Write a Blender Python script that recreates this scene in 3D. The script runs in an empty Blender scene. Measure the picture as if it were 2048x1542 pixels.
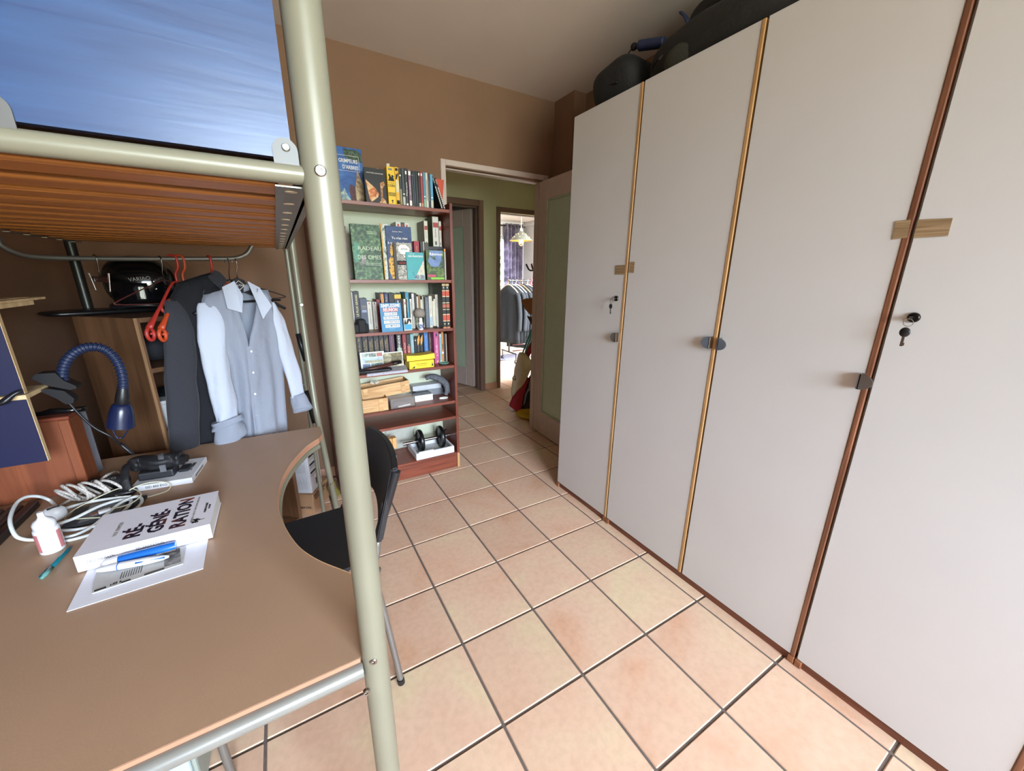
import bpy, bmesh, math, random
from math import sin, cos, pi, radians, sqrt, atan2, exp
from mathutils import Vector, Matrix, noise
SC = bpy.context.scene
COL = SC.collection
random.seed(7)

# ------------------------------------------------------------------ camera, light, exposure
FPX, YAW, PITCH, ROLL, CAMZ = 772.82, 0.5332, 0.2784, 0.0099, 1.3934
_F = Vector((sin(YAW)*cos(PITCH), cos(YAW)*cos(PITCH), -sin(PITCH)))
_R = Vector((cos(YAW), -sin(YAW), 0.0))
_U = _R.cross(_F)
_R, _U = _R*cos(ROLL)+_U*sin(ROLL), -_R*sin(ROLL)+_U*cos(ROLL)
CAM = Vector((0, 0, CAMZ))
cam = bpy.data.cameras.new('camera'); cam_ob = bpy.data.objects.new('camera', cam); COL.objects.link(cam_ob)
cam.sensor_fit = 'HORIZONTAL'; cam.sensor_width = 36.0; cam.lens = FPX*36.0/2048.0; cam.clip_start = 0.02
cam_ob.matrix_world = Matrix(((_R.x, _U.x, -_F.x, 0), (_R.y, _U.y, -_F.y, 0), (_R.z, _U.z, -_F.z, CAMZ), (0, 0, 0, 1)))
SC.camera = cam_ob
SC.view_settings.view_transform = 'Standard'; SC.view_settings.look = 'None'
SC.view_settings.gamma = 1.0; SC.view_settings.use_curve_mapping = False
SC.view_settings.exposure = EXPOSURE = 0.6
try:
    SC.cycles.use_denoising = True
    SC.cycles.max_bounces = 10; SC.cycles.diffuse_bounces = 6; SC.cycles.glossy_bounces = 4
    SC.cycles.transmission_bounces = 6; SC.cycles.transparent_max_bounces = 8
    SC.cycles.sample_clamp_indirect = 6.0
except Exception:
    pass
# overcast sky outside every window
W = bpy.data.worlds.new('overcast_sky'); SC.world = W; W.use_nodes = True
wn = W.node_tree.nodes; wl = W.node_tree.links
wbg = wn['Background']; wbg.inputs['Strength'].default_value = 39.0
wtc = wn.new('ShaderNodeTexCoord'); wsx = wn.new('ShaderNodeSeparateXYZ'); wcr = wn.new('ShaderNodeValToRGB')
wl.new(wtc.outputs['Generated'], wsx.inputs[0]); wl.new(wsx.outputs['Z'], wcr.inputs[0]); wl.new(wcr.outputs[0], wbg.inputs[0])
wcr.color_ramp.elements[0].position = 0.0; wcr.color_ramp.elements[0].color = (0.42, 0.46, 0.40, 1)
wcr.color_ramp.elements[1].position = 0.12; wcr.color_ramp.elements[1].color = (0.82, 0.96, 1.13, 1)
WIN = dict(x0=-0.50, x1=1.75, z0=0.90, z1=2.47, y=-3.0)       # the French window behind the camera
def portal(name, loc, rot, sx, sy):
    l = bpy.data.lights.new(name, 'AREA'); l.shape = 'RECTANGLE'; l.size = sx; l.size_y = sy
    l.cycles.is_portal = True
    o = bpy.data.objects.new(name, l); o.location = loc; o.rotation_euler = rot; COL.objects.link(o)
portal('window_portal', ((WIN['x0']+WIN['x1'])/2, WIN['y']-0.12, (WIN['z0']+WIN['z1'])/2), (radians(90), 0, 0), WIN['x1']-WIN['x0'], WIN['z1']-WIN['z0'])

# ------------------------------------------------------------------ points seen by the lens, on real planes
def ray(x, y): return _R*((x-1024)/FPX) - _U*((y-771)/FPX) + _F
def PX(x, y, c): d = ray(x, y); return CAM + d*((c-CAM.x)/d.x)
def PY(x, y, c): d = ray(x, y); return CAM + d*((c-CAM.y)/d.y)
def PZ(x, y, c=0.0): d = ray(x, y); return CAM + d*((c-CAM.z)/d.z)
def PP(x, y, o, n):
    d = ray(x, y); n = Vector(n); return CAM + d*((Vector(o)-CAM).dot(n)/d.dot(n))

# ------------------------------------------------------------------ materials
MATS = {}
def lin(c):
    if isinstance(c, str):
        c = c.lstrip('#'); c = [int(c[i:i+2], 16)/255 for i in (0, 2, 4)]
        return tuple(v/12.92 if v <= 0.04045 else ((v+0.055)/1.055)**2.4 for v in c) + (1.0,)
    return tuple(c)[:3] + (1.0,)
def mat(name, col, rough=0.6, metal=0.0, spec=0.5, var=0.06, vscale=18.0, bump=0.0, bscale=120.0, coat=0.0, sheen=0.0, emit=None, alpha=None):
    """plain surface with slight cloudy variation of its own colour and fine relief"""
    key = name
    if key in MATS: return MATS[key]
    m = bpy.data.materials.new(name); MATS[key] = m; m.use_nodes = True
    nt = m.node_tree; n, l = nt.nodes, nt.links; b = n['Principled BSDF']
    c = lin(col)
    b.inputs['Roughness'].default_value = rough; b.inputs['Metallic'].default_value = metal
    b.inputs['Specular IOR Level'].default_value = spec
    if coat: b.inputs['Coat Weight'].default_value = coat; b.inputs['Coat Roughness'].default_value = 0.15
    if sheen: b.inputs['Sheen Weight'].default_value = sheen
    tc = n.new('ShaderNodeTexCoord')
    if var > 0:
        ns = n.new('ShaderNodeTexNoise'); ns.inputs['Scale'].default_value = vscale; ns.inputs['Detail'].default_value = 4
        l.new(tc.outputs['Object'], ns.inputs['Vector'])
        r = n.new('ShaderNodeValToRGB'); l.new(ns.outputs['Fac'], r.inputs[0])
        r.color_ramp.elements[0].position = .3; r.color_ramp.elements[1].position = .7
        r.color_ramp.elements[0].color = tuple(v*(1-var) for v in c[:3]) + (1,)
        r.color_ramp.elements[1].color = tuple(min(1, v*(1+var)) for v in c[:3]) + (1,)
        l.new(r.outputs[0], b.inputs['Base Color'])
    else:
        b.inputs['Base Color'].default_value = c
    if bump:
        nb = n.new('ShaderNodeTexNoise'); nb.inputs['Scale'].default_value = bscale; nb.inputs['Detail'].default_value = 3
        l.new(tc.outputs['Object'], nb.inputs['Vector'])
        bp = n.new('ShaderNodeBump'); bp.inputs['Strength'].default_value = bump; bp.inputs['Distance'].default_value = .01
        l.new(nb.outputs['Fac'], bp.inputs['Height']); l.new(bp.outputs[0], b.inputs['Normal'])
    if emit: b.inputs['Emission Color'].default_value = lin(emit[0]); b.inputs['Emission Strength'].default_value = emit[1]
    if alpha is not None: b.inputs['Alpha'].default_value = alpha
    return m
def wood(name, c1, c2, axis='X', scale=1.0, rough=0.45, bump=0.05, contrast=(0.35, 0.68), stretch=14.0, bands=None):
    if name in MATS: return MATS[name]
    m = bpy.data.materials.new(name); MATS[name] = m; m.use_nodes = True
    nt = m.node_tree; n, l = nt.nodes, nt.links; b = n['Principled BSDF']; b.inputs['Roughness'].default_value = rough
    tc = n.new('ShaderNodeTexCoord'); mp = n.new('ShaderNodeMapping'); oi = n.new('ShaderNodeObjectInfo')
    s = [stretch*scale]*3; s['XYZ'.index(axis)] = scale*0.9
    mp.inputs['Scale'].default_value = s
    l.new(tc.outputs['Object'], mp.inputs[0])
    ml = n.new('ShaderNodeMath'); ml.operation = 'MULTIPLY'; ml.inputs[1].default_value = 31.0; l.new(oi.outputs['Random'], ml.inputs[0])
    cx = n.new('ShaderNodeCombineXYZ')
    for k in range(3): l.new(ml.outputs[0], cx.inputs[k])
    l.new(cx.outputs[0], mp.inputs['Location'])
    ns = n.new('ShaderNodeTexNoise'); ns.inputs['Scale'].default_value = 2.2; ns.inputs['Detail'].default_value = 6; ns.inputs['Distortion'].default_value = 1.1
    l.new(mp.outputs[0], ns.inputs['Vector'])
    src = ns.outputs['Fac']
    if bands:
        wv = n.new('ShaderNodeTexWave'); wv.wave_type = 'BANDS'; wv.bands_direction = bands[0]; wv.inputs['Scale'].default_value = bands[1]
        wv.inputs['Distortion'].default_value = bands[2]; wv.inputs['Detail'].default_value = 2; wv.inputs['Detail Scale'].default_value = 0.6
        l.new(mp.outputs[0], wv.inputs['Vector'])
        mx = n.new('ShaderNodeMath'); mx.operation = 'ADD'; l.new(ns.outputs['Fac'], mx.inputs[0])
        m2 = n.new('ShaderNodeMath'); m2.operation = 'MULTIPLY_ADD'; m2.inputs[1].default_value = .35; m2.inputs[2].default_value = -.17
        l.new(wv.outputs['Fac'], m2.inputs[0]); l.new(m2.outputs[0], mx.inputs[1]); src = mx.outputs[0]
    r = n.new('ShaderNodeValToRGB'); l.new(src, r.inputs[0])
    r.color_ramp.elements[0].position, r.color_ramp.elements[1].position = contrast
    r.color_ramp.elements[0].color = lin(c1); r.color_ramp.elements[1].color = lin(c2)
    l.new(r.outputs[0], b.inputs['Base Color'])
    if bump:
        bp = n.new('ShaderNodeBump'); bp.inputs['Strength'].default_value = bump; bp.inputs['Distance'].default_value = .005
        l.new(src, bp.inputs['Height']); l.new(bp.outputs[0], b.inputs['Normal'])
    return m
def mottled(name, cols, scale=8.0, rough=0.5, detail=5, bump=0.0, dist=0.6, kind='noise', sx=(1, 1, 1), pos=None):
    """print or surface of several colours in blotches"""
    if name in MATS: return MATS[name]
    m = bpy.data.materials.new(name); MATS[name] = m; m.use_nodes = True
    nt = m.node_tree; n, l = nt.nodes, nt.links; b = n['Principled BSDF']; b.inputs['Roughness'].default_value = rough
    tc = n.new('ShaderNodeTexCoord'); mp = n.new('ShaderNodeMapping'); mp.inputs['Scale'].default_value = sx
    l.new(tc.outputs['Object'], mp.inputs[0])
    if kind == 'noise':
        t = n.new('ShaderNodeTexNoise'); t.inputs['Scale'].default_value = scale; t.inputs['Detail'].default_value = detail; t.inputs['Distortion'].default_value = dist
        out = t.outputs['Fac']
    else:
        t = n.new('ShaderNodeTexVoronoi'); t.inputs['Scale'].default_value = scale; out = t.outputs['Distance']
    l.new(mp.outputs[0], t.inputs['Vector'])
    r = n.new('ShaderNodeValToRGB'); l.new(out, r.inputs[0]); els = r.color_ramp.elements
    k = len(cols); pos = pos or [0.3 + 0.4*i/(k-1) for i in range(k)]
    els[0].position, els[0].color = pos[0], lin(cols[0]); els[1].position, els[1].color = pos[-1], lin(cols[-1])
    for i in range(1, k-1): e = els.new(pos[i]); e.color = lin(cols[i])
    l.new(r.outputs[0], b.inputs['Base Color'])
    if bump:
        bp = n.new('ShaderNodeBump'); bp.inputs['Strength'].default_value = bump; bp.inputs['Distance'].default_value = .004
        l.new(out, bp.inputs['Height']); l.new(bp.outputs[0], b.inputs['Normal'])
    return m
def glass(name, col='#ffffff', rough=0.05, ior=1.45, trans=1.0):
    if name in MATS: return MATS[name]
    m = bpy.data.materials.new(name); MATS[name] = m; m.use_nodes = True
    b = m.node_tree.nodes['Principled BSDF']; b.inputs['Base Color'].default_value = lin(col)
    b.inputs['Roughness'].default_value = rough; b.inputs['IOR'].default_value = ior; b.inputs['Transmission Weight'].default_value = trans
    return m

# ------------------------------------------------------------------ objects
ORG = {}
def thing(name, label, cat, loc, group=None):
    o = bpy.data.objects.new(name, None); COL.objects.link(o); o.location = Vector(loc); o.empty_display_size = 0.05
    o['label'] = label; o['category'] = cat
    if group: o['group'] = group
    ORG[o.name] = Vector(loc); return o
def tag(o, label, cat, group=None):
    o['label'] = label; o['category'] = cat
    if group: o['group'] = group
    return o
def obj(name, bm, m, parent=None, smooth=False, label=None, kind=None, org=None, angle=None):
    """link one bmesh, built in world space, as one object"""
    if parent is not None: og = ORG[parent.name]
    elif org is not None: og = Vector(org)
    else:
        xs = [v.co for v in bm.verts]; og = sum(xs, Vector())/max(1, len(xs)); og.z = min((v.z for v in xs), default=0)
    for v in bm.verts: v.co -= og
    me = bpy.data.meshes.new(name); bm.normal_update(); bm.to_mesh(me); bm.free()
    for x in (m if isinstance(m, (list, tuple)) else [m]): me.materials.append(x)
    if smooth:
        for p in me.polygons: p.use_smooth = True
        if angle is not None:
            try: me.set_sharp_from_angle(angle=radians(angle))
            except Exception: pass
    o = bpy.data.objects.new(name, me); COL.objects.link(o)
    if parent is not None:
        o.parent = parent
    else: o.location = og
    ORG[o.name] = og
    if label: o['label'] = label
    if kind: o['kind'] = kind
    return o
def struct(name, bm, m, parent=None, **k):
    o = obj(name, bm, m, parent, **k)
    if parent is None: o['kind'] = 'structure'
    return o
def B(): return bmesh.new()
def box(bm, lo, hi, bev=0.0, seg=1, M=None, mi=0):
    lo, hi = Vector(lo), Vector(hi)
    a = Vector((min(lo.x, hi.x), min(lo.y, hi.y), min(lo.z, hi.z))); b = Vector((max(lo.x, hi.x), max(lo.y, hi.y), max(lo.z, hi.z)))
    v = [bm.verts.new((x, y, z)) for x in (a.x, b.x) for y in (a.y, b.y) for z in (a.z, b.z)]
    q = [(0, 1, 3, 2), (4, 6, 7, 5), (0, 4, 5, 1), (2, 3, 7, 6), (0, 2, 6, 4), (1, 5, 7, 3)]
    fs = [bm.faces.new([v[i] for i in f]) for f in q]
    for f in fs: f.material_index = mi
    if bev > 0:
        es = list({e for f in fs for e in f.edges})
        r = bmesh.ops.bevel(bm, geom=es, offset=bev, segments=seg, affect='EDGES', profile=0.5)
        v = list({x for x in v if x.is_valid} | {w for f in r['faces'] for w in f.verts} | {w for f in fs if f.is_valid for w in f.verts})
        for f in r['faces']: f.material_index = mi
    if M is not None:
        for x in v: x.co = M @ x.co
    return v
def frame_of(d, up=None):
    d = d.normalized(); u = Vector(up) if up is not None else (Vector((0, 0, 1)) if abs(d.z) < .9 else Vector((0, 1, 0)))
    s = d.cross(u).normalized(); return s, s.cross(d)
def tube(bm, pts, r, seg=10, caps=True, closed=False, flat=1.0, mi=0):
    """swept round bar; r a number or one per point; flat squeezes the second axis"""
    pts = [Vector(p) for p in pts]; n = len(pts)
    rs = r if isinstance(r, (list, tuple)) else [r]*n
    rings = []; prev = None
    for i, p in enumerate(pts):
        if closed: d = pts[(i+1) % n]-pts[i-1]
        else: d = pts[min(i+1, n-1)]-pts[max(i-1, 0)]
        if d.length < 1e-9: d = Vector((0, 0, 1))
        d.normalize()
        if prev is None: s, u = frame_of(d)
        else:
            s = prev - d*prev.dot(d)
            if s.length < 1e-6: s, _ = frame_of(d)
            s.normalize(); u = s.cross(d)
        prev = s
        rings.append([bm.verts.new(p + (s*cos(2*pi*k/seg) + u*sin(2*pi*k/seg)*flat)*rs[i]) for k in range(seg)])
    m = n if closed else n-1
    for i in range(m):
        a, b = rings[i], rings[(i+1) % n]
        for k in range(seg):
            f = bm.faces.new((a[k], a[(k+1) % seg], b[(k+1) % seg], b[k])); f.material_index = mi
    if caps and not closed:
        for rr in (list(reversed(rings[0])), rings[-1]):
            f = bm.faces.new(rr); f.material_index = mi
    return rings
def smooth_path(pts, n=8):
    P = [Vector(p) for p in pts]; out = []
    for i in range(len(P)-1):
        p0, p1, p2, p3 = P[max(i-1, 0)], P[i], P[i+1], P[min(i+2, len(P)-1)]
        for k in range(n):
            t = k/n; t2, t3 = t*t, t*t*t
            out.append(0.5*((2*p1)+(p2-p0)*t+(2*p0-5*p1+4*p2-p3)*t2+(3*p1-p0-3*p2+p3)*t3))
    out.append(P[-1]); return out
def lathe(bm, prof, c=(0, 0, 0), seg=20, M=None, mi=0):
    """prof: (radius, height) pairs turned about the z axis"""
    c = Vector(c); rings = []
    for r, h in prof:
        rr = [bm.verts.new(c + Vector((max(r, 1e-5)*cos(2*pi*k/seg), max(r, 1e-5)*sin(2*pi*k/seg), h))) for k in range(seg)]
        rings.append(rr)
    for a, b in zip(rings, rings[1:]):
        for k in range(seg):
            f = bm.faces.new((a[k], a[(k+1) % seg], b[(k+1) % seg], b[k])); f.material_index = mi
    for rr, rev in ((rings[0], True), (rings[-1], False)):
        f = bm.faces.new(list(reversed(rr)) if rev else rr); f.material_index = mi
    if M is not None:
        for rr in rings:
            for v in rr: v.co = M @ v.co
    return rings
def prism(bm, pts, d, mi=0):
    """polygon pushed along d"""
    d = Vector(d); a = [bm.verts.new(Vector(p)) for p in pts]; b = [bm.verts.new(Vector(p)+d) for p in pts]; n = len(a)
    fs = [bm.faces.new(a), bm.faces.new(list(reversed(b)))]
    for i in range(n): fs.append(bm.faces.new((a[i], b[i], b[(i+1) % n], a[(i+1) % n])))
    for f in fs: f.material_index = mi
    bmesh.ops.recalc_face_normals(bm, faces=fs); return a, b
def quad(bm, p, t=0.0006, mi=0):
    """thin sheet with thickness t from four corners"""
    P = [Vector(x) for x in p]; n = (P[1]-P[0]).cross(P[2]-P[0]).normalized()
    return prism(bm, P, -n*t, mi)
def grid(bm, fn, nu, nv, mi=0, closed_u=False):
    V = [[bm.verts.new(fn(i/(nu if closed_u else nu-1), j/(nv-1))) for i in range(nu)] for j in range(nv)]
    for j in range(nv-1):
        for i in range(nu if closed_u else nu-1):
            i2 = (i+1) % nu
            f = bm.faces.new((V[j][i], V[j][i2], V[j+1][i2], V[j+1][i])); f.material_index = mi
    return V
def blob(bm, c, r, n=2.0, seg=28, rings=18, rough=0.0, fs=6.0, M=None, seed=0.0, flat_bottom=None):
    """rounded lump: superellipsoid of radii r with soft creases"""
    c = Vector(c); rx, ry, rz = r; e = 2.0/n
    sg = lambda v, p: math.copysign(abs(v)**p, v)
    vs = []
    for j in range(rings+1):
        ph = -pi/2 + pi*j/rings; row = []
        for i in range(seg):
            th = 2*pi*i/seg
            p = Vector((rx*sg(cos(ph), e)*sg(cos(th), e), ry*sg(cos(ph), e)*sg(sin(th), e), rz*sg(sin(ph), e)))
            if rough: p *= 1 + rough*noise.noise(p*fs + Vector((seed, seed*1.7, seed*.3)))
            p = (M.to_3x3() @ p if M is not None else p) + c
            if flat_bottom is not None and p.z < flat_bottom: p.z = flat_bottom
            row.append(bm.verts.new(p))
        vs.append(row)
    for j in range(rings):
        for i in range(seg):
            bm.faces.new((vs[j][i], vs[j][(i+1) % seg], vs[j+1][(i+1) % seg], vs[j+1][i]))
    bmesh.ops.remove_doubles(bm, verts=[v for r_ in (vs[0], vs[-1]) for v in r_], dist=1e-5)
_TXT = {}
def text(parent, s, o, right, up, h, m, width=None, align='CENTER', name='lettering', ext=0.0003, bold=0.0):
    """flat raised print: string s, centred at o, cap height h, running along right"""
    cu = bpy.data.curves.new('print', 'FONT'); cu.body = s; cu.size = h*1.42; cu.align_x = align; cu.align_y = 'CENTER'
    cu.extrude = ext; cu.resolution_u = 2; cu.offset = bold*h
    ob = bpy.data.objects.new('print', cu); COL.objects.link(ob)
    me = bpy.data.meshes.new_from_object(ob.evaluated_get(bpy.context.evaluated_depsgraph_get()))
    bpy.data.objects.remove(ob); bpy.data.curves.remove(cu)
    bm = B(); bm.from_mesh(me); bpy.data.meshes.remove(me)
    rgt = Vector(right).normalized(); upv = (Vector(up) - rgt*Vector(up).dot(rgt)).normalized(); nn = rgt.cross(upv)
    if bm.verts:
        x0 = min(v.co.x for v in bm.verts); x1 = max(v.co.x for v in bm.verts)
        k = (width/(x1-x0)) if width and x1 > x0 else 1.0
        for v in bm.verts: v.co = Vector(o) + rgt*(v.co.x*k) + upv*v.co.y + nn*v.co.z
    return obj(name, bm, m, parent)
def copy_tree(o, parent=None):
    c = o.copy(); COL.objects.link(c); c.parent = parent
    if o.name in ORG: ORG[c.name] = ORG[o.name].copy()
    for ch in list(o.children): copy_tree(ch, c)
    return c
# ------------------------------------------------------------------ the setting: floor, walls, ceiling, doorway, hall, far room
P_T = 0.33; GX, GY = 1.4317, 2.4302           # tile pitch and one grid crossing
YB, XL, XR, YFRONT, ZC = 2.776, -0.84, 2.10, WIN['y'], 2.655
YH = 4.19; ZH = 2.60                          # hall's far wall and ceiling height
def tile_material():
    m = bpy.data.materials.new('terracotta_tile'); m.use_nodes = True; n, l = m.node_tree.nodes, m.node_tree.links; b = n['Principled BSDF']
    tc = n.new('ShaderNodeTexCoord'); oi = n.new('ShaderNodeObjectInfo')
    ml = n.new('ShaderNodeMath'); ml.operation = 'MULTIPLY'; ml.inputs[1].default_value = 53.0; l.new(oi.outputs['Random'], ml.inputs[0])
    ad = n.new('ShaderNodeVectorMath'); ad.operation = 'ADD'; cx = n.new('ShaderNodeCombineXYZ')
    for k in range(3): l.new(ml.outputs[0], cx.inputs[k])
    l.new(tc.outputs['Object'], ad.inputs[0]); l.new(cx.outputs[0], ad.inputs[1])
    a = n.new('ShaderNodeTexNoise'); a.inputs['Scale'].default_value = 2.7; a.inputs['Detail'].default_value = 5; a.inputs['Roughness'].default_value = .55; a.inputs['Distortion'].default_value = .5
    l.new(ad.outputs[0], a.inputs['Vector'])
    r = n.new('ShaderNodeValToRGB'); e = r.color_ramp.elements; l.new(a.outputs['Fac'], r.inputs[0])
    e[0].position = .28; e[0].color = lin('#dac4a2'); e[1].position = .72; e[1].color = lin('#d2a486')
    x = e.new(.44); x.color = lin('#dab99f'); x = e.new(.56); x.color = lin('#d9b49b')
    f = n.new('ShaderNodeTexNoise'); f.inputs['Scale'].default_value = 46; f.inputs['Detail'].default_value = 6; l.new(ad.outputs[0], f.inputs['Vector'])
    rf = n.new('ShaderNodeValToRGB'); l.new(f.outputs['Fac'], rf.inputs[0]); rf.color_ramp.elements[0].position = .3; rf.color_ramp.elements[1].position = .62
    rf.color_ramp.elements[0].color = (.80, .76, .72, 1); rf.color_ramp.elements[1].color = (1, 1, 1, 1)
    mx = n.new('ShaderNodeMix'); mx.data_type = 'RGBA'; mx.blend_type = 'MULTIPLY'; mx.inputs[0].default_value = .45
    l.new(r.outputs[0], mx.inputs[6]); l.new(rf.outputs[0], mx.inputs[7])
    hs = n.new('ShaderNodeHueSaturation'); mr = n.new('ShaderNodeMapRange'); mr.inputs[3].default_value = .93; mr.inputs[4].default_value = 1.05
    l.new(oi.outputs['Random'], mr.inputs[0]); l.new(mr.outputs[0], hs.inputs['Value']); l.new(mx.outputs[2], hs.inputs['Color'])
    l.new(hs.outputs[0], b.inputs['Base Color']); b.inputs['Roughness'].default_value = .42; b.inputs['Specular IOR Level'].default_value = .35
    bp = n.new('ShaderNodeBump'); bp.inputs['Strength'].default_value = .12; bp.inputs['Distance'].default_value = .004
    l.new(f.outputs['Fac'], bp.inputs['Height']); l.new(bp.outputs[0], b.inputs['Normal'])
    return m
M_TILE = tile_material()
M_GROUT = mat('grout', '#675b54', .9, var=.12, vscale=60)
M_BROWN = mat('brown_wall_paint', '#7f6049', .85, var=.05, vscale=3, bump=.12, bscale=45)
M_CEIL = mat('white_ceiling_paint', '#dccfc3', .9, var=.02, vscale=3)
M_GREEN = mat('pale_green_wall_paint', '#c9caa6', .85, var=.04, vscale=3, bump=.08, bscale=50)
M_MAUVE = mat('taupe_gloss_paint', '#c0aea4', .45, var=.03)
M_MAUVED = mat('mauve_brown_gloss_paint', '#7d6457', .4, var=.03)
M_WHITEWALL = mat('white_wall_paint', '#b9b4b2', .85, var=.02)
M_PANEL = glass('frosted_green_glass', '#c2d3bb', .45, 1.45, .25)
M_PANEL2 = mat('frosted_panel', '#b7c6ae', .35, var=.03)

bm = B(); box(bm, (XL-.2, YFRONT-.2, -.12), (5.2, 8.6, -.0035))
floor = struct('floor', bm, M_GROUT, org=(0, 0, 0))
g = .0088
tbm = B(); box(tbm, (-P_T/2+g/2, -P_T/2+g/2, -.011), (P_T/2-g/2, P_T/2-g/2, 0), .0025)
t0 = obj('tile', tbm, M_TILE, org=(0, 0, 0)); first = True
ix0, ix1 = int((XL-GX)//P_T), int((4.9-GX)//P_T); iy0, iy1 = int((YFRONT-GY)//P_T), int((7.9-GY)//P_T)
ntile = 0
for iy in range(iy0, iy1+1):
    for ix in range(ix0, ix1+1):
        cx_, cy_ = GX+(ix+.5)*P_T, GY+(iy+.5)*P_T
        inroom = XL-.1 < cx_ < XR+.05 and YFRONT-.1 < cy_ < YB+.1
        hall = .35 < cx_ < 2.95 and YB < cy_ < YH+.1
        far = 1.9 < cx_ < 4.9 and YH <= cy_ < 7.9 and cx_ < .64*cy_+.5 and cx_ > .40*cy_+.1
        lroom = 1.0 < cx_ < 2.2 and YH <= cy_ < 5.2
        if not (inroom or hall or far or lroom): continue
        o = t0 if first else t0.copy()
        if not first: COL.objects.link(o)
        first = False; o.parent = floor; o.location = (cx_, cy_, 0); ntile += 1
        o.rotation_euler.z = 0

# the room's own walls
DX0, DX1, DZ = 1.085, 1.905, 2.105           # doorway in the back wall
def wall_with_hole(name, y0, y1, x0, x1, z1, hx0, hx1, hz, m, **k):
    bm = B(); box(bm, (x0, y0, 0), (hx0, y1, z1)); box(bm, (hx1, y0, 0), (x1, y1, z1)); box(bm, (hx0, y0, hz), (hx1, y1, z1))
    return struct(name, bm, m, **k)
wall_with_hole('wall_back', YB, YB+.10, XL-.1, XR+.1, ZC, DX0, DX1, DZ, M_BROWN)
bm = B(); box(bm, (XL-.1, YFRONT-.2, 0), (XL, YB, ZC)); struct('wall_left', bm, M_BROWN)
bm = B(); box(bm, (XR, YFRONT-.2, 0), (XR+.1, YB, ZC)); struct('wall_right', bm, M_BROWN)
bm = B(); box(bm, (1.99, 2.54, 0), (XR, YB, ZC)); struct('wall_pillar', bm, M_BROWN)
bm = B()
box(bm, (XL, YFRONT-.2, 0), (WIN['x0'], YFRONT, ZC)); box(bm, (WIN['x1'], YFRONT-.2, 0), (XR, YFRONT, ZC))
box(bm, (WIN['x0'], YFRONT-.2, WIN['z1']), (WIN['x1'], YFRONT, ZC)); box(bm, (WIN['x0'], YFRONT-.2, 0), (WIN['x1'], YFRONT, WIN['z0']))
struct('wall_front', bm, M_BROWN)
M_PVC = mat('white_window_frame', '#e2e2df', .4, var=.02)
wf = B(); x0, x1, z0, z1 = WIN['x0'], WIN['x1'], WIN['z0'], WIN['z1']
for a, b_ in (((x0, z0), (x0+.06, z1)), ((x1-.06, z0), (x1, z1)), ((x0, z0), (x1, z0+.07)), ((x0, z1-.06), (x1, z1)), (((x0+x1)/2-.05, z0), ((x0+x1)/2+.05, z1))):
    box(wf, (a[0], YFRONT-.11, a[1]), (b_[0], YFRONT-.06, b_[1]), .004)
win1 = struct('window_1', wf, M_PVC)
bm = B(); box(bm, (XL-.1, YFRONT-.2, ZC), (XR+.1, YB+.1, ZC+.1)); struct('ceiling', bm, M_CEIL)
# tile skirting along the back wall, a tile at a time
bm = B(); box(bm, (XL, YB-.004, 0), (-.02+.4, YB, .075)); bb = struct('baseboard_back', bm, M_GROUT)
M_SKIRT = mottled('skirting_tile', ['#caa084', '#bd8c70', '#c89a7e'], 7, .45)
for k in range(4):
    bm = B(); box(bm, (-.84+k*.305, YB-.012, .002), (-.84+k*.305+.30, YB-.001, .078), .002); obj('tile', bm, M_SKIRT, bb)
# door frame of the doorway: jambs and head, with the rebate
def door_frame(name, x0, x1, z1, y0, y1, w, m, proud=.012):
    bm = B()
    for a, b_ in (((x0, 0), (x0+w, z1)), ((x1-w, 0), (x1, z1)), ((x0+w, z1-w), (x1-w, z1))):
        box(bm, (a[0], y0-proud, a[1]), (b_[0], y1+proud, b_[1]), .003)
    s = w*.62
    for a, b_ in (((x0+w, 0), (x0+w+.012, z1-w)), ((x1-w-.012, 0), (x1-w, z1-w)), ((x0+w+.012, z1-w-.012), (x1-w-.012, z1-w))):
        box(bm, (a[0], y0+.045, a[1]), (b_[0], y1+proud*.5, b_[1]), .002)
    return struct(name, bm, m)
door_frame('trim_1', 1.055, 1.945, 2.145, YB, YB+.10, .036, M_MAUVE)
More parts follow.
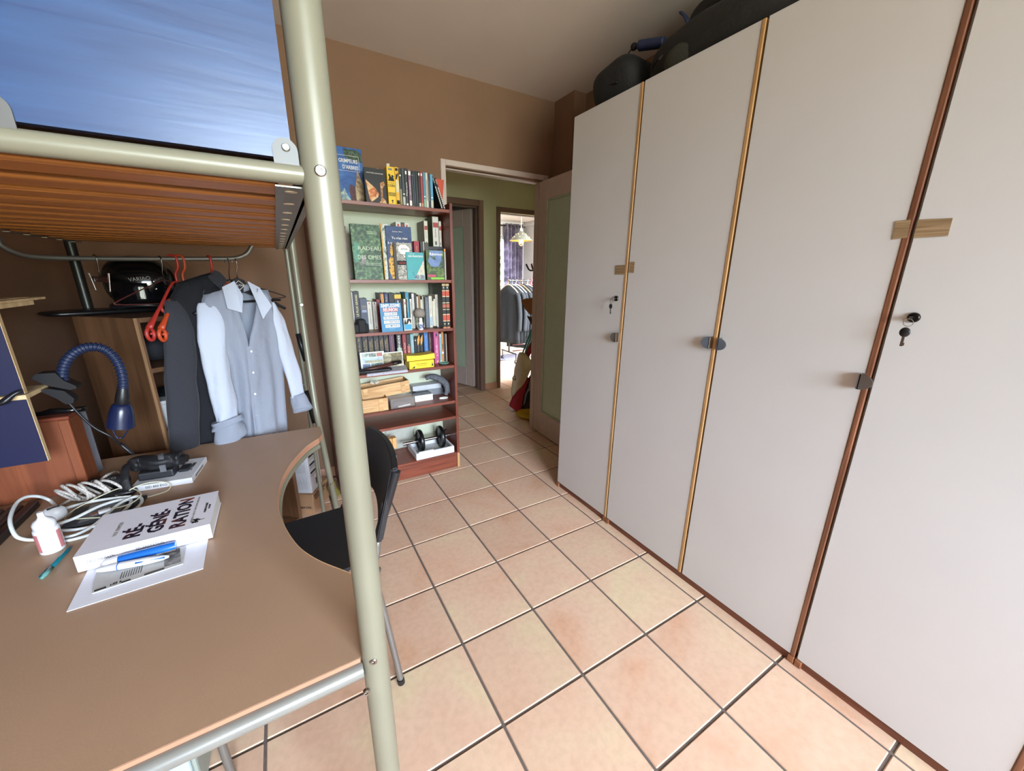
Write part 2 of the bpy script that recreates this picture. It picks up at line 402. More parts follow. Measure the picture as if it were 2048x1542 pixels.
# the door leaf, open against the wardrobe's end, hinged at the doorway's far jamb
def leaf(name, A, Bp, z0, z1, th, mrail, mpanel, st=.11, top=.15, bot=.22, flip=1, handle=True):
    A, Bp = Vector(A), Vector(Bp); d = (Bp-A); L = d.length; d.normalize(); nrm = Vector((d.y, -d.x, 0))*flip
    M = Matrix(((d.x, nrm.x, 0, A.x), (d.y, nrm.y, 0, A.y), (0, 0, 1, 0), (0, 0, 0, 1)))
    bm = B()
    box(bm, (0, -th/2, z0), (st, th/2, z1), .003, M=M); box(bm, (L-st, -th/2, z0), (L, th/2, z1), .003, M=M)
    box(bm, (st, -th/2, z1-top), (L-st, th/2, z1), .003, M=M); box(bm, (st, -th/2, z0), (L-st, th/2, z0+bot), .003, M=M)
    o = struct(name, bm, mrail)
    bm = B(); box(bm, (st, -.004, z0+bot), (L-st, .004, z1-top), M=M); obj('pane', bm, mpanel, o)
    bm = B()
    w = .010
    for a, b_ in (((st, z0+bot), (st+w, z1-top)), ((L-st-w, z0+bot), (L-st, z1-top)), ((st, z0+bot), (L-st, z0+bot+w)), ((st, z1-top-w), (L-st, z1-top))):
        for s in (-1, 1): box(bm, (a[0], s*th/2*.55-.004, a[1]), (b_[0], s*th/2*.55+.004, b_[1]), .002, M=M)
    obj('glazing_bead', bm, mpanel, o)
    for zz in (.25, 1.05, 1.9):
        bm = B(); c = M @ Vector((-.006, th/2, zz)); tube(bm, [c, c+Vector((0, 0, .07))], .007, 8); obj('hinge', bm, M_MAUVE, o)
    if handle:
        bm = B(); c = M @ Vector((L-.06, th/2+.004, 1.02)); tube(bm, [c, c+nrm*.045, c+nrm*.05-d*.02, c+nrm*.05-d*.11], .008, 8); obj('door_handle', bm, mat('brushed_steel', '#b9b9b6', .3, 1.0), o)
    return o
leaf('door_1', (1.905, 2.80, 0), (1.868, 2.05, 0), .012, 2.10, .038, M_MAUVE, M_PANEL2, st=.115, top=.14, bot=.205)

# hall: green walls round two further doorways
bm = B()
H1a, H1b, H2a, H2b = 1.30, 2.035, 2.285, 3.05; HZ1, HZ2 = 2.125, 2.08
box(bm, (.3, YH, 0), (H1a, YH+.1, ZH)); box(bm, (H1b, YH, 0), (H2a, YH+.1, ZH)); box(bm, (H2b, YH, 0), (3.25, YH+.1, ZH))
box(bm, (H1a, YH, HZ1), (H1b, YH+.1, ZH)); box(bm, (H2a, YH, HZ2), (H2b, YH+.1, ZH)); struct('wall_hall_far', bm, M_GREEN)
bm = B(); box(bm, (XL, YB+.10, 0), (DX0, YB+.11, ZH)); box(bm, (DX1, YB+.10, 0), (3.0, YB+.11, ZH)); box(bm, (DX0, YB+.10, DZ), (DX1, YB+.11, ZH)); struct('wall_hall_near', bm, M_GREEN)
bm = B(); box(bm, (3.0, YB+.1, 0), (3.1, YH, ZH)); struct('wall_hall_right', bm, M_GREEN)
bm = B(); box(bm, (.25, YB+.1, 0), (.3, YH, ZH)); struct('wall_hall_left', bm, M_GREEN)
bm = B(); box(bm, (.25, YB+.1, ZH), (3.1, YH+.1, ZH+.1)); struct('ceiling_hall', bm, M_CEIL)
door_frame('trim_2', H1a-.045, H1b+.045, HZ1+.055, YH, YH+.1, .06, M_MAUVED)
door_frame('trim_3', H2a-.04, H2b+.04, HZ2+.055, YH, YH+.1, .05, M_MAUVED)
bm = B(); box(bm, (H1b+.045, YH-.012, 0), (H2a-.04, YH, .082), .002); struct('baseboard_hall', bm, M_SKIRT)
leaf('door_2', (2.005, 4.335, 0), (1.72, 5.0, 0), .02, 2.11, .038, M_MAUVE, M_PANEL2, st=.12, top=.18, bot=.23, flip=-1)
# closed room behind the half-open hall door
bm = B(); box(bm, (.9, YH+.1, 0), (1.0, 5.6, ZH)); box(bm, (2.12, YH+.1, 0), (2.2, 5.6, ZH)); box(bm, (.9, 5.5, 0), (2.2, 5.6, ZH)); box(bm, (.9, YH+.1, ZH), (2.2, 5.6, ZH+.1)); struct('wall_side_room', bm, M_WHITEWALL)

# far room: window with a curtain, white walls
FY, FX = 7.8, 4.87
FWx0, FWx1, FWz0, FWz1 = 4.235, 4.62, 1.05, 2.20
bm = B()
box(bm, (2.2, FY, 0), (FWx0, FY+.15, 2.62)); box(bm, (FWx1, FY, 0), (FX+.1, FY+.15, 2.62)); box(bm, (FWx0, FY, FWz1), (FWx1, FY+.15, 2.62)); box(bm, (FWx0, FY, 0), (FWx1, FY+.15, FWz0)); struct('wall_far', bm, M_WHITEWALL)
bm = B(); box(bm, (FX, YH+.1, 0), (FX+.1, FY, 2.62)); struct('wall_far_right', bm, M_WHITEWALL)
bm = B(); box(bm, (2.2, YH+.1, 0), (2.26, FY, 2.62)); struct('wall_far_left', bm, M_WHITEWALL)
bm = B(); box(bm, (2.2, YH+.1, 2.5), (FX+.1, FY+.15, 2.6)); struct('ceiling_far', bm, M_CEIL)
bm = B()
box(bm, (2.26, FY-.05, 2.43), (FX, FY, 2.5), .012, 2); box(bm, (FX-.05, YH+.1, 2.43), (FX, FY-.05, 2.5), .012, 2); struct('trim_4', bm, M_WHITEWALL)
bm = B()
for a, b_ in (((FWx0, FWz0), (FWx0+.035, FWz1)), ((FWx1-.06, FWz0), (FWx1, FWz1)), ((FWx0, FWz0), (FWx1, FWz0+.06)), ((FWx0, FWz1-.06), (FWx1, FWz1)), ((4.44, FWz0), (4.48, FWz1))):
    box(bm, (a[0], FY+.05, a[1]), (b_[0], FY+.10, b_[1]), .004)
win2 = struct('window_2', bm, M_PVC)
portal('far_portal', ((FWx0+FWx1)/2, FY+.2, (FWz0+FWz1)/2), (radians(90), 0, radians(180)), FWx1-FWx0, FWz1-FWz0)
def clear_glass(name):
    m = bpy.data.materials.new(name); m.use_nodes = True; n, l = m.node_tree.nodes, m.node_tree.links; n.clear()
    o = n.new('ShaderNodeOutputMaterial'); t = n.new('ShaderNodeBsdfTransparent'); g_ = n.new('ShaderNodeBsdfGlossy'); g_.inputs['Roughness'].default_value = .02
    f = n.new('ShaderNodeFresnel'); f.inputs['IOR'].default_value = 1.35; x = n.new('ShaderNodeMixShader')
    l.new(f.outputs[0], x.inputs[0]); l.new(t.outputs[0], x.inputs[1]); l.new(g_.outputs[0], x.inputs[2]); l.new(x.outputs[0], o.inputs[0]); return m
M_CLEAR = clear_glass('clear_window_glass')
for w_, spans, yy in ((win1, ((WIN['x0']+.06, (WIN['x0']+WIN['x1'])/2-.05), ((WIN['x0']+WIN['x1'])/2+.05, WIN['x1']-.06)), YFRONT-.085), (win2, ((FWx0+.035, 4.44), (4.48, FWx1-.06)), FY+.075)):
    zz = (WIN['z0']+.07, WIN['z1']-.06) if w_ is win1 else (FWz0+.06, FWz1-.06)
    for a, b_ in spans:
        bm = B(); vs = [bm.verts.new(p) for p in ((a, yy, zz[0]), (b_, yy, zz[0]), (b_, yy, zz[1]), (a, yy, zz[1]))]; bm.faces.new(vs); obj('pane', bm, M_CLEAR, w_)

# ------------------------------------------------------------------ wardrobes along the room's right wall
WX, WZ0, WZ1 = 1.481, .034, 2.205
DY = [1.888, 1.412, .905, .414, -.083, -.59]        # joints between the five doors
M_WHITE = mat('cream_laminate', '#cbc9c7', .38, var=.015, vscale=4, spec=.4)
M_PINE = wood('pine_edging', '#a9804f', '#c09766', 'Z', 1.2, .5, .03)
M_REDW = wood('red_brown_edging', '#5f3823', '#8a5a40', 'Z', 1.2, .45, .03)
M_PLINTH = wood('brown_plinth', '#5c3220', '#7a4630', 'Y', 1.0, .5)
M_STEEL = mat('polished_steel', '#a9a7a4', .22, 1.0, var=.03)
M_DARKST = mat('dark_steel', '#3b3836', .3, 1.0, var=.05)
M_BLACKPL = mat('black_plastic', '#17171a', .38, var=.05)
def wardrobe(label, ya, yb, joints, edge, far_end):
    t = thing('wardrobe', label, 'wardrobe', (WX+.3, (ya+yb)/2, 0))
    bm = B()
    for y in (ya-.018, yb):
        box(bm, (WX+.021, y, 0), (XR-.005, y+.018, WZ1-.004), .001)
    box(bm, (WX+.021, yb+.018, WZ1-.024), (XR-.005, ya-.018, WZ1-.004)); box(bm, (XR-.02, yb+.018, 0), (XR-.005, ya-.018, WZ1-.024))
    box(bm, (WX+.021, yb+.018, .05), (XR-.02, ya-.018, .068))
    obj('body', bm, M_WHITE, t)
    bm = B(); box(bm, (WX+.006, yb+.002, .0), (WX+.02, ya-.002, WZ0+.012)); obj('plinth', bm, M_PLINTH, t)
    for y in (ya-.012, yb+.012):
        bm = B(); box(bm, (WX-.004, y-.011, 0), (WX+.02, y+.011, .03), .002); obj('foot', bm, wood('foot_wood', '#7d4c30', '#9a6642', 'X', 1, .5), t)
    ds = []
    for a, b_ in zip(joints, joints[1:]):
        bm = B(); box(bm, (WX, b_+.0165, WZ0), (WX+.019, a-.006, WZ1), .0012)
        d = obj('door', bm, M_WHITE, t); ds.append(d)
        bm = B(); box(bm, (WX-.002, b_+.002, WZ0-.002), (WX+.019, b_+.0162, WZ1), .0025, 2); obj('edge_strip', bm, edge(b_), d)
    return t, ds
E_ = lambda y: M_REDW if y < .5 else M_PINE
w1, d1 = wardrobe('narrow single-door cream wardrobe unit beside the open room door', DY[0], DY[1], DY[0:2], E_, True)
w2, d2 = wardrobe('double-door cream wardrobe unit with two round pulls meeting at its middle joint', DY[1], DY[3], DY[1:4], E_, False)
w3, d3 = wardrobe('cream wardrobe unit with a hanging key in a round lock on its wide pale door', DY[3], DY[5], DY[3:6], E_, False)
def pull(parent, y, z, side):
    """half-round steel pull bent over the door's edge; side +1 reaches to the farther side"""
    bm = B(); R_ = .024
    pts = [(WX-.012, y, z-R_)] + [(WX-.012, y+side*(.03*cos(a)), z+R_*sin(a)) for a in [(-pi/2+pi*k/12) for k in range(13)]]
    prism(bm, [(WX-.022, y, z-R_)]+[(WX-.022, y+side*.034*cos(-pi/2+pi*k/12), z+R_*sin(-pi/2+pi*k/12)) for k in range(13)], (.0035, 0, 0))
    box(bm, (WX-.022, y-.004, z-R_), (WX+.002, y+.004, z+R_), .0015)
    return obj('handle', bm, M_STEEL, parent, smooth=True, angle=35)
pull(d1[0], 1.437, PX(1233, 674, WX).z, 1)
zc_ = PX(1426, 685, WX).z
pull(d2[0], .925, zc_, 1); pull(d2[1], .888, zc_, -1)
pull(d2[1], .436, PX(1743, 765, WX).z, -1)
def lock(parent, x, y_, ring):
    p = PX(x, y_, WX)
    bm = B(); Mx = Matrix.Translation(p) @ Matrix.Rotation(-pi/2, 4, 'Y'); lathe(bm, [(.0135, 0), (.0135, .004), (.011, .007), (.004, .008)], seg=20, M=Mx)
    o = obj('lock', bm, M_DARKST, parent, smooth=True, angle=40)
    bm = B(); box(bm, p+Vector((-.034, -.0012, -.004)), p+Vector((-.006, .0012, .004))); 
    q = p+Vector((-.034, 0, -.012)); tube(bm, [q+Vector((0, .010*cos(a), .010*sin(a))) for a in [2*pi*k/16 for k in range(16)]], .0009, 6, closed=True); obj('key_ring', bm, M_STEEL, parent)
    bm = B(); c = q+Vector((-.001, .001, -.026)); lathe(bm, [(.0001, -.0025), (.010, -.0022), (.0115, 0), (.010, .0022), (.0001, .0025)], seg=20, M=Matrix.Translation(c) @ Matrix.Rotation(pi/2, 4, 'Y') @ Matrix.Diagonal((1.15, 1, 1, 1)))
    obj('key_head', bm, M_BLACKPL, parent, smooth=True)
    bm = B(); box(bm, c+Vector((-.001, -.003, -.038)), c+Vector((.001, .003, -.010))); box(bm, c+Vector((-.001, -.0055, -.036)), c+Vector((.001, -.003, -.028))); obj('key_blade', bm, M_STEEL, parent)
lock(d1[0], 1233, 597, True); lock(d3[0], 1828, 635, True)
# strips of wood-look tape stuck across two of the joints
M_TAPE = wood('wood_look_tape', '#7d6446', '#a48a68', 'Y', 2.2, .6, .08, stretch=22)
def tape(lx, rx, pxs, label):
    t = thing('tape_strip', label, 'tape', PX(*pxs[0], WX))
    for P, nm in ((pxs[:4], 'tape_half'), (pxs[4:], 'tape_half')):
        bm = B(); quad(bm, [PX(a, b_, WX-.0022) for a, b_ in P], -.0008); obj(nm, bm, M_TAPE, t)
tape(0, 0, [(1230.5, 531), (1250, 529.5), (1248.5, 549), (1229.5, 549), (1260, 524), (1269.5, 523.5), (1267.5, 545.5), (1258, 545)], 'small brown wood-look tape strip across the joint above the smaller keyhole')
tape(0, 0, [(1791, 442), (1822, 439), (1814.5, 475), (1784.5, 479), (1836, 439), (1905.5, 436), (1896, 471.5), (1826.5, 476)], 'large brown wood-look tape strip across the dark joint of the wide doors')

# ------------------------------------------------------------------ loft bed on metal posts
M_TUBE = mat('champagne_metal', '#7f7c6a', .36, .12, var=.04, vscale=9, spec=.4)
M_BLUE = mottled('blue_panel_lacquer', ['#22385f', '#284169', '#2e4973'], 5.0, .32, 6, .05, .3, sx=(1.2, 1, 14))
M_SLAT = wood('orange_pine_slat', '#84501f', '#ac7030', 'X', 1.5, .5, .06, (.32, .66), 26, ('Y', 2.2, 2.5))
M_ANGLE = mat('galvanised_steel', '#86817c', .38, .85, var=.08, vscale=30)
M_CREAM = mat('lit_slot_cream', '#d6c7ab', .5)  # cream tone painted as light showing through the bed's slots
BX, BY0, BXL, BY1 = .0655, .600, -.662, 2.20
bed = thing('loft_bed', 'metal-framed loft bed with blue guard panel and orange wooden slats', 'bed', ((BX+BXL)/2, (BY0+BY1)/2, 0))
bm = B(); tube(bm, [(BX, BY0, .002), (BX, BY0, 2.25)], .0225, 24); post = obj('post', bm, M_TUBE, bed, smooth=True, angle=50)
def bolt(parent, p, n, r=.007):
    n = Vector(n).normalized(); s, u = frame_of(n); Mx = Matrix(((s.x, u.x, n.x, p[0]), (s.y, u.y, n.y, p[1]), (s.z, u.z, n.z, p[2]), (0, 0, 0, 1)))
    bm = B(); lathe(bm, [(r, -.002), (r, .0016), (r*.8, .0028), (r*.42, .0026), (r*.38, .0008), (.0001, .0006)], seg=18, M=Mx)
    return obj('bolt', bm, M_STEEL, parent, smooth=True, angle=35)
def on_post(x, y):
    d = ray(x, y); best = None
    for k in range(400):
        p = CAM + d*(.30+k*.001)
        if (p.x-BX)**2+(p.y-BY0)**2 <= .0225**2: return p
    return CAM + d*.5
for x, y, r in ((641, 342, .0068), (747, 1323, .0065), (733, 1384, .0045)):
    p = on_post(x, y); bolt(post, p, (p.x-BX, p.y-BY0, 0), r)
for x, y in ((BXL, BY0), (BXL, BY1)):
    bm = B(); tube(bm, [(x, y, .002), (x, y, 1.56)], .016, 16); obj('post', bm, mat('dark_post_metal', '#2e2e2a', .35, .5), bed, smooth=True, angle=50)
fx = .083
p1, p2, p3 = PY(630, 850, 2.10), PY(644, 889, 2.06), PY(687, 1040, 1.99)
bm = B(); pts = smooth_path([(fx, BY1, 1.56), (fx, BY1, 1.2), (fx, 2.12, .80), (fx+.004, 2.10, .66), (fx+.022, 2.10, .35), (fx+.045, 2.095, .003)], 6); tube(bm, pts, .0145, 14); fp = obj('post', bm, M_TUBE, bed, smooth=True, angle=50)
def px_post(x, y, Y): return PY(x, y, Y)
for x, y in ((603, 609), (619, 741)): bolt(fp, PY(x, y, BY1-.0155), (0, -1, 0), .0085)
bolt(fp, PY(664, 968, 2.085), (.2, -1, 0), .009)
# folded ladder rail beside the far post
bm = B(); tube(bm, [(fx-.026, BY1+.03, .06), (fx-.026, BY1+.03, 1.5)], .0105, 12); lr = obj('ladder_rail', bm, M_TUBE, bed, smooth=True, angle=50)
for z0, z1 in ((.96, 1.10), (.62, .80)):
    bm = B(); tube(bm, [(fx-.028, BY1+.012, z1), (fx-.010, BY1+.010, z0)], .012, 8); obj('rail_clamp', bm, M_BLACKPL, lr, smooth=True)
bm = B(); tube(bm, [(fx-.02, BY1+.03, .83), (fx-.075, BY1+.03, .83)], .010, 10); obj('rung_stub', bm, M_ANGLE, lr, smooth=True)
# rails
RZ = 1.5115
bm = B(); tube(bm, [(BX-.016, BY0, RZ), (BXL, BY0, RZ)], .0113, 18); obj('side_rail', bm, M_TUBE, bed, smooth=True, angle=50)
bm = B(); tube(bm, [(fx, BY1, RZ+.03), (BXL, BY1, RZ+.03)], .011, 14); obj('side_rail', bm, M_TUBE, bed, smooth=True, angle=50)
# blue guard panel over the rail
zb = PY(570, 306, BY0).z-.0065
bm = B(); prism(bm, [(BX-.0295, BY0-.004, zb), (BX-.0295, BY0-.004, 1.98), (BXL+.03, BY0-.004, 1.98), (BXL+.03, BY0-.004, zb)], (0, .012, 0)); obj('guard_panel', bm, M_BLUE, bed)
for xx in (PY(573, 320, BY0-.006).x, PY(-6, 262, BY0-.006).x):
    bm = B(); R_ = .0135; zt = zb+.008
    P = [(xx-R_, BY0-.0065, RZ+.008)] + [(xx+R_*cos(a), BY0-.0065, zt+R_*sin(a)) for a in [pi-pi*k/14 for k in range(15)]] + [(xx+R_, BY0-.0065, RZ+.008)]
    prism(bm, P, (0, .0016, 0)); br = obj('bracket', bm, mat('satin_alloy', '#5b5a57', .45, .3), bed); bolt(br, (xx+.001, BY0-.0065, zt+.003), (0, -1, 0), .0045)
# slats, one by one, and the perforated angle irons that carry them
SZ = 1.4995; XI, XO = .0135, .048
y = .628; k = 0
while y < 2.08:
    bm = B(); box(bm, (BXL+.03, y, SZ), (XI+.004, y+.064, SZ+.018), .004); obj('slat', bm, M_SLAT, bed); y += .1085; k += 1
bm = B(); box(bm, (BXL+.02, BY0+.02, SZ+.03), (XI+.012, BY1-.02, SZ+.14), .03, 3); obj('mattress', bm, mat('dark_mattress', '#3a2a22', .9), bed)
for xa, xb, xw in ((XI, XO, XO), (BXL+.005, BXL+.036, BXL+.005)):
    bm = B(); box(bm, (xa, BY0+.012, SZ-.0015), (xb, BY1-.01, SZ+.0005)); box(bm, (xw-.001, BY0+.012, SZ), (xw+.001, BY1-.01, SZ+.048))
    ai = obj('angle_iron', bm, M_ANGLE, bed); yy = .642
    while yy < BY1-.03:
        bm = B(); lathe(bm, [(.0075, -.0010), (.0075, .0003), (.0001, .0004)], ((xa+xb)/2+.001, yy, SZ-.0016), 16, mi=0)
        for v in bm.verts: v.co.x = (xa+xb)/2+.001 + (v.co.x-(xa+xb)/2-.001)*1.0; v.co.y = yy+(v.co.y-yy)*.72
        obj('lit_slot_disc', bm, M_CREAM, ai); yy += .1085  # cream disc stands in for the brightness seen through each slot
bm = B(); box(bm, (XO+.004, BY0+.02, SZ+.002), (XO+.007, BY1-.01, SZ+.05)); box(bm, (XO+.004, BY0+.02, SZ+.002), (XO+.018, BY1-.01, SZ+.004)); obj('outer_rail', bm, M_ANGLE, bed)
# hanging rail below the slats
HY = 2.00
hp = [PY(-4, 478, HY), PY(4, 492, HY), PY(35, 507, HY), PY(75, 514, HY), PY(180, 517, HY), PY(300, 517.5, HY), PY(430, 517.5, HY), PY(472, 516, HY), PY(494, 507, HY), PY(504, 492, HY), PY(506, 482, HY)]
hp = [Vector((p.x, HY, p.z)) for p in hp]; hp[-1].z = SZ-.001; hp[0].z = SZ-.001
bm = B(); tube(bm, smooth_path(hp, 5), .0085, 12); obj('hanging_rail', bm, mat('grey_rail_metal', '#77756f', .4, .6), bed, smooth=True, angle=50)
HZ = hp[5].z

# ------------------------------------------------------------------ desk with its curved cut-out
DZT = .722
M_DESK = mat('tan_laminate', '#a98a70', .42, var=.03, vscale=5, bump=.05, bscale=260, spec=.4)
M_EDGE = mat('peach_edging', '#ad7c61', .5, var=.05)
M_CHIP = mat('pale_edging', '#c49d76', .6, var=.08, vscale=80)
curve_px = [(715, 1157), (690, 1142), (640, 1122), (600, 1096), (575, 1063), (560, 1030), (556, 1000), (563, 960), (583, 925), (613, 893), (637, 877)]
cv = [Vector((p.x, p.y, DZT)) for p in (PZ(a, b_, DZT) for a, b_ in curve_px)]
cv[0].x = .075
cvs = smooth_path(cv, 6)
front_y = .602
poly = [Vector((-.80, front_y, DZT)), Vector((.040, front_y, DZT)), Vector((.072, .66, DZT))] + cvs + [Vector((.081, 1.76, DZT)), Vector((.080, 1.853, DZT)), Vector((-.80, 1.895, DZT))]
desk = thing('desk', 'tan laminate corner desk with a curved cut-out under the loft bed', 'desk', (-.35, 1.2, 0))
bm = B(); a, b_ = prism(bm, poly, (0, 0, -.022)); obj('desk_top', bm, M_DESK, desk)
bm = B(); box(bm, (-.80, front_y-.0015, DZT-.0225), (.040, front_y+.0002, DZT-.0006), .0004); obj('edge_band', bm, M_EDGE, desk, label='peach front edge band')
def ribbon(bm, pts, off, z0, z1):
    n = len(pts); va, vb = [], []
    for i, p in enumerate(pts):
        d = (pts[min(i+1, n-1)]-pts[max(i-1, 0)]); d.z = 0; d.normalize(); nn = Vector((d.y, -d.x, 0))
        q = p+nn*off; va.append(bm.verts.new((q.x, q.y, z0))); vb.append(bm.verts.new((q.x, q.y, z1)))
    for i in range(n-1): bm.faces.new((va[i], va[i+1], vb[i+1], vb[i]))
bm = B(); ribbon(bm, cvs+[Vector((.081, 1.76, DZT)), Vector((.080, 1.853, DZT))], .0008, DZT-.0222, DZT-.0006); obj('edge_band', bm, M_EDGE, desk)
bm = B(); tube(bm, [p+Vector((0, 0, .0003)) for p in cvs], .0011, 5); obj('chipped_edge', bm, M_CHIP, desk, label='pale worn edge along the curve')
bm = B(); tube(bm, [Vector((p.x-.006, p.y+.004, DZT-.036)) for p in cvs], .0125, 12); obj('rim_tube', bm, M_TUBE, desk, smooth=True, angle=50)
rc = PY(730, 1336, front_y-.006); rz = rc.z
bm = B(); tube(bm, [(BX-.0235, front_y-.004, rz-.001), (-.80, front_y-.004, rz-.001)], .0143, 20); obj('front_rail', bm, mat('silver_rail_metal', '#83827c', .32, .25, var=.06), desk, smooth=True, angle=50)
for x, y in ((-.74, .70), (-.78, 1.85)):
    bm = B(); tube(bm, [(x, y, .003), (x, y, DZT-.023)], .0125, 12); obj('leg', bm, mat('grey_leg_metal', '#71716f', .4, .5), desk, smooth=True, angle=50)
bm = B(); tube(bm, [(.055, 1.80, DZT-.036), (-.78, 1.86, DZT-.036)], .0125, 10); obj('back_rail', bm, M_TUBE, desk, smooth=True, angle=50)
# ------------------------------------------------------------------ black shell chair, back towards the wardrobes
M_CHB = mat('black_chair_plastic', '#1d1d20', .42, var=.05, bump=.06, bscale=400)
M_CHF = mat('grey_chair_tube', '#85817c', .35, .6, var=.05)
foot = PZ(803, 1366, .0); bend = PZ(743, 1165, .42); low = Vector((.187, 1.205, .505))
low = PY(757, 1072, 1.205)
chair = thing('chair', 'black plastic shell chair with grey tube legs pushed into the desk cut-out', 'chair', (.0, 1.38, 0))
YN, YF = 1.185, 1.60                           # near and far sides of the chair
XB = .13
def chair_side(yn, s):
    yo = yn
    f_ = Vector((foot.x, yo-s*.10, .004)); bd = Vector((.115, yo-s*.03, .40)); up1 = Vector((.165, yo, .50)); top = Vector((.235, yo+s*.012, .73))
    if s > 0: f_ = Vector((foot.x, foot.y, .008)); bd = PZ(750, 1150, .43); up1 = Vector((low.x, low.y, low.z))
    bm = B(); tube(bm, smooth_path([f_, f_.lerp(bd, .5), bd, bd.lerp(up1, .5), up1, up1.lerp(top, .6)], 5), .0105, 12); o = obj('leg', bm, M_CHF, chair, smooth=True, angle=50)
    bm = B(); tube(bm, [f_+Vector((0, 0, -.006)), f_+Vector((-.002, 0, .014))], .0125, 12); obj('foot_cap', bm, M_BLACKPL, o, smooth=True, angle=50)
    g_ = Vector((-.36, yo-s*.05, .004)); h_ = Vector((-.27, yo-s*.01, .405))
    if s > 0: g_ = PZ(466, 1557, .004); h_ = PY(428, 1436, g_.y+.02)*1.0; h_ = g_ + (PY(439, 1473, g_.y+.01)-g_)*3.2; h_.z = min(h_.z, .41)
    bm = B(); tube(bm, smooth_path([g_, g_.lerp(h_, .5), h_, h_+Vector((.04, 0, .012)), Vector((bd.x-.02, yo, .41)), bd], 5), .0105, 12); o = obj('leg', bm, M_CHF, chair, smooth=True, angle=50)
chair_side(YN, 1); chair_side(YF, -1)
def seat_fn(top):
    def f(u, v):
        x = -.30+.435*u; yy = YN+.015+(YF-YN-.03)*v
        z = .425 + .018*(2*v-1)**2 + (.03*max(0, u-.8)/.2*0) - .012*(1-u) - (.022*max(0, .12-u)/.12)
        return Vector((x, yy, z + (0.006 if top else -.006)))
    return f
bm = B(); gt = grid(bm, seat_fn(True), 14, 12); gb = grid(bm, seat_fn(False), 14, 12)
for f in list(bm.faces)[len(bm.faces)//2:]: f.normal_flip()
def stitch(bm, A, Bq):
    nv, nu = len(A), len(A[0])
    ring = [(0, i) for i in range(nu)] + [(j, nu-1) for j in range(1, nv)] + [(nv-1, i) for i in range(nu-2, -1, -1)] + [(j, 0) for j in range(nv-2, 0, -1)]
    for k in range(len(ring)):
        j, i = ring[k]; j2, i2 = ring[(k+1) % len(ring)]
        try: bm.faces.new((A[j][i], Bq[j][i], Bq[j2][i2], A[j2][i2]))
        except ValueError: pass
stitch(bm, gt, gb); bmesh.ops.recalc_face_normals(bm, faces=bm.faces[:]); obj('seat', bm, M_CHB, chair, smooth=True, angle=40)
# the back: a bowed shell, its corners lower than the middle
cn = PY(789, 936, YN); ct = PY(736, 857, YN+.36)
def back_fn(d):
    def f(u, v):                               # u along the width, v upward
        yy = YN-.004+(YF-YN+.008)*u; w = 2*u-1
        zt = cn.z + (ct.z-cn.z)*(1-abs(w)**1.7)
        zb = low.z - .012 + .075*(1-abs(w)**2.2)
        z = zb+(zt-zb)*v
        x = low.x + (cn.x-low.x)*((z-low.z)/max(.01, cn.z-low.z)) + .022*(1-w*w)
        return Vector((x + d, yy, z))
    return f
bm = B(); ga = grid(bm, back_fn(-.011), 18, 12); gb = grid(bm, back_fn(.011), 18, 12); stitch(bm, ga, gb); bmesh.ops.recalc_face_normals(bm, faces=bm.faces[:])
bmesh.ops.bevel(bm, geom=[e for e in bm.edges if e.calc_face_angle(0) > 1.0], offset=.004, segments=2, affect='EDGES')
obj('backrest', bm, M_CHB, chair, smooth=True, angle=40)
bm = B(); tube(bm, [low+Vector((-.004, .004, -.012)), low.lerp(cn, .5)+Vector((.004, .0, 0)), cn+Vector((.004, 0, -.012))], [.0135, .015, .0155], 14); obj('back_sleeve', bm, M_CHB, chair, smooth=True, angle=50)

# ------------------------------------------------------------------ mahogany-look bookcase
KX0, KX1, KY0, KY1 = .18, 1.009, 2.470, 2.768
M_MAH = wood('mahogany_laminate', '#5e2c1f', '#8a4630', 'X', 1.0, .38, .03, (.3, .72), 16)
M_MAHV = wood('mahogany_laminate_upright', '#5e2c1f', '#7e3e2b', 'Z', 1.0, .38, .03, (.3, .72), 16)
M_BACK = mat('pale_green_backboard', '#c3c7ae', .7, var=.02)
SH = [1.784, 1.359, 1.044, .785, .526, .407, .120]      # shelf tops
bc = thing('bookcase', 'tall mahogany-look bookcase crammed with books beside the doorway', 'bookcase', ((KX0+KX1)/2, (KY0+KY1)/2, 0))
for xa, xb in ((KX0, KX0+.019), (KX1-.019, KX1)):
    bm = B(); box(bm, (xa, KY0, 0), (xb, KY1, 1.822), .001); obj('side_panel', bm, M_MAHV, bc)
for i, z in enumerate(SH):
    bm = B(); box(bm, (KX0+.0195, KY0+(.004 if i else .001), z-.019), (KX1-.0195, KY1-.012, z), .001); obj('shelf', bm, M_MAH, bc)
bm = B(); box(bm, (KX0+.0195, KY0+.006, .002), (KX1-.0195, KY0+.02, SH[6]-.0195), .001); obj('plinth', bm, M_MAH, bc)
bm = B(); box(bm, (KX0+.004, KY1-.010, .02), (KX1-.004, KY1-.004, SH[0]-.019)); obj('back_panel', bm, M_BACK, bc)
bm = B(); box(bm, (KX1-.0192, KY0-.0012, .001), (KX1+.0004, KY0-.0002, .115)); obj('worn_edge', bm, M_PINE, bc, label='bare edge where the veneer is gone')
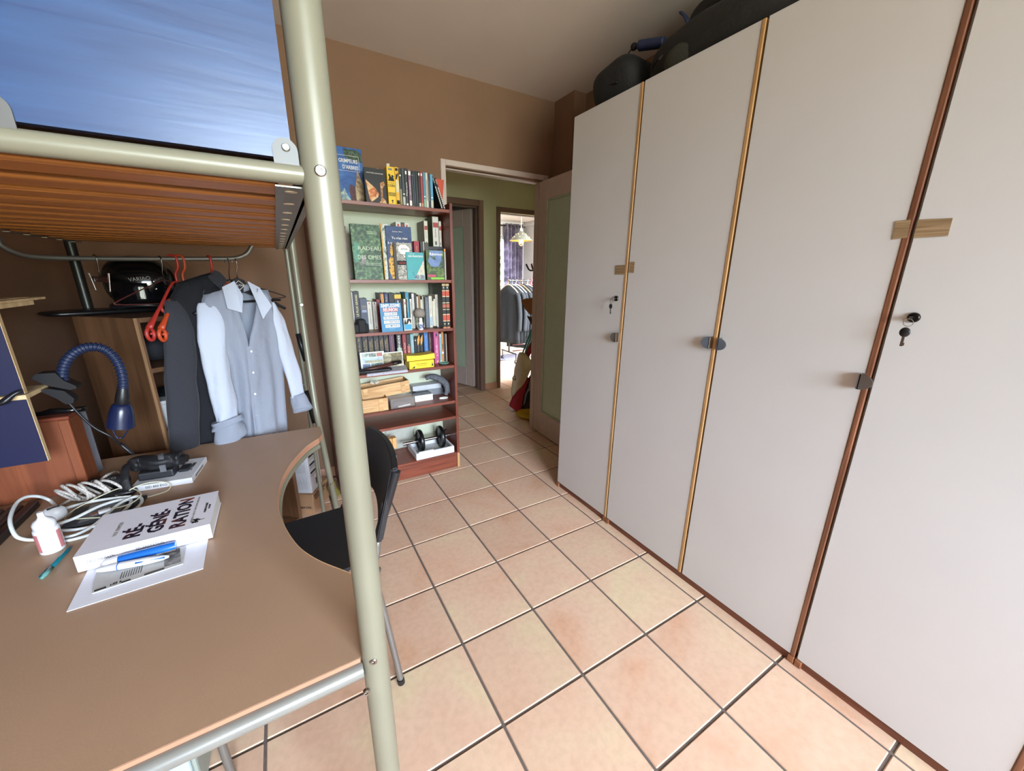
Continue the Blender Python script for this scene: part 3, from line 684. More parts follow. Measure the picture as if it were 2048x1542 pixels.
# ------------------------------------------------------------------ books, film cases and other things on the bookcase
M_PAGES = mat('page_block', '#d8ceb6', .9, var=.06, vscale=90)
M_INK = mat('black_ink', '#1b1a1a', .7); M_WPRINT = mat('white_print', '#e6e3da', .6); M_GOLD = mat('gold_print', '#b89a5a', .5); M_GREYP = mat('grey_print', '#7f7b78', .7)
M_REDP = mat('red_print', '#b5352f', .6)
_pm = {}
def pm(col, rough=.5):
    k = (col, rough)
    if k not in _pm: _pm[k] = mat('printed_cover_'+col.lstrip('#'), col, rough, var=.05, vscale=25)
    return _pm[k]
class Fr:
    """a flat face: origin at its lower corner, unit right / up / out"""
    def __init__(s, o, r, u, w, h): s.o, s.w, s.h = Vector(o), w, h; s.r = Vector(r).normalized(); s.u = Vector(u).normalized(); s.n = s.r.cross(s.u)
    def at(s, a, b, d=0.0): return s.o + s.r*(a*s.w) + s.u*(b*s.h) + s.n*d
def decal(parent, f, a0, b0, a1, b1, m, d=.0004, name='print', t=.0003):
    bm = B(); prism(bm, [f.at(a0, b0, d), f.at(a1, b0, d), f.at(a1, b1, d), f.at(a0, b1, d)], -f.n*t); return obj(name, bm, m, parent)
def decal_poly(parent, f, pts, m, d=.0004, name='print'):
    bm = B(); prism(bm, [f.at(a, b, d) for a, b in pts], -f.n*.0003); return obj(name, bm, m, parent)
def ftext(parent, f, s, a, b, h, m, width=None, vertical=0, d=.0007, bold=0.0):
    """h in metres, width as a share of the face's width (or height when vertical)"""
    if vertical: return text(parent, s, f.at(a, b, d), f.u*vertical, -f.r*vertical, h, m, width*f.h if width else None, bold=bold)
    return text(parent, s, f.at(a, b, d), f.r, f.u, h, m, width*f.w if width else None, bold=bold)
def volume(name, label, cat, o, thick, depth, height, cm, tilt=0.0, yaw=0.0, lean=0.0, group=None, case=False, face=False, rnd=False, pages=None):
    """one bound book or case standing at o (front lower corner); returns (thing, spine frame, cover frame).
    spine out: thickness runs along x, depth into the shelf; face out: cover faces the room"""
    t = thing(name, label, cat, o, group)
    M = Matrix.Translation(Vector(o)) @ Matrix.Rotation(yaw, 4, 'Z') @ Matrix.Rotation(tilt, 4, 'Y') @ Matrix.Rotation(-lean, 4, 'X')
    b = .0022 if thick > .012 else .0012
    bm = B()
    if face:
        W_, D_ = thick, depth                    # cover width, book thickness
        box(bm, (0, 0, 0), (W_, b, height), .0005, M=M); box(bm, (0, D_-b, 0), (W_, D_, height), .0005, M=M); box(bm, (0, b, 0), (b, D_-b, height), .0, M=M)
        obj('cover', bm, cm, t)
        bm = B(); box(bm, (b, b, .003), (W_-.003, D_-b, height-.003), M=M); obj('pages', bm, pages or M_PAGES, t)
    elif case:
        box(bm, (0, 0, 0), (thick, depth, height), .0012, M=M); obj('case', bm, cm, t)
    else:
        if rnd: tube(bm, [M @ Vector((thick/2, .004, 0)), M @ Vector((thick/2, .004, height))], thick/2, 14, flat=1.0)
        box(bm, (0, 0 if not rnd else .004, 0), (thick, b+(.004 if rnd else 0), height), .0006, M=M); box(bm, (0, b, 0), (b, depth, height), M=M); box(bm, (thick-b, b, 0), (thick, depth, height), M=M)
        obj('cover', bm, cm, t)
        bm = B(); box(bm, (b, b, .003), (thick-b, depth-.003, height-.003), M=M); obj('pages', bm, pages or M_PAGES, t)
    R3 = M.to_3x3()
    fs = Fr(M @ Vector((0, 0, 0)), R3 @ Vector((1, 0, 0)), R3 @ Vector((0, 0, 1)), thick, height)
    return t, fs
def lean_px(x, yb, yt): return x-(yb-yt)*(995-x)/(3534-yb)
def spine(name, label, xl, xr, yb, yt, Y, z0, col, depth=.15, xt=None, cat='book', **k):
    m = col if not isinstance(col, str) else pm(col)
    a, b = PY(xl, yb, Y).x, PY(xr, yb, Y).x
    xtop = lean_px(xl, yb, yt) if xt is None else xt
    pt = PY(xtop, yt, Y); h = pt.z-z0
    tl = 0.0 if xt is None else atan2(pt.x-a, h)
    if xt is not None: h = sqrt(h*h+(pt.x-a)**2)
    return volume(name, label, cat, (a, Y, z0), b-a, min(depth, KY1-.014-Y), h, m, tilt=tl, **k)
def face(name, label, TL, BR, Y, z0, col, th, lean=0.08, BL=None, cat='book', yaw=0.0, **k):
    m = col if not isinstance(col, str) else pm(col)
    a = PY(*BL, Y).x if BL else PY(lean_px(TL[0], TL[1], BR[1]), BR[1], Y).x
    b = PY(*BR, Y).x; w = b-a
    h = (PY(TL[0], TL[1], Y+.02).z-z0)/cos(lean)
    return volume(name, label, cat, (a, Y, z0), w, th, h, m, lean=lean, face=True, yaw=yaw, **k)

# ---- top board: two leaning picture books, the yellow box set and the film cases
z = SH[0]
t, f = face('book', 'large blue cover about tree climbers, leaning against the wall above the bookcase', (664, 289), (733, 403), 2.60, z, mottled('blue_tree_photo', ['#1e3d6e', '#2f5c9e', '#3f6fb0', '#8ea6b8'], 14, .4, 6, 0, .8, pos=[.25, .45, .62, .8]), .02, .10, BL=(673, 396))
ftext(t, f, 'GRIMPEURS', .52, .76, .0200, M_WPRINT, .62, bold=.02); ftext(t, f, "D'ARBRES", .58, .65, .0200, M_WPRINT, .52, bold=.02)
M_BARK = mottled('bark_photo', ['#3a2a20', '#a58a66', '#c8b088'], 40, .5, 5); M_LEAFP = mottled('leaf_photo', ['#151f1a', '#2e4636', '#5d7058'], 60, .5, 4); M_CLOUDP = mottled('pale_foliage_photo', ['#2d4f74', '#8fa7a6', '#c9ceb6'], 50, .5, 5)
decal_poly(t, f, [(.70, .0), (.97, .0), (.95, .36), (.86, .52), (.80, .62), (.74, .50), (.68, .30), (.66, .14)], M_BARK); decal_poly(t, f, [(.42, .82), (.98, .76), (.98, .90), (.86, .97), (.40, .97)], M_LEAFP, .0002)
decal_poly(t, f, [(.02, .02), (.55, .02), (.40, .14), (.30, .28), (.16, .18), (.02, .22)], M_CLOUDP, .0002); decal_poly(t, f, [(.50, .05), (.68, .05), (.66, .32), (.52, .36), (.46, .24)], mottled('red_leaf_photo', ['#20161a', '#5a2c30', '#3a2228'], 60, .5, 4), .0003)
for q in ((.10, .585, .88, .59), (.10, .855, .88, .86), (.875, .585, .882, .86)): decal(t, f, *q, M_WPRINT, .0005)
t, f = face('book', 'black cover with an orange rock-face photograph in front of the large blue book', (731, 335), (775, 405), 2.500, z, '#121113', .022, .05, BL=(733, 399.5))
ftext(t, f, 'NATURE SAUVAGE', .5, .86, .006, M_WPRINT, .78)
decal_poly(t, f, [(.04, .66), (.50, .42), (.62, .28), (.56, .18), (.24, .03), (.16, .12), (.10, .40)], mottled('rock_photo', ['#7a3418', '#c77034', '#e2c08c', '#5a2a18'], 26, .5, 5), .0003)
decal_poly(t, f, [(.72, .60), (.90, .66), (.94, .56), (.82, .46), (.80, .20), (.92, .10), (.96, .02), (.60, .02), (.70, .10), (.72, .40)], mottled('rock_photo_warm', ['#3a1d10', '#b07844', '#d9b07a'], 30, .5, 5), .0003)
t, f = spine('disc_box', 'thick bright yellow film box set with dark figures, widest on the top board', 777.8, 793, 406, 332, 2.485, z, '#e3b91c', .13, cat='box', case=True)
ftext(t, f, 'COEN', .5, .50, .0125, M_INK, .86, bold=.03); ftext(t, f, "L'INTEGRALE", .5, .575, .0045, M_INK, .8); decal(t, f, .2, .905, .7, .955, M_GREYP)
decal_poly(t, f, [(.06, .625), (.92, .625), (.84, .70), (.74, .73), (.92, .75), (.70, .79), (.58, .78), (.56, .72), (.42, .78), (.26, .82), (.16, .78), (.26, .73), (.18, .66)], M_INK)
for b0 in (.30, .265, .23): decal(t, f, .04, b0, .97, b0+.018, M_INK)
decal_poly(t, f, [(.36, .10), (.50, .13), (.66, .11), (.54, .08), (.58, .04), (.46, .04), (.48, .08)], M_INK)
t, f = spine('disc_box', 'narrower yellow film case with pale lettering against the thick box set', 793.4, 800.8, 406.5, 333.5, 2.486, z, '#dda72a', .13, cat='box', case=True)
decal(t, f, .1, .34, .9, .66, pm('#cfc59a')); decal(t, f, .15, .90, .8, .97, M_INK); decal_poly(t, f, [(.05, .66), (.5, .70), (.9, .82), (.8, .86), (.5, .80), (.3, .84), (.2, .76)], M_INK); decal(t, f, .1, .03, .9, .13, M_INK); decal(t, f, .15, .03, .85, .055, M_WPRINT)
M_BLKC = mat('black_case_plastic', '#191b1d', .35, var=.06)
cases = [  # xl, xr, yb, yt, spine colour, second colour, label
 (801.3, 805.9, 408, 337, '#2a2c2e', '#8a8468', 'slim black film case right against the narrower yellow case, pale lower half'),
 (806.6, 812.0, 409, 336, '#3b4043', '#b4b0a6', 'grey-black film case with a white square at the foot of its spine'),
 (812.6, 818.0, 410, 336, '#1e1f21', '#d8d5cc', 'black film case with a tall white script title on its spine'),
 (819.6, 825.0, 411.5, 339, '#7d6076', '#c6beb8', 'mauve film case with white lettering between black cases'),
 (825.8, 830.2, 412, 341, '#17191b', '#2f3335', 'plain black film case next to the mauve one'),
 (830.5, 833.4, 412.5, 342, '#26303c', '#4a6178', 'thin navy film case with a faint blue edge'),
 (833.6, 838.2, 412.8, 342, '#0f1012', '#141517', 'plain black film case next to the thin navy one'),
 (838.8, 842.9, 413, 342, '#2b2422', '#cfc9bd', 'brown-black film case with a small white emblem at top'),
 (843.6, 847.8, 413.5, 343, '#a23b40', '#c98a6a', 'red film case standing among dark cases'),
 (848.5, 853.2, 414, 344, '#4f7f95', '#8fae8c', 'blue and green film case beside the red one'),
 (853.6, 857.8, 414.5, 345, '#c9c5b4', '#6b6f78', 'white film case with a thin dark title'),
 (858.0, 861.6, 414.5, 346, '#3a2d2c', '#7a6a5a', 'dark brown film case beside the white one'),
 (862.4, 867.6, 415, 348, '#5595b8', '#c4bda8', 'light blue film case at the end of the upright row')]
for i, (xl, xr, yb, yt, c1, c2, lb) in enumerate(cases):
    t, f = spine('film_case', lb, xl, xr, yb, yt, 2.484+.001*(i % 3), z, M_BLKC if c1.startswith(('#1', '#0')) else c1, .135, cat='film case', group='film cases on the bookcase top', case=True)
    if i == 2: ftext(t, f, 'Maitresse', .5, .45, .009, M_WPRINT, .36, 1); decal(t, f, .2, .84, .75, .93, M_WPRINT); decal(t, f, .15, .02, .85, .07, M_WPRINT)
    elif i == 3: decal(t, f, .08, .85, .9, .96, M_WPRINT); ftext(t, f, 'LES AMANTS', .5, .52, .006, M_WPRINT, .4, 1); decal(t, f, .08, .02, .92, .16, M_WPRINT)
    elif i in (1, 9, 12): decal(t, f, .08, .02, .92, .24, pm(c2)); decal(t, f, .15, .3, .85, .33, M_WPRINT)
    elif i == 0: decal(t, f, .1, .02, .9, .45, pm(c2)); decal(t, f, .2, .80, .8, .84, M_WPRINT)
    elif i in (7, 8): decal(t, f, .2, .88, .8, .95, M_WPRINT); decal(t, f, .1, .02, .9, .12, pm(c2))
    elif i in (10, 11): decal(t, f, .35, .2, .65, .8, pm(c2))
    elif i == 5: decal(t, f, .05, .1, .3, .95, pm(c2))
    elif i == 4: decal(t, f, .2, .86, .8, .89, M_GREYP); decal(t, f, .3, .62, .7, .82, pm(c2))
for xl, xr, xt, yt, c, lb in ((883.2, 886.0, 863.5, 353, '#c7c4ba', 'tilted black and white film case slumped against the upright row'), (888.2, 891.0, 868.6, 356, '#b9b6ad', 'outermost tilted striped film case at the end of the row')):
    t, f = spine('film_case', lb, xl, xr, 417, yt, 2.484, z, M_BLKC, .135, xt=xt, cat='film case', group='film cases on the bookcase top', case=True)
    decal(t, f, .1, .03, .9, .7, pm(c)); decal(t, f, .1, .8, .9, .95, pm('#8a7a70'))
    for k in range(9): decal(t, f, .2, .08+k*.066, .8, .10+k*.066, M_INK, .0006)
bm = B(); P = [PY(870.6, 357, 2.62), PY(888, 360, 2.62), PY(884, 417, 2.62), PY(879, 417, 2.62)]
o = tag(obj('leaflet', B() if False else (lambda b_: (quad(b_, list(reversed(P)), .003), b_)[1])(bm), pm('#c2492f')), 'orange-red leaflet standing behind the tilted film cases', 'leaflet')
for k, (lb, x0, y0, x1, y1) in enumerate((('small cream paper tab poking up above the yellow box set', 774.5, 327, 780.5, 340), ('small cream paper slip behind the black rock-photo book', 752, 337, 758, 345))):
    bm = B(); quad(bm, [PY(x0, y1+60, 2.63), PY(x1, y1+60, 2.63), PY(x1-1.5, y0, 2.63), PY(x0-1.5, y0, 2.63)], .0015); tag(obj('paper_tab', bm, pm('#d9d1b4')), lb, 'paper')

# ---- second board
z = SH[1]
spine('book', 'tall white spine at the hidden end of the second board', 689, 697.5, 557.5, 439, 2.485, z, '#c9c4bb', .2); 
spine('book', 'thin dark maroon spine beside the large green forest book', 698, 701.5, 558, 452, 2.50, z, '#4a2029', .2)
t, f = face('book', 'large green forest cover titled in thin letters on the second board', (703.5, 447), (768, 559.5), 2.476, z, mottled('forest_photo', ['#101812', '#27402a', '#4c6e46', '#7f9a66'], 55, .5, 4, 0, .3, pos=[.25, .42, .58, .75]), .03, .055, BL=(711, 559))
M_PALEG = pm('#b9c4a4'); ftext(t, f, 'RADEAU', .60, .57, .022, M_PALEG, .80); ftext(t, f, 'DES CIMES', .56, .41, .022, M_PALEG, .80)
decal(t, f, .55, .84, .9, .847, M_PALEG); decal(t, f, .55, .87, .9, .877, M_PALEG); decal(t, f, .40, .27, .95, .277, M_PALEG); decal(t, f, .40, .30, .95, .307, M_PALEG)
decal_poly(t, f, [(.04, .3), (.24, .36), (.26, .6), (.14, .72), (.04, .6)], mottled('teal_leaf_photo', ['#1f4a3a', '#4a8a6c', '#2e6048'], 60, .5, 4), .0002); decal_poly(t, f, [(.25, .26), (.42, .3), (.44, .42), (.30, .44)], mottled('pink_leaf_photo', ['#4a5a44', '#8a7a80', '#3a4a38'], 60, .5, 4), .0002)
t, f = face('book', 'green and white picture book with a yellow spine edge, behind the blue comic', (761.5, 447), (790, 559.5), 2.52, z, mottled('green_white_print', ['#2d4a3a', '#cfd2c8', '#3f5c4a'], 30, .5, 4), .014, .05, BL=(772.5, 559))
bm = B(); prism(bm, [f.at(-.13, 0), f.at(0, 0), f.at(0, 1), f.at(-.13, 1)], -f.n*.012); obj('spine', bm, pm('#c9962c'), t)
M_NAVYP = mottled('navy_painted_print', ['#16233f', '#223a63', '#2c4a78'], 18, .5, 4, 0, 1.6)
t, f = face('book', 'dark blue comic with white handwritten title, half hidden behind smaller books', (771, 451), (829, 559.5), 2.500, z, M_NAVYP, .012, .05, BL=(779.5, 559))
ftext(t, f, "Tu n'as rien", .52, .78, .0125, M_WPRINT, .62, bold=.02); ftext(t, f, 'à craindre de moi', .50, .69, .0125, M_WPRINT, .90, bold=.02); ftext(t, f, 'Joann Sfar', .45, .90, .006, M_WPRINT, .4)
decal_poly(t, f, [(.12, .02), (.30, .02), (.28, .25), (.26, .60), (.20, .68), (.13, .62), (.10, .52), (.14, .44), (.03, .38), (.02, .18)], mottled('yellow_leopard_print', ['#2a1e12', '#c58f1e', '#dca82c'], 70, .5, 3, pos=[.36, .42, .7]), .0006)
for xl, xr, yt, c, lb in ((795, 804.5, 443.5, '#cfcabd', 'white spine with a red mark behind the blue comic'), (805, 811.5, 444.5, '#3d3a3c', 'charcoal spine between two white ones behind the blue comic'), (812, 820.5, 445.5, '#cdc8bd', 'white spine nearer the bare backboard behind the blue comic')):
    t, f = spine('book', lb, xl+4, xr+4, 559, yt, 2.60, z, c, .14); decal(t, f, .3, .93, .65, .965, M_REDP)
t, f = face('book', 'black and white drawn cover with a red word, brown spine, behind the teal city guide', (790, 485), (828, 560), 2.482, z, mottled('ink_drawing_print', ['#141312', '#d5d0c2', '#1a1918', '#cfcabc'], 60, .6, 4, 0, 1.5, pos=[.34, .44, .52, .62]), .012, .06, BL=(797.5, 560))
decal(t, f, .0, .40, 1, .52, M_INK); ftext(t, f, 'GRANDVILLE', .52, .455, .011, M_REDP, .8); decal_poly(t, f, [(.14, .78), (.28, .70), (.6, .69), (.82, .76), (.86, .86), (.62, .95), (.3, .95), (.14, .88)], M_WPRINT, .0003); ftext(t, f, 'AUTOUR', .50, .83, .011, M_INK, .42)
bm = B(); prism(bm, [f.at(-.18, 0), f.at(0, 0), f.at(0, 1), f.at(-.18, 1)], -f.n*.011); obj('spine', bm, pm('#35241c'), t)
t, f = face('guidebook', 'teal city guidebook with a pale map corner on the second board', (808.5, 504), (850.5, 560), 2.472, z, '#3f9a9c', .010, .07, BL=(816, 560.5))
ftext(t, f, 'SAN FRANCISCO', .54, .855, .0095, M_WPRINT, .86, bold=.03); ftext(t, f, 'Carnet', .32, .94, .005, M_WPRINT, .3)
decal_poly(t, f, [(.99, .02), (.40, .02), (.99, .74)], mottled('map_print', ['#5a5850', '#d2cdb8', '#c8c2ac', '#3c3a36'], 120, .6, 5, pos=[.3, .42, .62, .7]), .0003)
for a0 in (.42, .72): decal(t, f, a0, .03, a0+.25, .18, mottled('mini_photo', ['#24303a', '#8a98a4', '#2a2a2a'], 90, .5, 4), .0006)
decal_poly(t, f, [(.28, .30), (.32, .29), (.44, .08), (.42, .06)], pm('#236a70'), .0003)
for xl, xr, yt, c, lb, g_ in ((829, 839, 482, '#9c2536', 'crimson spine with gold lettering behind the guidebooks', 1), (841, 846.5, 483, '#26282a', 'black-green spine beside the crimson one', 0), (847, 848.6, 483, '#cfc8b4', 'very thin cream spine beside the black-green one', 0), (849.5, 857, 485, '#4a423c', 'dark taupe spine over the top of the guidebook with mountain view', 0)):
    t, f = spine('book', lb, xl+3, xr+3, 559, yt, 2.54, z, c, .15)
    if g_: ftext(t, f, 'HISTOIRE', .5, .72, .007, M_GOLD, .3, 1)
t = thing('storage_box', 'black box at the back of the second board carrying tall standing guides', 'box', (PY(872, 540, 2.62).x, 2.66, z)); bm = B(); zb2 = PY(870, 494, 2.62).z; box(bm, (PY(850, 550, 2.62).x, 2.60, z), (PY(886, 550, 2.62).x, 2.752, zb2), .002); obj('body', bm, M_BLKC, t)
bm = B(); box(bm, (PY(850, 550, 2.62).x-.0015, 2.5985, zb2-.02), (PY(886, 550, 2.62).x+.0015, 2.753, zb2+.001), .001); obj('lid', bm, M_BLKC, t)
for xl, xr, yb, yt, c, sc, lb in ((850, 857, 496, 441, '#7d7268', '#cfc9b6', 'leaning white-spined guide with brown sides, standing high on the black box'), (866.5, 878.5, 494, 432.5, '#3f5226', '#cbc6ba', 'tallest white-spined guide with green sides and a red photo on top of the black box'), (879.5, 884, 498, 442, '#8a847c', '#c9c4b8', 'thin white guide at the end of those standing on the black box')):
    t, f = spine('book', lb, xl, xr, yb, yt, 2.605, zb2+.001, c, .14, cat='book')
    decal(t, f, .02, .01, .98, .99, pm(sc)); decal(t, f, .1, .64, .95, .80, mottled('red_photo_spot', ['#35451f', '#b03a30', '#7a2c26'], 80, .5, 3), .0007); decal(t, f, .42, .30, .52, .6, M_GREYP, .0007); decal(t, f, .35, .06, .62, .18, pm('#3d4450'), .0007)
t, f = face('guidebook', 'guidebook with a mountain viewpoint photo and white island name on the second board', (849.5, 500), (889.5, 558.5), 2.474, z, mottled('island_photo', ['#23301c', '#3f5a28', '#70823a'], 45, .5, 4), .016, .05, BL=(855, 559.5))
decal_poly(t, f, [(.10, .62), (.24, .48), (.42, .44), (.70, .46), (.84, .66), (.96, .99), (.22, .99), (.20, .8)], mottled('sky_photo', ['#4a5e8e', '#7089b4', '#5d76a4'], 12, .5, 3), .0003); ftext(t, f, 'Réunion', .56, .87, .0165, M_WPRINT, .72, bold=.02)
decal_poly(t, f, [(.2, .80), (.48, .80), (.56, .66), (.40, .70)], M_LEAFP, .0005); decal(t, f, .05, .10, .50, .18, pm('#b8405a'), .0005); decal(t, f, .22, .02, .97, .08, pm('#7cb83a'), .0005); decal_poly(t, f, [(.76, .40), (.99, .40), (.99, .8), (.84, .66)], M_LEAFP, .0005)
t, f = spine('book', 'thin grey spine with an orange head beside the mountain-view guide', 890, 893, 558, 497.5, 2.48, z, '#a8a294', .13); decal(t, f, .05, .9, .95, .99, pm('#d08a2a'))

# ---- third board
z = SH[2]
def plain(rows, zz, Y, group=None, pre=''):
    for r in rows:
        xl, xr, yb, yt, c, lb = r[:6]; k = r[6] if len(r) > 6 else {}
        t, f = spine('book', lb, xl, xr, yb, yt, k.get('Y', Y), zz, c, k.get('d', .13), xt=k.get('xt'))
        if 'txt' in k:
            s, a, b, h, m_, w_ = k['txt']; ftext(t, f, s, a, b, h, m_, w_, 1, bold=.01)
        for q in k.get('dec', ()): decal(t, f, *q[:4], q[4] if not isinstance(q[4], str) else pm(q[4]), q[5] if len(q) > 5 else .0004)
        for q in k.get('more', ()): ftext(t, f, *q[:4], q[4], q[5], 1)
plain([
 (702, 712, 660, 584, '#b3b0b4', 'grey-white spine behind the bed post on the third board', dict(txt=('LE MONDE', .5, .55, .006, M_GREYP, .5))),
 (712.5, 724.5, 660, 583, '#191719', 'black spine with a big cream vertical title on the third board', dict(txt=('LE PLUS GRAND', .52, .64, .0125, pm('#dccf98'), .56), more=[('ROMAN', .55, .22, .008, pm('#b5573a'), .16)])),
 (725, 739, 660, 597, '#3f4557', 'slate-blue spine with a pale label beside the black titled one', dict(dec=[(.2, .56, .85, .64, '#8f94a4'), (.2, .74, .85, .77, '#8a7a6a'), (.2, .69, .85, .71, '#8a7a6a')])),
 (738.5, 747.5, 658, 603, '#c9c3b2', 'cream spine with a red dot beside the slate-blue one', dict(dec=[(.35, .9, .6, .95, '#a5484a'), (.42, .2, .56, .75, '#8a857c')])),
 (749, 757, 658, 604, '#c6c0b4', 'cream spine with a black notch mark beside the dark red one', dict(dec=[(.4, .9, .65, .99, '#3a3636'), (.42, .25, .56, .7, '#9a958c'), (.4, .05, .62, .09, '#3a3a4a')])),
 (757.5, 767, 658, 599, '#7c1f2a', 'dark red spine half behind the blue travel guide'),
 (764, 772.5, 655, 586, '#4a1f22', 'maroon spine with a yellow-orange band above the travel guide', dict(dec=[(.3, .05, .95, .97, '#c98a34')], )),
 (773.5, 781, 655, 586, '#252a55', 'navy spine with pale lettering above the travel guide', dict(txt=('BLEU', .5, .85, .008, pm('#c9b8a8'), .18))),
 (782, 792.5, 655, 586, '#1c1712', 'very dark brown spine above the travel guide'),
 (793, 806, 655, 587, '#2c2f33', 'dark grey spine with a yellow label at its head', dict(dec=[(.0, .86, 1, .97, '#d9b93a'), (.0, .845, 1, .86, '#c0552a'), (.42, .5, .58, .8, '#c9c6c0')])),
 ], z, 2.634)
plain([
 (810.5, 817, 656, 598, '#cfc8b8', 'cream spine with a small red square beside the blue travel guide', dict(dec=[(.25, .82, .75, .90, '#a8505a'), (.42, .3, .58, .6, '#9a948a')])),
 (814.5, 821, 656, 585, '#2e7f9c', 'teal-blue spine with yellow lettering on the third board', dict(txt=('OUTREMER', .5, .66, .006, pm('#cfc27a'), .4))),
 (822.5, 826, 656, 598, '#cbc6b6', 'slim cream spine next to the teal-blue one', dict(dec=[(.3, .5, .6, .9, '#8a857a')])),
 (827, 831.5, 657, 587, '#cfcbc2', 'taller white spine leaning beside the slim cream one', dict(dec=[(.4, .3, .6, .9, '#9c978e')])),
 (832, 836.5, 656, 586.5, '#201d1d', 'black spine next to the taller white one'),
 (834.5, 839, 654, 593, '#cdc7b4', 'cream spine behind the domed glass jar, beside the ochre one', dict(Y=2.60)),
 (839, 843, 654, 590, '#8a5a2c', 'ochre-brown spine rising behind the domed jar', dict(Y=2.60)),
 (843.4, 847, 654, 599, '#c9c3ae', 'short cream spine just past the ochre-brown one', dict(Y=2.60)),
 (847.4, 850, 654, 593, '#cdc8b8', 'thin cream spine behind the domed jar, second past the ochre one', dict(Y=2.60)),
 (850.4, 852.6, 654, 593, '#c5c0b0', 'thinnest cream spine behind the domed jar', dict(Y=2.60)),
 (852.8, 859.5, 654, 594, '#596069', 'blue-grey spine with faint pale title beside the domed jar', dict(txt=('VOYAGE AU BOUT', .5, .5, .006, pm('#8d949c'), .7))),
 (860.2, 866.2, 654, 592, '#cfc9b8', 'cream spine with capital letters and a pale blue lower half', dict(txt=('TERRES D AILLEURS', .5, .68, .0055, M_GREYP, .5), dec=[(.2, .06, .8, .34, '#8ab0cc')])),
 (866.8, 869.2, 654, 602, '#d2cab2', 'first of two thin plain cream spines beside the capital-letter spine'),
 (869.4, 872.2, 654, 598, '#d4ccb6', 'second and taller thin plain cream spine'),
 (872.8, 880.5, 653.5, 589, '#c3bbac', 'wide cream-grey spine with a black branching drawing at its foot', dict(txt=('POESIES', .4, .75, .005, M_GREYP, .3))),
 ], z, 2.562)
t, f = volume('slipcase', 'tall plain black box file behind the two banded black volumes', 'box', (PY(881, 655, 2.53).x, 2.53, z), .042, .20, PY(868, 567.5, 2.53).z-z, M_BLKC, case=True)
for xl, xr, lb in ((887.0, 893.2, 'black volume with orange and cream bands, nearer the book row'), (894.0, 900.6, 'black volume with orange and cream bands, against the bookcase side')):
    t, f = spine('book', lb, xl, xr, 655.5, 567.5, 2.472, z, '#16140f', .19, group='banded black volumes', cat='book')
    for b0, b1, c in ((.0, .035, '#b5764a'), (.16, .18, '#c6b48c'), (.18, .31, '#b5452c'), (.31, .33, '#c6b48c'), (.42, .44, '#a79c78'), (.47, .55, '#a8583c'), (.57, .59, '#c6b48c'), (.71, .73, '#c6b48c'), (.73, .84, '#b5452c'), (.84, .86, '#c6b48c'), (.95, 1.0, '#b59a6a')): decal(t, f, .0, b0, 1, b1, pm(c))
    for b0 in (.09, .90): decal(t, f, .35, b0, .65, b0+.03, pm('#c9c8a8'))
t, f = face('guidebook', 'blue travel guide with stacked white title strips, propped at the front of the third board', (756.5, 606.5), (806.5, 661.5), 2.470, z, '#23739c', .012, .10, BL=(764.5, 664))
ftext(t, f, 'SIMPLISSIME', .5, .905, .0205, M_WPRINT, .90, bold=.03)
decal(t, f, .12, .70, .84, .83, pm('#b02a40')); ftext(t, f, 'RÉUNION', .48, .762, .0205, M_WPRINT, .66, d=.0012, bold=.03)
for s, a, b, w_ in (('LE GUIDE', .48, .620, .54), ('DE VOYAGE', .49, .485, .66), ('LE + PRATIQUE', .50, .345, .68), ('DU MONDE', .52, .205, .62)):
    decal(t, f, a-w_/2-.03, b-.055, a+w_/2+.03, b+.055, M_WPRINT); ftext(t, f, s, a, b, .013, pm('#35506a'), w_, d=.0012, bold=.02)
decal(t, f, .34, .09, .62, .115, pm('#5a93b4'))
# small things standing in front of the third board's books
t = thing('camera_case', 'black soft camera case at the bed-post end of the third board', 'case', (PZ(720, 666, z).x, 2.50, z))
c0 = PY(722, 660, 2.49); bm = B(); box(bm, (c0.x-.052, 2.475, z), (c0.x+.045, 2.56, z+.058), .012, 3); obj('body', bm, mat('black_nylon', '#151517', .75, bump=.1, bscale=300), t)
bm = B(); box(bm, (c0.x-.016, 2.468, z+.002), (c0.x+.03, 2.535, z+.084), .01, 3); obj('flap', bm, MATS['black_nylon'], t)
t, f = face('small_card', 'small card with tree silhouettes and a turquoise block in front of the cream spines', (804.5, 636), (824.5, 659.5), 2.480, z, '#c9c2b2', .004, .05, BL=(808.5, 660), cat='card')
decal(t, f, .06, .08, .98, .50, pm('#2f93b5')); decal_poly(t, f, [(.04, .50), (.2, .95), (.34, .6), (.48, .9), (.72, .96), (.96, .85), (.9, .52), (.7, .8), (.5, .52)], M_INK)
jar = thing('glass_jar', 'glass jar with a big grey domed lid on the third board', 'jar', (PZ(838, 655, z).x, 2.535, z))
jc = (PY(840, 650, 2.535).x, 2.535, z); bm = B(); lathe(bm, [(.020, .0), (.024, .004), (.027, .03), (.029, .07), (.026, .078)], jc, 24); obj('vessel', bm, glass('jar_glass', '#cfd8c8', .08), jar, smooth=True, angle=50)
bm = B(); lathe(bm, [(.026, .076), (.034, .082), (.0375, .097), (.036, .113), (.028, .126), (.012, .133), (.0002, .134)], jc, 24); obj('lid', bm, mat('grey_felted_lid', '#8d8378', .85, bump=.1, bscale=200), jar, smooth=True, angle=50)
bt = thing('vial', 'small white dropper bottle with a blue and black label in front of the domed jar', 'bottle', (PZ(839.5, 658.5, z).x, 2.478, z))
vc = (PZ(839.5, 658.5, z).x, 2.480, z); bm = B(); lathe(bm, [(.0145, 0), (.0155, .002), (.0155, .043), (.013, .048), (.0105, .052)], vc, 22); obj('body', bm, M_WPRINT, bt, smooth=True, angle=40)
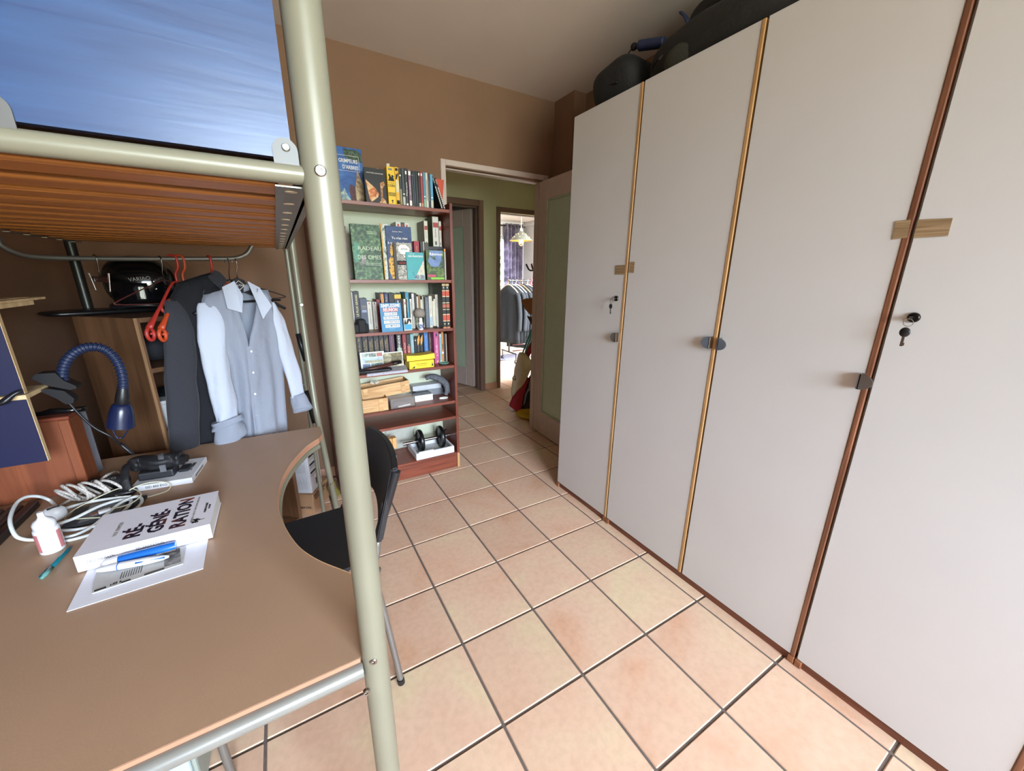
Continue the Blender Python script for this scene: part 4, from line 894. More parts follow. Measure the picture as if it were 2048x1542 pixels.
bm = B(); lathe(bm, [(.0157, .010), (.0157, .038)], vc, 22); obj('label', bm, mottled('vial_label', ['#15161a', '#2a5a9a', '#c9c4c4', '#1a1a1e'], 90, .5, 3, pos=[.3, .45, .6, .75]), bt, smooth=True, angle=40)
bm = B(); lathe(bm, [(.011, .050), (.0115, .052), (.0112, .074), (.009, .077), (.0002, .078)], vc, 20); obj('cap', bm, mat('white_plastic', '#dfe0de', .4), bt, smooth=True, angle=40)
bm = B(); c0 = PZ(871, 655.5, z); blob(bm, c0+Vector((0, 0, .006)), (.014, .008, .006), 2.2, 16, 10, .2, 60); tag(obj('earbud', bm, M_BLACKPL, smooth=True), 'tiny black clip lying in front of the branching-drawing spine', 'clip')
bm = B(); c0 = PZ(883, 651, z); lathe(bm, [(.0002, -.004), (.018, -.003), (.019, 0), (.018, .003), (.0002, .004)], seg=20, M=Matrix.Translation(c0+Vector((0, -.01, .02))) @ Matrix.Rotation(pi/2+.25, 4, 'X')); tag(obj('lens_cap', bm, mat('grey_black_disc', '#2c2c30', .5), smooth=True), 'round dark lens cap propped beside the banded volumes', 'lens cap')

# ---- fourth board: dark fantasy volumes, comics, boxes and cards
z = SH[3]
plain([(709, 717.5, 745, 672, '#19171c', 'partly hidden dark volume next to the bed post on the fourth board', dict(txt=('LES VENTS', .55, .6, .006, M_GREYP, .4)))], z, 2.655)
fant = [(719, 729.5, "L'ÂME DU FEU", ''), (730.5, 740.5, 'LA FOI', 'DES REPROUVÉS'), (741.5, 751.5, 'LES PILIERS', 'DE LA CRÉATION'), (752.5, 762, "L'EMPIRE", 'DES VAINCUS'), (763, 771.5, 'LA CHAÎNE', 'DE FLAMMES'), (772.5, 781, "L'OMBRE", "D'UNE INQUISITRICE")]
ords = ['first', 'second', 'third', 'fourth', 'fifth', 'sixth']
for i, (xl, xr, s1, s2) in enumerate(fant):
    t, f = spine('book', f'{ords[i]} of six matching dark volumes with gold capitals, counting from the bed post', xl, xr, 744-i*1.0, 672-i*.8, 2.655, z, '#1a171b', .1, group='gold-lettered dark volumes')
    ftext(t, f, s1, .38 if s2 else .5, .66, .0085 if s2 else .0095, M_GOLD, .30 if s2 else .62, 1)
    if s2: ftext(t, f, s2, .74, .64, .007, M_GOLD, .46, 1)
    decal(t, f, .93, .02, .99, .98, pm('#4a4650'))
plain([
 (783, 793, 742, 668, '#56344d', 'purple spine with an orange script title on the fourth board', dict(txt=('Le Royaume Perdu', .5, .62, .007, pm('#b5704a'), .6))),
 (797.5, 807, 741, 668, '#22211f', 'spine half black half pale green with big white capitals', dict(dec=[(.0, .0, 1, .56, '#93a88e')], txt=('LÉGENDES', .5, .64, .0125, M_WPRINT, .62))),
 (809, 816, 740, 669, '#8f2f36', 'dark red spine with white lettering beside the half-green one', dict(txt=('L Assassin Royal', .55, .42, .006, M_WPRINT, .6))),
 (817, 824, 740, 669, '#2c2422', 'black spine with orange-red lower half beside the dark red one', dict(dec=[(.05, .15, .95, .62, '#a34a32')], txt=('Le Fou', .55, .42, .006, M_WPRINT, .5))),
 (824.5, 831, 739, 668, '#7fa6a8', 'pale teal spine with white lettering on the fourth board', dict(txt=('La Nef du Crepuscule', .55, .5, .005, M_WPRINT, .6))),
 (832, 836.5, 738, 676, '#1d1a1e', 'black speckled spine beside the pale teal one', dict(dec=[(.2, .88, .7, .93, '#c9b8a0')])),
 (837, 843, 738, 676, '#171518', 'first of two black spines with an orange flame', dict(dec=[(.3, .25, .42, .70, '#6a6a5a')])),
 (843.5, 849, 738, 676, '#18161c', 'second of two black spines with an orange flame', dict(dec=[(.3, .25, .42, .70, '#5a5a52')])),
 (851, 859, 737, 665, '#3b6ea8', 'bright blue spine with pale letters on the fourth board', dict(txt=('LE CLAN DES OTORI', .5, .55, .006, pm('#9db8d4'), .7))),
 (860.5, 869, 735, 666, '#5c423c', 'brown spine with cream letters beside the bright blue one', dict(txt=('ERMITE', .55, .66, .010, pm('#d9cbb0'), .36), dec=[(.4, .34, .62, .40, '#7a8a9a')])),
 (870, 879.5, 726.5, 664, '#b04a78', 'bright pink spine with white capitals near the orange one', dict(txt=("L'ÂNE", .55, .42, .010, pm('#f0c9d2'), .34), dec=[(.35, .86, .7, .95, '#3a2a3a'), (.48, .6, .54, .8, '#e6bccb'), (.45, .03, .75, .10, '#e0a84a')], Y=2.572)),
 (880.8, 884.6, 728, 668, '#a6bdb8', 'thin pale teal spine between the pink and orange ones', dict(dec=[(.3, .1, .7, .9, '#5a8a88')], Y=2.572)),
 (884.9, 888.8, 728, 664, '#b8763a', 'thin orange-brown spine with a white label low down', dict(dec=[(.05, .3, .95, .37, '#dcdcd6'), (.3, .45, .7, .62, '#3a2a1a')], Y=2.572)),
 (889.2, 892.2, 727, 667, '#1f1c1a', 'thin black spine beside the orange-brown one', dict(Y=2.575)),
 (893.2, 894.8, 726, 668, '#b7a896', 'very thin cream booklet near the side of the fourth board', dict(Y=2.575)),
 ], z, 2.64)
for nm in ('first of two black spines with an orange flame', 'second of two black spines with an orange flame'):
    o = next(x for x in COL.objects if x.get('label') == nm); w_ = max(v[0] for c in o.children for v in c.bound_box)
    f = Fr(o.location, (1, 0, 0), (0, 0, 1), w_, .21); decal_poly(o, f, [(.1, .80), (.5, .90), (.95, .97), (.9, .76), (.45, .64), (.2, .60)], mottled('flame_print', ['#c9542a', '#e09a3a', '#e8b85a'], 60, .5, 3), .0006)
M_YEL = mat('yellow_card', '#e3c21a', .5, var=.04)
t = thing('yellow_box', 'lower yellow card box with small black drawings on the fourth board', 'box', (PZ(843, 737, z).x, 2.53, z)); P0, P1 = PZ(819, 739, z), PZ(870, 734.5, z); bm = B(); box(bm, (P0.x, 2.487, z), (P1.x, 2.60, z+.052), .0015); obj('body', bm, M_YEL, t)
f = Fr((P0.x, 2.487, z), (1, 0, 0), (0, 0, 1), P1.x-P0.x, .052); ftext(t, f, 'Les fables', .5, .62, .007, M_INK, .45); ftext(t, f, 'et autres contes', .5, .40, .006, M_INK, .36); decal_poly(t, f, [(.05, .12), (.14, .18), (.2, .4), (.22, .16), (.18, .08)], M_INK); decal_poly(t, f, [(.88, .2), (.92, .45), (.9, .8), (.94, .5), (.97, .2)], M_INK)
bm = B(); box(bm, (P0.x-.014, 2.50, z+.0525), (P0.x+.006, 2.60, z+.0535)); obj('side_flap', bm, pm('#8a6a1a'), t)
t = thing('yellow_box', 'upper crushed yellow card box lying askew on the other yellow box', 'box', (P0.x+.07, 2.53, z+.054)); bm = B(); M_ = Matrix.Translation(Vector((P0.x-.012, 2.492, z+.0545))) @ Matrix.Rotation(-.045, 4, 'Z') @ Matrix.Rotation(-.02, 4, 'Y')
grid_pts = lambda d: (lambda u, v: M_ @ Vector((.185*u, .11*v, .038*d - .006*sin(pi*u)*(1 if d else 0) - .004*d*v)))
ga = grid(bm, grid_pts(1), 10, 4); gb = grid(bm, grid_pts(0), 10, 4); stitch(bm, ga, gb); bmesh.ops.recalc_face_normals(bm, faces=bm.faces[:]); obj('body', bm, M_YEL, t)
bm = B(); box(bm, (.150, -.0015, .002), (.187, -.0003, .036), M=M_); obj('end_flap', bm, M_YEL, t)
P0, P1 = PZ(720, 738.5, z), PZ(768, 735, z)
def card(lab, TL, TR, BR, BL, Y0, m, quads):
    o = PY(*BL, Y0); o.z = z; r = PY(*BR, Y0)-PY(*BL, Y0); r.z = 0; w_ = r.length; h_ = PY(*TL, Y0).z-z
    t = thing('postcard', lab, 'postcard', o+r*.5); M_ = Matrix.Translation(o) @ Matrix.Rotation(-.10, 4, 'X'); bm = B(); box(bm, (0, 0, 0), (w_, .0012, h_), M=M_); obj('card', bm, M_WPRINT, t)
    R3 = M_.to_3x3(); f = Fr(o, R3 @ Vector((1, 0, 0)), R3 @ Vector((0, 0, 1)), w_, h_)
    for q in quads: decal(t, f, *q)
    return t
ph = [mottled('postcard_photo_%d' % i, c, 50, .4, 4) for i, c in enumerate((['#24343a', '#7f9a8a', '#c9a49a'], ['#1f2a26', '#5a6f5a', '#a8b0a0'], ['#3a2a20', '#b0402c', '#5a5a30'], ['#6f8ab0', '#a9bcd4', '#8aa2c4'], ['#2c3a22', '#a89a70', '#5a6a3a'], ['#20281e', '#6f86ac', '#3a4a3a']))]
card('white-framed postcard with several small town views, propped on the fourth board', (717, 706.5), (769, 703.5), (771, 736), (723, 739.5), 2.59, 0, [(.07, .72, .33, .93, ph[0]), (.35, .72, .66, .93, ph[1]), (.68, .72, .92, .93, ph[2]), (.07, .40, .92, .69, ph[3]), (.20, .40, .92, .55, ph[4], .0006), (.07, .06, .38, .37, ph[5]), (.41, .06, .92, .37, ph[0])])
card('white-framed postcard with a sepia tree, overlapping the town-view postcard', (765, 706), (806.5, 704), (808, 733), (767, 736), 2.582, 0, [(.03, .04, .95, .95, mottled('sepia_tree_photo', ['#4a3e1e', '#9c916a', '#ddd6bc'], 40, .5, 5)), (.42, .30, .93, .92, mottled('sepia_crown_photo', ['#3a3014', '#6a5a2a', '#8a7a48'], 60, .5, 4), .0006)])
bm = B(); P = [PZ(737, 757, z), PZ(820, 747.5, z), PZ(812, 733, z), PZ(745, 741, z)]
for k in range(4):
    a = [B_ if False else Vector(q) for q in P]; dz = .001+.003*k; off = Vector((.004*(k % 2)-.003*k*.3, .004*k, 0))
    quad(bm, [Vector((q.x, max(q.y, 2.425), z))+off+Vector((0, 0, dz+.002)) for q in (a[0], a[1], a[2], a[3])], .002)
o = tag(obj('loose_papers', bm, mottled('printed_paper', ['#b9b5bd', '#d8d6de', '#c9c6cf'], 60, .8)), 'loose white sheets hanging over the edge of the fourth board', 'papers'); o['kind'] = 'stuff'
t = thing('pouch', 'flat black zip pouch under the postcards on the fourth board', 'pouch', (PZ(745, 746, z).x, 2.5, z)); p0 = PZ(712, 750, z); bm = B(); blob(bm, (p0.x+.10, 2.50, z+.018), (.12, .045, .009), 3.5, 30, 12, .05, 20); obj('body', bm, MATS['black_nylon'], t, smooth=True)
bm = B(); tube(bm, [(p0.x+.0, 2.462, z+.022), (p0.x+.1, 2.457, z+.024), (p0.x+.2, 2.462, z+.022)], .0015, 6); obj('zip', bm, M_GREYP, t)
t = thing('eyeglass_case', 'dark brown leather sheath lying on the black pouch before the postcards', 'case', (p0.x+.14, 2.5, z+.028)); bm = B(); tube(bm, smooth_path([(p0.x+.055, 2.485, z+.034), (p0.x+.13, 2.49, z+.038), (p0.x+.24, 2.52, z+.046)], 6), [.008+.012*sin(pi*min(1, i/12)) if i < 7 else .0185 for i in range(13)], 14, flat=.6); obj('body', bm, mat('dark_brown_leather', '#4a2620', .4, var=.15), t, smooth=True)
bm = B(); tube(bm, [(p0.x+.225, 2.515, z+.046), (p0.x+.285, 2.53, z+.050)], .0195, 14, flat=.7); obj('cuff', bm, mat('black_leather', '#1a1514', .4), t, smooth=True)
t = thing('glass_dish', 'small green glass dish beside the pink book on the fourth board', 'dish', PZ(888, 728, z)); c0 = PZ(888, 728, z); bm = B(); lathe(bm, [(.012, 0), (.028, .003), (.035, .010), (.033, .0105), (.026, .005), (.0002, .004)], c0, 28); obj('bowl', bm, mat('green_glaze', '#4f8a78', .2), t, smooth=True, angle=60)
bm = B(); tube(bm, [c0+Vector((.034*cos(a), .034*sin(a), .0105)) for a in [2*pi*k/28 for k in range(28)]], .0016, 6, closed=True); obj('rim', bm, pm('#8fb8a6'), t, smooth=True)

# ---- fifth board: light wood trays, clear box, phone box, sock
z = SH[4]
M_BALSA = wood('light_crate_wood', '#b98a56', '#d8b07c', 'X', 1.5, .6, .05)
def crate(label, o, w, d, h, yaw, pitch=0, roll=0):
    t = thing('wooden_crate', label, 'crate', o); M_ = Matrix.Translation(Vector(o)) @ Matrix.Rotation(yaw, 4, 'Z') @ Matrix.Rotation(pitch, 4, 'X') @ Matrix.Rotation(roll, 4, 'Y'); s = .005
    for lo, hi in (((0, 0, 0), (w, s, h)), ((0, d-s, 0), (w, d, h)), ((0, s, 0), (s, d-s, h)), ((w-s, s, 0), (w, d-s, h)), ((s, s, 0), (w-s, d-s, s))):
        bm = B(); box(bm, lo, hi, .0008, M=M_); obj('plank', bm, M_BALSA, t)
    for x in (.012, w-.060):
        bm = B(); box(bm, (x, -.004, 0), (x+.028, -.0002, h), .0008, M=M_); obj('batten', bm, M_BALSA, t)
    return t
ca, cb = PZ(700, 829, z), PZ(777, 819, z)
crate('front open light-wood crate on the fifth board', (cb.x-.25, 2.50, z), .25, .12, .085, .0)
crate('rear light-wood crate tipped on top behind the front one on the fifth board', (cb.x-.145, 2.575, z+.058), .32, .13, .082, .02, .0, -.07)
bm = B(); c0 = PY(748, 766, 2.61); 
for dx, ang in ((-.012, .5), (.018, -.4)): box(bm, (-.014, -.012, -.004), (.014, .012, .004), .002, M=Matrix.Translation(c0+Vector((dx, 0, .004))) @ Matrix.Rotation(ang, 4, 'Y') @ Matrix.Rotation(.5, 4, 'X'))
tag(obj('crumpled_paper', bm, pm('#cfc6b2')), 'crumpled pale paper scrap on the rear light-wood crate', 'paper')
t = thing('clear_box', 'clear plastic box with dark contents beside the front crate', 'box', (PZ(805, 812, z).x, 2.53, z)); a, b_ = PZ(779.5, 816, z), PZ(830, 811, z); bm = B(); box(bm, (a.x, 2.497, z), (b_.x, 2.585, z+.068), .003); obj('shell', bm, mat('cloudy_clear_plastic', '#b9aea6', .2, alpha=.38), t)
bm = B(); blob(bm, ((a.x+b_.x)/2, 2.54, z+.024), ((b_.x-a.x)*.45, .036, .022), 3, 24, 12, .25, 30); obj('contents', bm, mat('dark_contents', '#3a3a44', .6), t, smooth=True)
bm = B(); tube(bm, [(a.x+.05, 2.503, z+.008), (b_.x-.03, 2.503, z+.014)], .006, 8); obj('white_stick', bm, M_WPRINT, t, smooth=True)
t = thing('phone_box', 'white phone box with a dark picture on its lid on the fifth board', 'box', (PZ(848, 801, z).x, 2.60, z)); a, b_ = PZ(829.5, 804, z), PZ(866, 799.2, z); bm = B(); box(bm, (a.x, 2.566, z), (b_.x, 2.66, z+.045), .0015); obj('body', bm, M_WPRINT, t)
bm = B(); box(bm, (a.x+.001, 2.567, z+.0452), (b_.x-.001, 2.659, z+.0458)); obj('lid_print', bm, mottled('phone_print', ['#151517', '#3a3a3e', '#6a6468'], 30, .3), t)
f = Fr((a.x, 2.566, z), (1, 0, 0), (0, 0, 1), b_.x-a.x, .045); ftext(t, f, 'iPhone', .5, .5, .009, M_GREYP, .42)
bm = B(); p = [PY(833, 772, 2.70), PY(876, 766, 2.70)]; M_ = None
box(bm, (p[0].x-.04, 2.66, z+.052), (p[1].x+.012, 2.745, z+.088), .002); tag(obj('carton', bm, pm('#b9bcc0')), 'long pale grey carton at the back of the fifth board', 'carton')
bm = B(); box(bm, (p[0].x-.02, 2.67, z), (p[1].x+.03, 2.745, z+.0515), .002); tag(obj('plastic_case', bm, mat('translucent_grey_plastic', '#8d9094', .25, alpha=.75)), 'translucent grey case under the long carton on the fifth board', 'case')
M_SOCK = mottled('grey_marl_knit', ['#3d3e42', '#5c5d62', '#6e7076'], 160, .95, 4, .3)
bm = B(); pts = [PY(851, 757, 2.64), PY(862, 753, 2.63), PY(878, 757, 2.61), PY(890, 766, 2.59), PY(894, 778, 2.575), PY(891, 790, 2.57)]; tube(bm, smooth_path(pts, 6), [.016+.016*sin(pi*min(1, k/30)) + .006*noise.noise(Vector((k*.4, 0, 0))) for k in range(31)], 16, flat=.75)
blob(bm, PY(898, 775, 2.60), (.028, .025, .042), 2.2, 18, 12, .25, 30); tag(obj('sock', bm, M_SOCK, smooth=True), 'grey marl sock draped over the cartons on the fifth board', 'sock')
t = thing('nail_clipper_case', 'small white loop handle lying at the front of the fifth board', 'gadget', PZ(887, 797, z)); c0 = PZ(887, 797, z); bm = B(); tube(bm, [c0+Vector((.030*cos(a), .014*sin(a), .005)) for a in [2*pi*k/24 for k in range(24)]], .0045, 8, closed=True); obj('loop', bm, M_WPRINT, t, smooth=True)
bm = B(); box(bm, c0+Vector((-.030, -.008, .004)), c0+Vector((-.006, .008, .013)), .003, 2); obj('grip', bm, M_WPRINT, t)

# ---- bottom board: dumbbell in a polystyrene tray, brush, cup, plastic roll
z = SH[6]
M_FOAM = mat('white_polystyrene', '#d9dadd', .8, var=.04, vscale=60, bump=.1, bscale=300)
a, b_ = PZ(833.5, 922, z), PZ(909.5, 905, z)
t = thing('foam_tray', 'white polystyrene tray under the dumbbell on the bottom board', 'tray', ((a.x+b_.x)/2, 2.56, z)); x0, x1, y0, y1, hh = a.x, b_.x, 2.481, 2.705, .052
for lo, hi in (((x0, y0, z), (x1, y0+.014, z+hh)), ((x0, y1-.014, z), (x1, y1, z+hh)), ((x0, y0+.014, z), (x0+.014, y1-.014, z+hh)), ((x1-.014, y0+.014, z), (x1, y1-.014, z+hh))):
    bm = B(); box(bm, lo, hi, .003); obj('wall', bm, M_FOAM, t)
bm = B(); box(bm, (x0+.014, y0+.014, z), (x1-.014, y1-.014, z+.012)); obj('base', bm, M_FOAM, t)
bm = B(); box(bm, (x0+.02, y0-.0006, z+hh-.016), (x0+.13, y0+.0146, z+hh+.008), .003); obj('raised_lip', bm, M_FOAM, t)
M_CHROME = mat('chrome_bar', '#c9ccd0', .12, 1.0); M_IRON = mat('black_iron', '#121314', .3, .2, bump=.04)
db = thing('dumbbell', 'black two-plate dumbbell with a chrome bar lying in the foam tray', 'dumbbell', (PY(862, 880, 2.60).x, 2.60, z))
zc_ = z+.012+.083; L0, L1 = PY(806, 892, 2.60), PY(919, 869, 2.60); L0.z = L1.z = zc_; L1.x = min(L1.x, KX1-.022)
rotx = lambda p: Matrix.Translation(p) @ Matrix.Rotation(pi/2, 4, 'Y')
bm = B(); tube(bm, [L0, L1], .0125, 16); obj('bar', bm, M_CHROME, db, smooth=True, angle=50)
for px in (840, 881):
    xx = PY(px, 880, 2.60).x
    bm = B(); lathe(bm, [(.013, -.008), (.024, -.012), (.030, -.008), (.066, -.006), (.070, -.013), (.080, -.013), (.083, -.008), (.083, .008), (.080, .013), (.070, .013), (.066, .006), (.030, .008), (.024, .012), (.013, .008)], seg=40, M=rotx(Vector((xx, 2.60, zc_)))); pl = obj('weight_plate', bm, M_IRON, db, smooth=True, angle=35)
    s_ = -1 if px < 860 else 1
    if s_ > 0: text(pl, 'kg', Vector((xx-.0066, 2.60-.0, zc_+.048)), (0, -1, 0), (0, 0, 1), .018, M_GREYP)
    bm = B(); lathe(bm, [(.0126, -.010), (.021, -.010), (.021, .010), (.0126, .010)], seg=18, M=rotx(Vector((xx+s_*.026, 2.60, zc_)))); cl = obj('collar', bm, M_IRON, db, smooth=True, angle=40)
    bm = B(); tube(bm, smooth_path([(xx+s_*.026, 2.60, zc_+.02), (xx+s_*.032, 2.59, zc_+.045), (xx+s_*.040, 2.585, zc_+.058)], 4), [.006]*8+[.010], 10, flat=.5); obj('clamp_lever', bm, M_IRON, cl, smooth=True)
t = thing('scrubbing_block', 'ribbed light-wood block on a stand behind the chair back on the bottom board', 'block', (PZ(775, 900, z).x, 2.60, z)); c0 = PY(779, 885, 2.60)
for k in range(5):
    bm = B(); box(bm, (c0.x-.10+k*.029, 2.575, z+.085), (c0.x-.10+k*.029+.0275, 2.625, z+.165), .002); obj('plank', bm, wood('ribbed_pine', '#c68d4e', '#deb071', 'Z', 2, .55), t)
bm = B(); box(bm, (c0.x-.03, 2.585, z), (c0.x-.005, 2.615, z+.085), .002); obj('stand', bm, M_MAHV, t)
t = thing('cup', 'white plastic tub at the front of the bottom board beside the chair', 'tub', (PZ(784, 930, z).x, 2.50, z)); c0 = PZ(778, 931, z); bm = B(); box(bm, (c0.x-.03, 2.485, z), (PZ(792, 931, z).x, 2.54, z+.038), .004, 2); box(bm, (c0.x-.036, 2.479, z+.038), (PZ(795, 931, z).x, 2.546, z+.075), .005, 2); obj('body', bm, mat('milky_plastic', '#d3d6cc', .4), t)
bm = B(); p = PY(735, 868, 2.70), PY(835, 856, 2.73); tube(bm, [Vector((p[0].x-.03, 2.70, z+.225)), Vector((p[1].x, 2.72, z+.245))], .0235, 20); tag(obj('plastic_roll', bm, mat('clear_film_roll', '#a9a5a2', .12, .25, alpha=.85), smooth=True, angle=50), 'rolled clear plastic sheet under the lowest shelf board', 'roll')
bm = B()
grid(bm, lambda u, v: Vector((PY(772, 880, 2.73).x+.20*u, 2.735-.03*v+.008*noise.noise(Vector((u*6, v*5, 0))), z+.004+.20*v)), 16, 10); tag(obj('plastic_bag', bm, mat('thin_clear_film', '#cbc8c4', .15, alpha=.45), smooth=True), 'crumpled clear plastic bag behind the dumbbell', 'bag')
bm = B(); a = PY(836, 850, 2.745); grid(bm, lambda u, v: Vector((a.x-.06+.24*u, 2.752-.012*sin(pi*v)-.02*(1-v)*u, z+.20+.045*v+.006*u)), 12, 6); tag(obj('brown_paper', bm, mottled('torn_kraft', ['#7a6a4a', '#8d7d5c', '#a59a78'], 30, .9)), 'torn brown paper strip hanging behind the dumbbell', 'paper')
# ------------------------------------------------------------------ clothes and hangers on the rail under the bed
SA = radians(28); S_A = Vector((cos(SA), sin(SA), 0)); S_N = Vector((sin(SA), -cos(SA), 0))
def cloth_mat(name, c1, c2, scale=420, sheen=.2):
    if name in MATS: return MATS[name]
    m = bpy.data.materials.new(name); MATS[name] = m; m.use_nodes = True; n, l = m.node_tree.nodes, m.node_tree.links; b = n['Principled BSDF']
    tc = n.new('ShaderNodeTexCoord'); ck = n.new('ShaderNodeTexBrick'); ck.inputs['Scale'].default_value = scale/4
    ck.inputs['Color1'].default_value = lin(c1); ck.inputs['Color2'].default_value = lin(c1); ck.inputs['Mortar'].default_value = lin(c2); ck.offset = 0; ck.inputs['Mortar Size'].default_value = .06
    ck.inputs['Brick Width'].default_value = .5; ck.inputs['Row Height'].default_value = .5
    mp = n.new('ShaderNodeMapping'); mp.inputs['Rotation'].default_value = (radians(90), 0, -SA); l.new(tc.outputs['Object'], mp.inputs[0]); l.new(mp.outputs[0], ck.inputs['Vector']); l.new(ck.outputs[0], b.inputs['Base Color'])
    b.inputs['Roughness'].default_value = .9; b.inputs['Sheen Weight'].default_value = sheen
    ns = n.new('ShaderNodeTexNoise'); ns.inputs['Scale'].default_value = 26; ns.inputs['Detail'].default_value = 3; l.new(tc.outputs['Object'], ns.inputs['Vector'])
    bp = n.new('ShaderNodeBump'); bp.inputs['Strength'].default_value = .25; bp.inputs['Distance'].default_value = .02; l.new(ns.outputs['Fac'], bp.inputs['Height']); l.new(bp.outputs[0], b.inputs['Normal'])
    return m
M_SHIRT = cloth_mat('pale_blue_check_cotton', '#bfc4d0', '#a9b1c2', 420); M_GREYS = cloth_mat('charcoal_cotton', '#2d2d33', '#27272d', 300, .1)
def lut(tab, y):
    if y <= tab[0][0]: return tab[0][1]
    for (a, u), (b, v) in zip(tab, tab[1:]):
        if y <= b: return u+(v-u)*(y-a)/(b-a)
    return tab[-1][1]
def panel(O, L, Rr, y0, y1, depth, nu=22, nv=30, fold=.006, ff=9.0, seed=0.0, side=1, drop=None):
    """cloth sheet between two edge lines; bulges along the garment's facing"""
    def fn(u, v):
        y = y0+(y1-y0)*v; xl, xr = lut(L, y), lut(Rr, y); x = xl+(xr-xl)*u
        yy = y + (drop(u) if drop else 0)*(1-v)
        p = PP(x, yy, O, S_N); w = sqrt(max(0, 1-(2*u-1)**2))
        f_ = fold*v*sin(u*ff*2*pi/2+seed+1.2*noise.noise(Vector((u*3, v*2, seed)))) + fold*1.3*noise.noise(Vector((u*5+seed, v*3.0, 3.1)))
        return p + S_N*side*(depth*w + f_)
    bm = B(); grid(bm, fn, nu, nv); bmesh.ops.solidify(bm, geom=bm.faces[:], thickness=.0012); return bm
def sleeve(O, pts, rad, off, seed, nseg=18, fold=.12):
    """pts: pixel centre line; rad: half width in pixels; off: distance in front of the garment's plane"""
    C_ = smooth_path([PP(x, y, O, S_N)+S_N*o for (x, y), o in zip(pts, off)], 7)
    rr = []
    for i in range(len(C_)):
        t = i/(len(C_)-1)*(len(rad)-1); k = min(int(t), len(rad)-2); rr.append((rad[k]+(rad[k+1]-rad[k])*(t-k))*.00235)
    bm = B(); rings = []
    for i, (c, r) in enumerate(zip(C_, rr)):
        d = (C_[min(i+1, len(C_)-1)]-C_[max(i-1, 0)]).normalized(); s, u = frame_of(d, S_N); row = []
        for k in range(nseg):
            a = 2*pi*k/nseg; w = 1+fold*sin(3*a+seed+i*.12)*min(1, i/6)+.16*noise.noise(Vector((cos(a)*1.6+seed, sin(a)*1.6, i*.22)))
            row.append(bm.verts.new(c + (s*cos(a) + u*sin(a)*.45)*r*w))
        rings.append(row)
    for a_, b_ in zip(rings, rings[1:]):
        for k in range(nseg): bm.faces.new((a_[k], a_[(k+1) % nseg], b_[(k+1) % nseg], b_[k]))
    bm.faces.new(list(reversed(rings[0]))); return bm, C_, rr
# white shirt on its black hanger
O1 = PY(468, 520, HY); rail_z = HZ
sh = thing('shirt', 'pale blue checked long-sleeved shirt hanging open-necked on a black hanger', 'shirt', (O1.x, HY, .70))
Lb = [(585, 408), (605, 399), (640, 404), (700, 424), (760, 446), (850, 470), (915, 482)]; Rb = [(585, 536), (605, 548), (640, 553), (700, 560), (760, 567), (850, 573), (915, 576)]
In_L = [(585, 443), (620, 463), (650, 475), (680, 484), (700, 488), (760, 494), (850, 504), (915, 510)]; In_R = [(585, 506), (620, 502), (650, 495), (680, 488), (700, 486), (760, 491), (850, 500), (915, 506)]
def half(O, L, Rr, y0, y1, d0, d1, seed, fold=.011, nu=16, nv=34):
    def fn(u, v):
        y = y0+(y1-y0)*v; xl, xr = lut(L, y), lut(Rr, y); x = xl+(xr-xl)*u
        ys = y - (14*(u if seed < 2 else 1-u))*(1-v)**3
        p = PP(x, ys, O, S_N); w = d0+(d1-d0)*u
        w = .045*sqrt(max(0, sin(pi*(u*.5 if seed < 2 else .5+u*.5))))
        f_ = fold*min(1, v*2)*sin(u*8+seed*2+2.2*noise.noise(Vector((u*2, v*1.6, seed)))) + fold*1.4*noise.noise(Vector((u*3+seed, v*4.0, 3.1+seed)))
        return p + S_N*(w + f_ - .012*max(0, 1-v*5))
    bm = B(); grid(bm, fn, nu, nv); bmesh.ops.solidify(bm, geom=bm.faces[:], thickness=.0014); return bm
obj('front_panel', half(O1, Lb, In_L, 590, 915, 0, .04, 1.0), M_SHIRT, sh, smooth=True); obj('front_panel', half(O1, In_R, Rb, 590, 915, .04, 0, 2.5), M_SHIRT, sh, smooth=True)
obj('back_panel', panel(O1, Lb, Rb, 580, 915, .03, side=-1, seed=4, fold=.006), M_SHIRT, sh, smooth=True)
bm = B(); pts = [(487, 690), (492, 760), (502, 850), (508, 915)]; va = []
for x, y in pts: p = PP(x, y, O1, S_N)+S_N*.049; va.append((bm.verts.new(p-S_A*.010), bm.verts.new(p+S_A*.012)))
for a_, b_ in zip(va, va[1:]): bm.faces.new((a_[0], b_[0], b_[1], a_[1]))
bmesh.ops.solidify(bm, geom=bm.faces[:], thickness=.002); obj('placket', bm, M_SHIRT, sh)
for k in range(5):
    y = 700+k*42; x = lut([(700, 488), (915, 508)], y); bm = B(); p = PP(x+2, y, O1, S_N)+S_N*.052; tube(bm, [p, p+S_N*.0015], .0045, 12); obj('button', bm, M_WPRINT, sh)
for P, sd in (([(437, 574), (462, 562), (473, 590), (471, 624), (441, 616)], 0), ([(488, 563), (512, 575), (530, 611), (512, 636), (500, 604)], 1)):
    bm = B(); vs = [bm.verts.new(PP(x, y, O1, S_N)+S_N*(.028 if i in (0, 1) else .056)) for i, (x, y) in enumerate(P)]; bm.faces.new(vs); bmesh.ops.triangulate(bm, faces=bm.faces[:]); bmesh.ops.subdivide_edges(bm, edges=bm.edges[:], cuts=2, use_grid_fill=True)
    bmesh.ops.solidify(bm, geom=bm.faces[:], thickness=.003); obj('collar', bm, M_SHIRT, sh, smooth=True, angle=40)
bm = B(); grid(bm, lambda u, v: PP(458+36*u, 566+14*v+6*(1-(2*u-1)**2), O1, S_N)-S_N*(.020*(1-(2*u-1)**2)-.02), 10, 4); bmesh.ops.solidify(bm, geom=bm.faces[:], thickness=.003); obj('collar_stand', bm, M_SHIRT, sh, smooth=True)
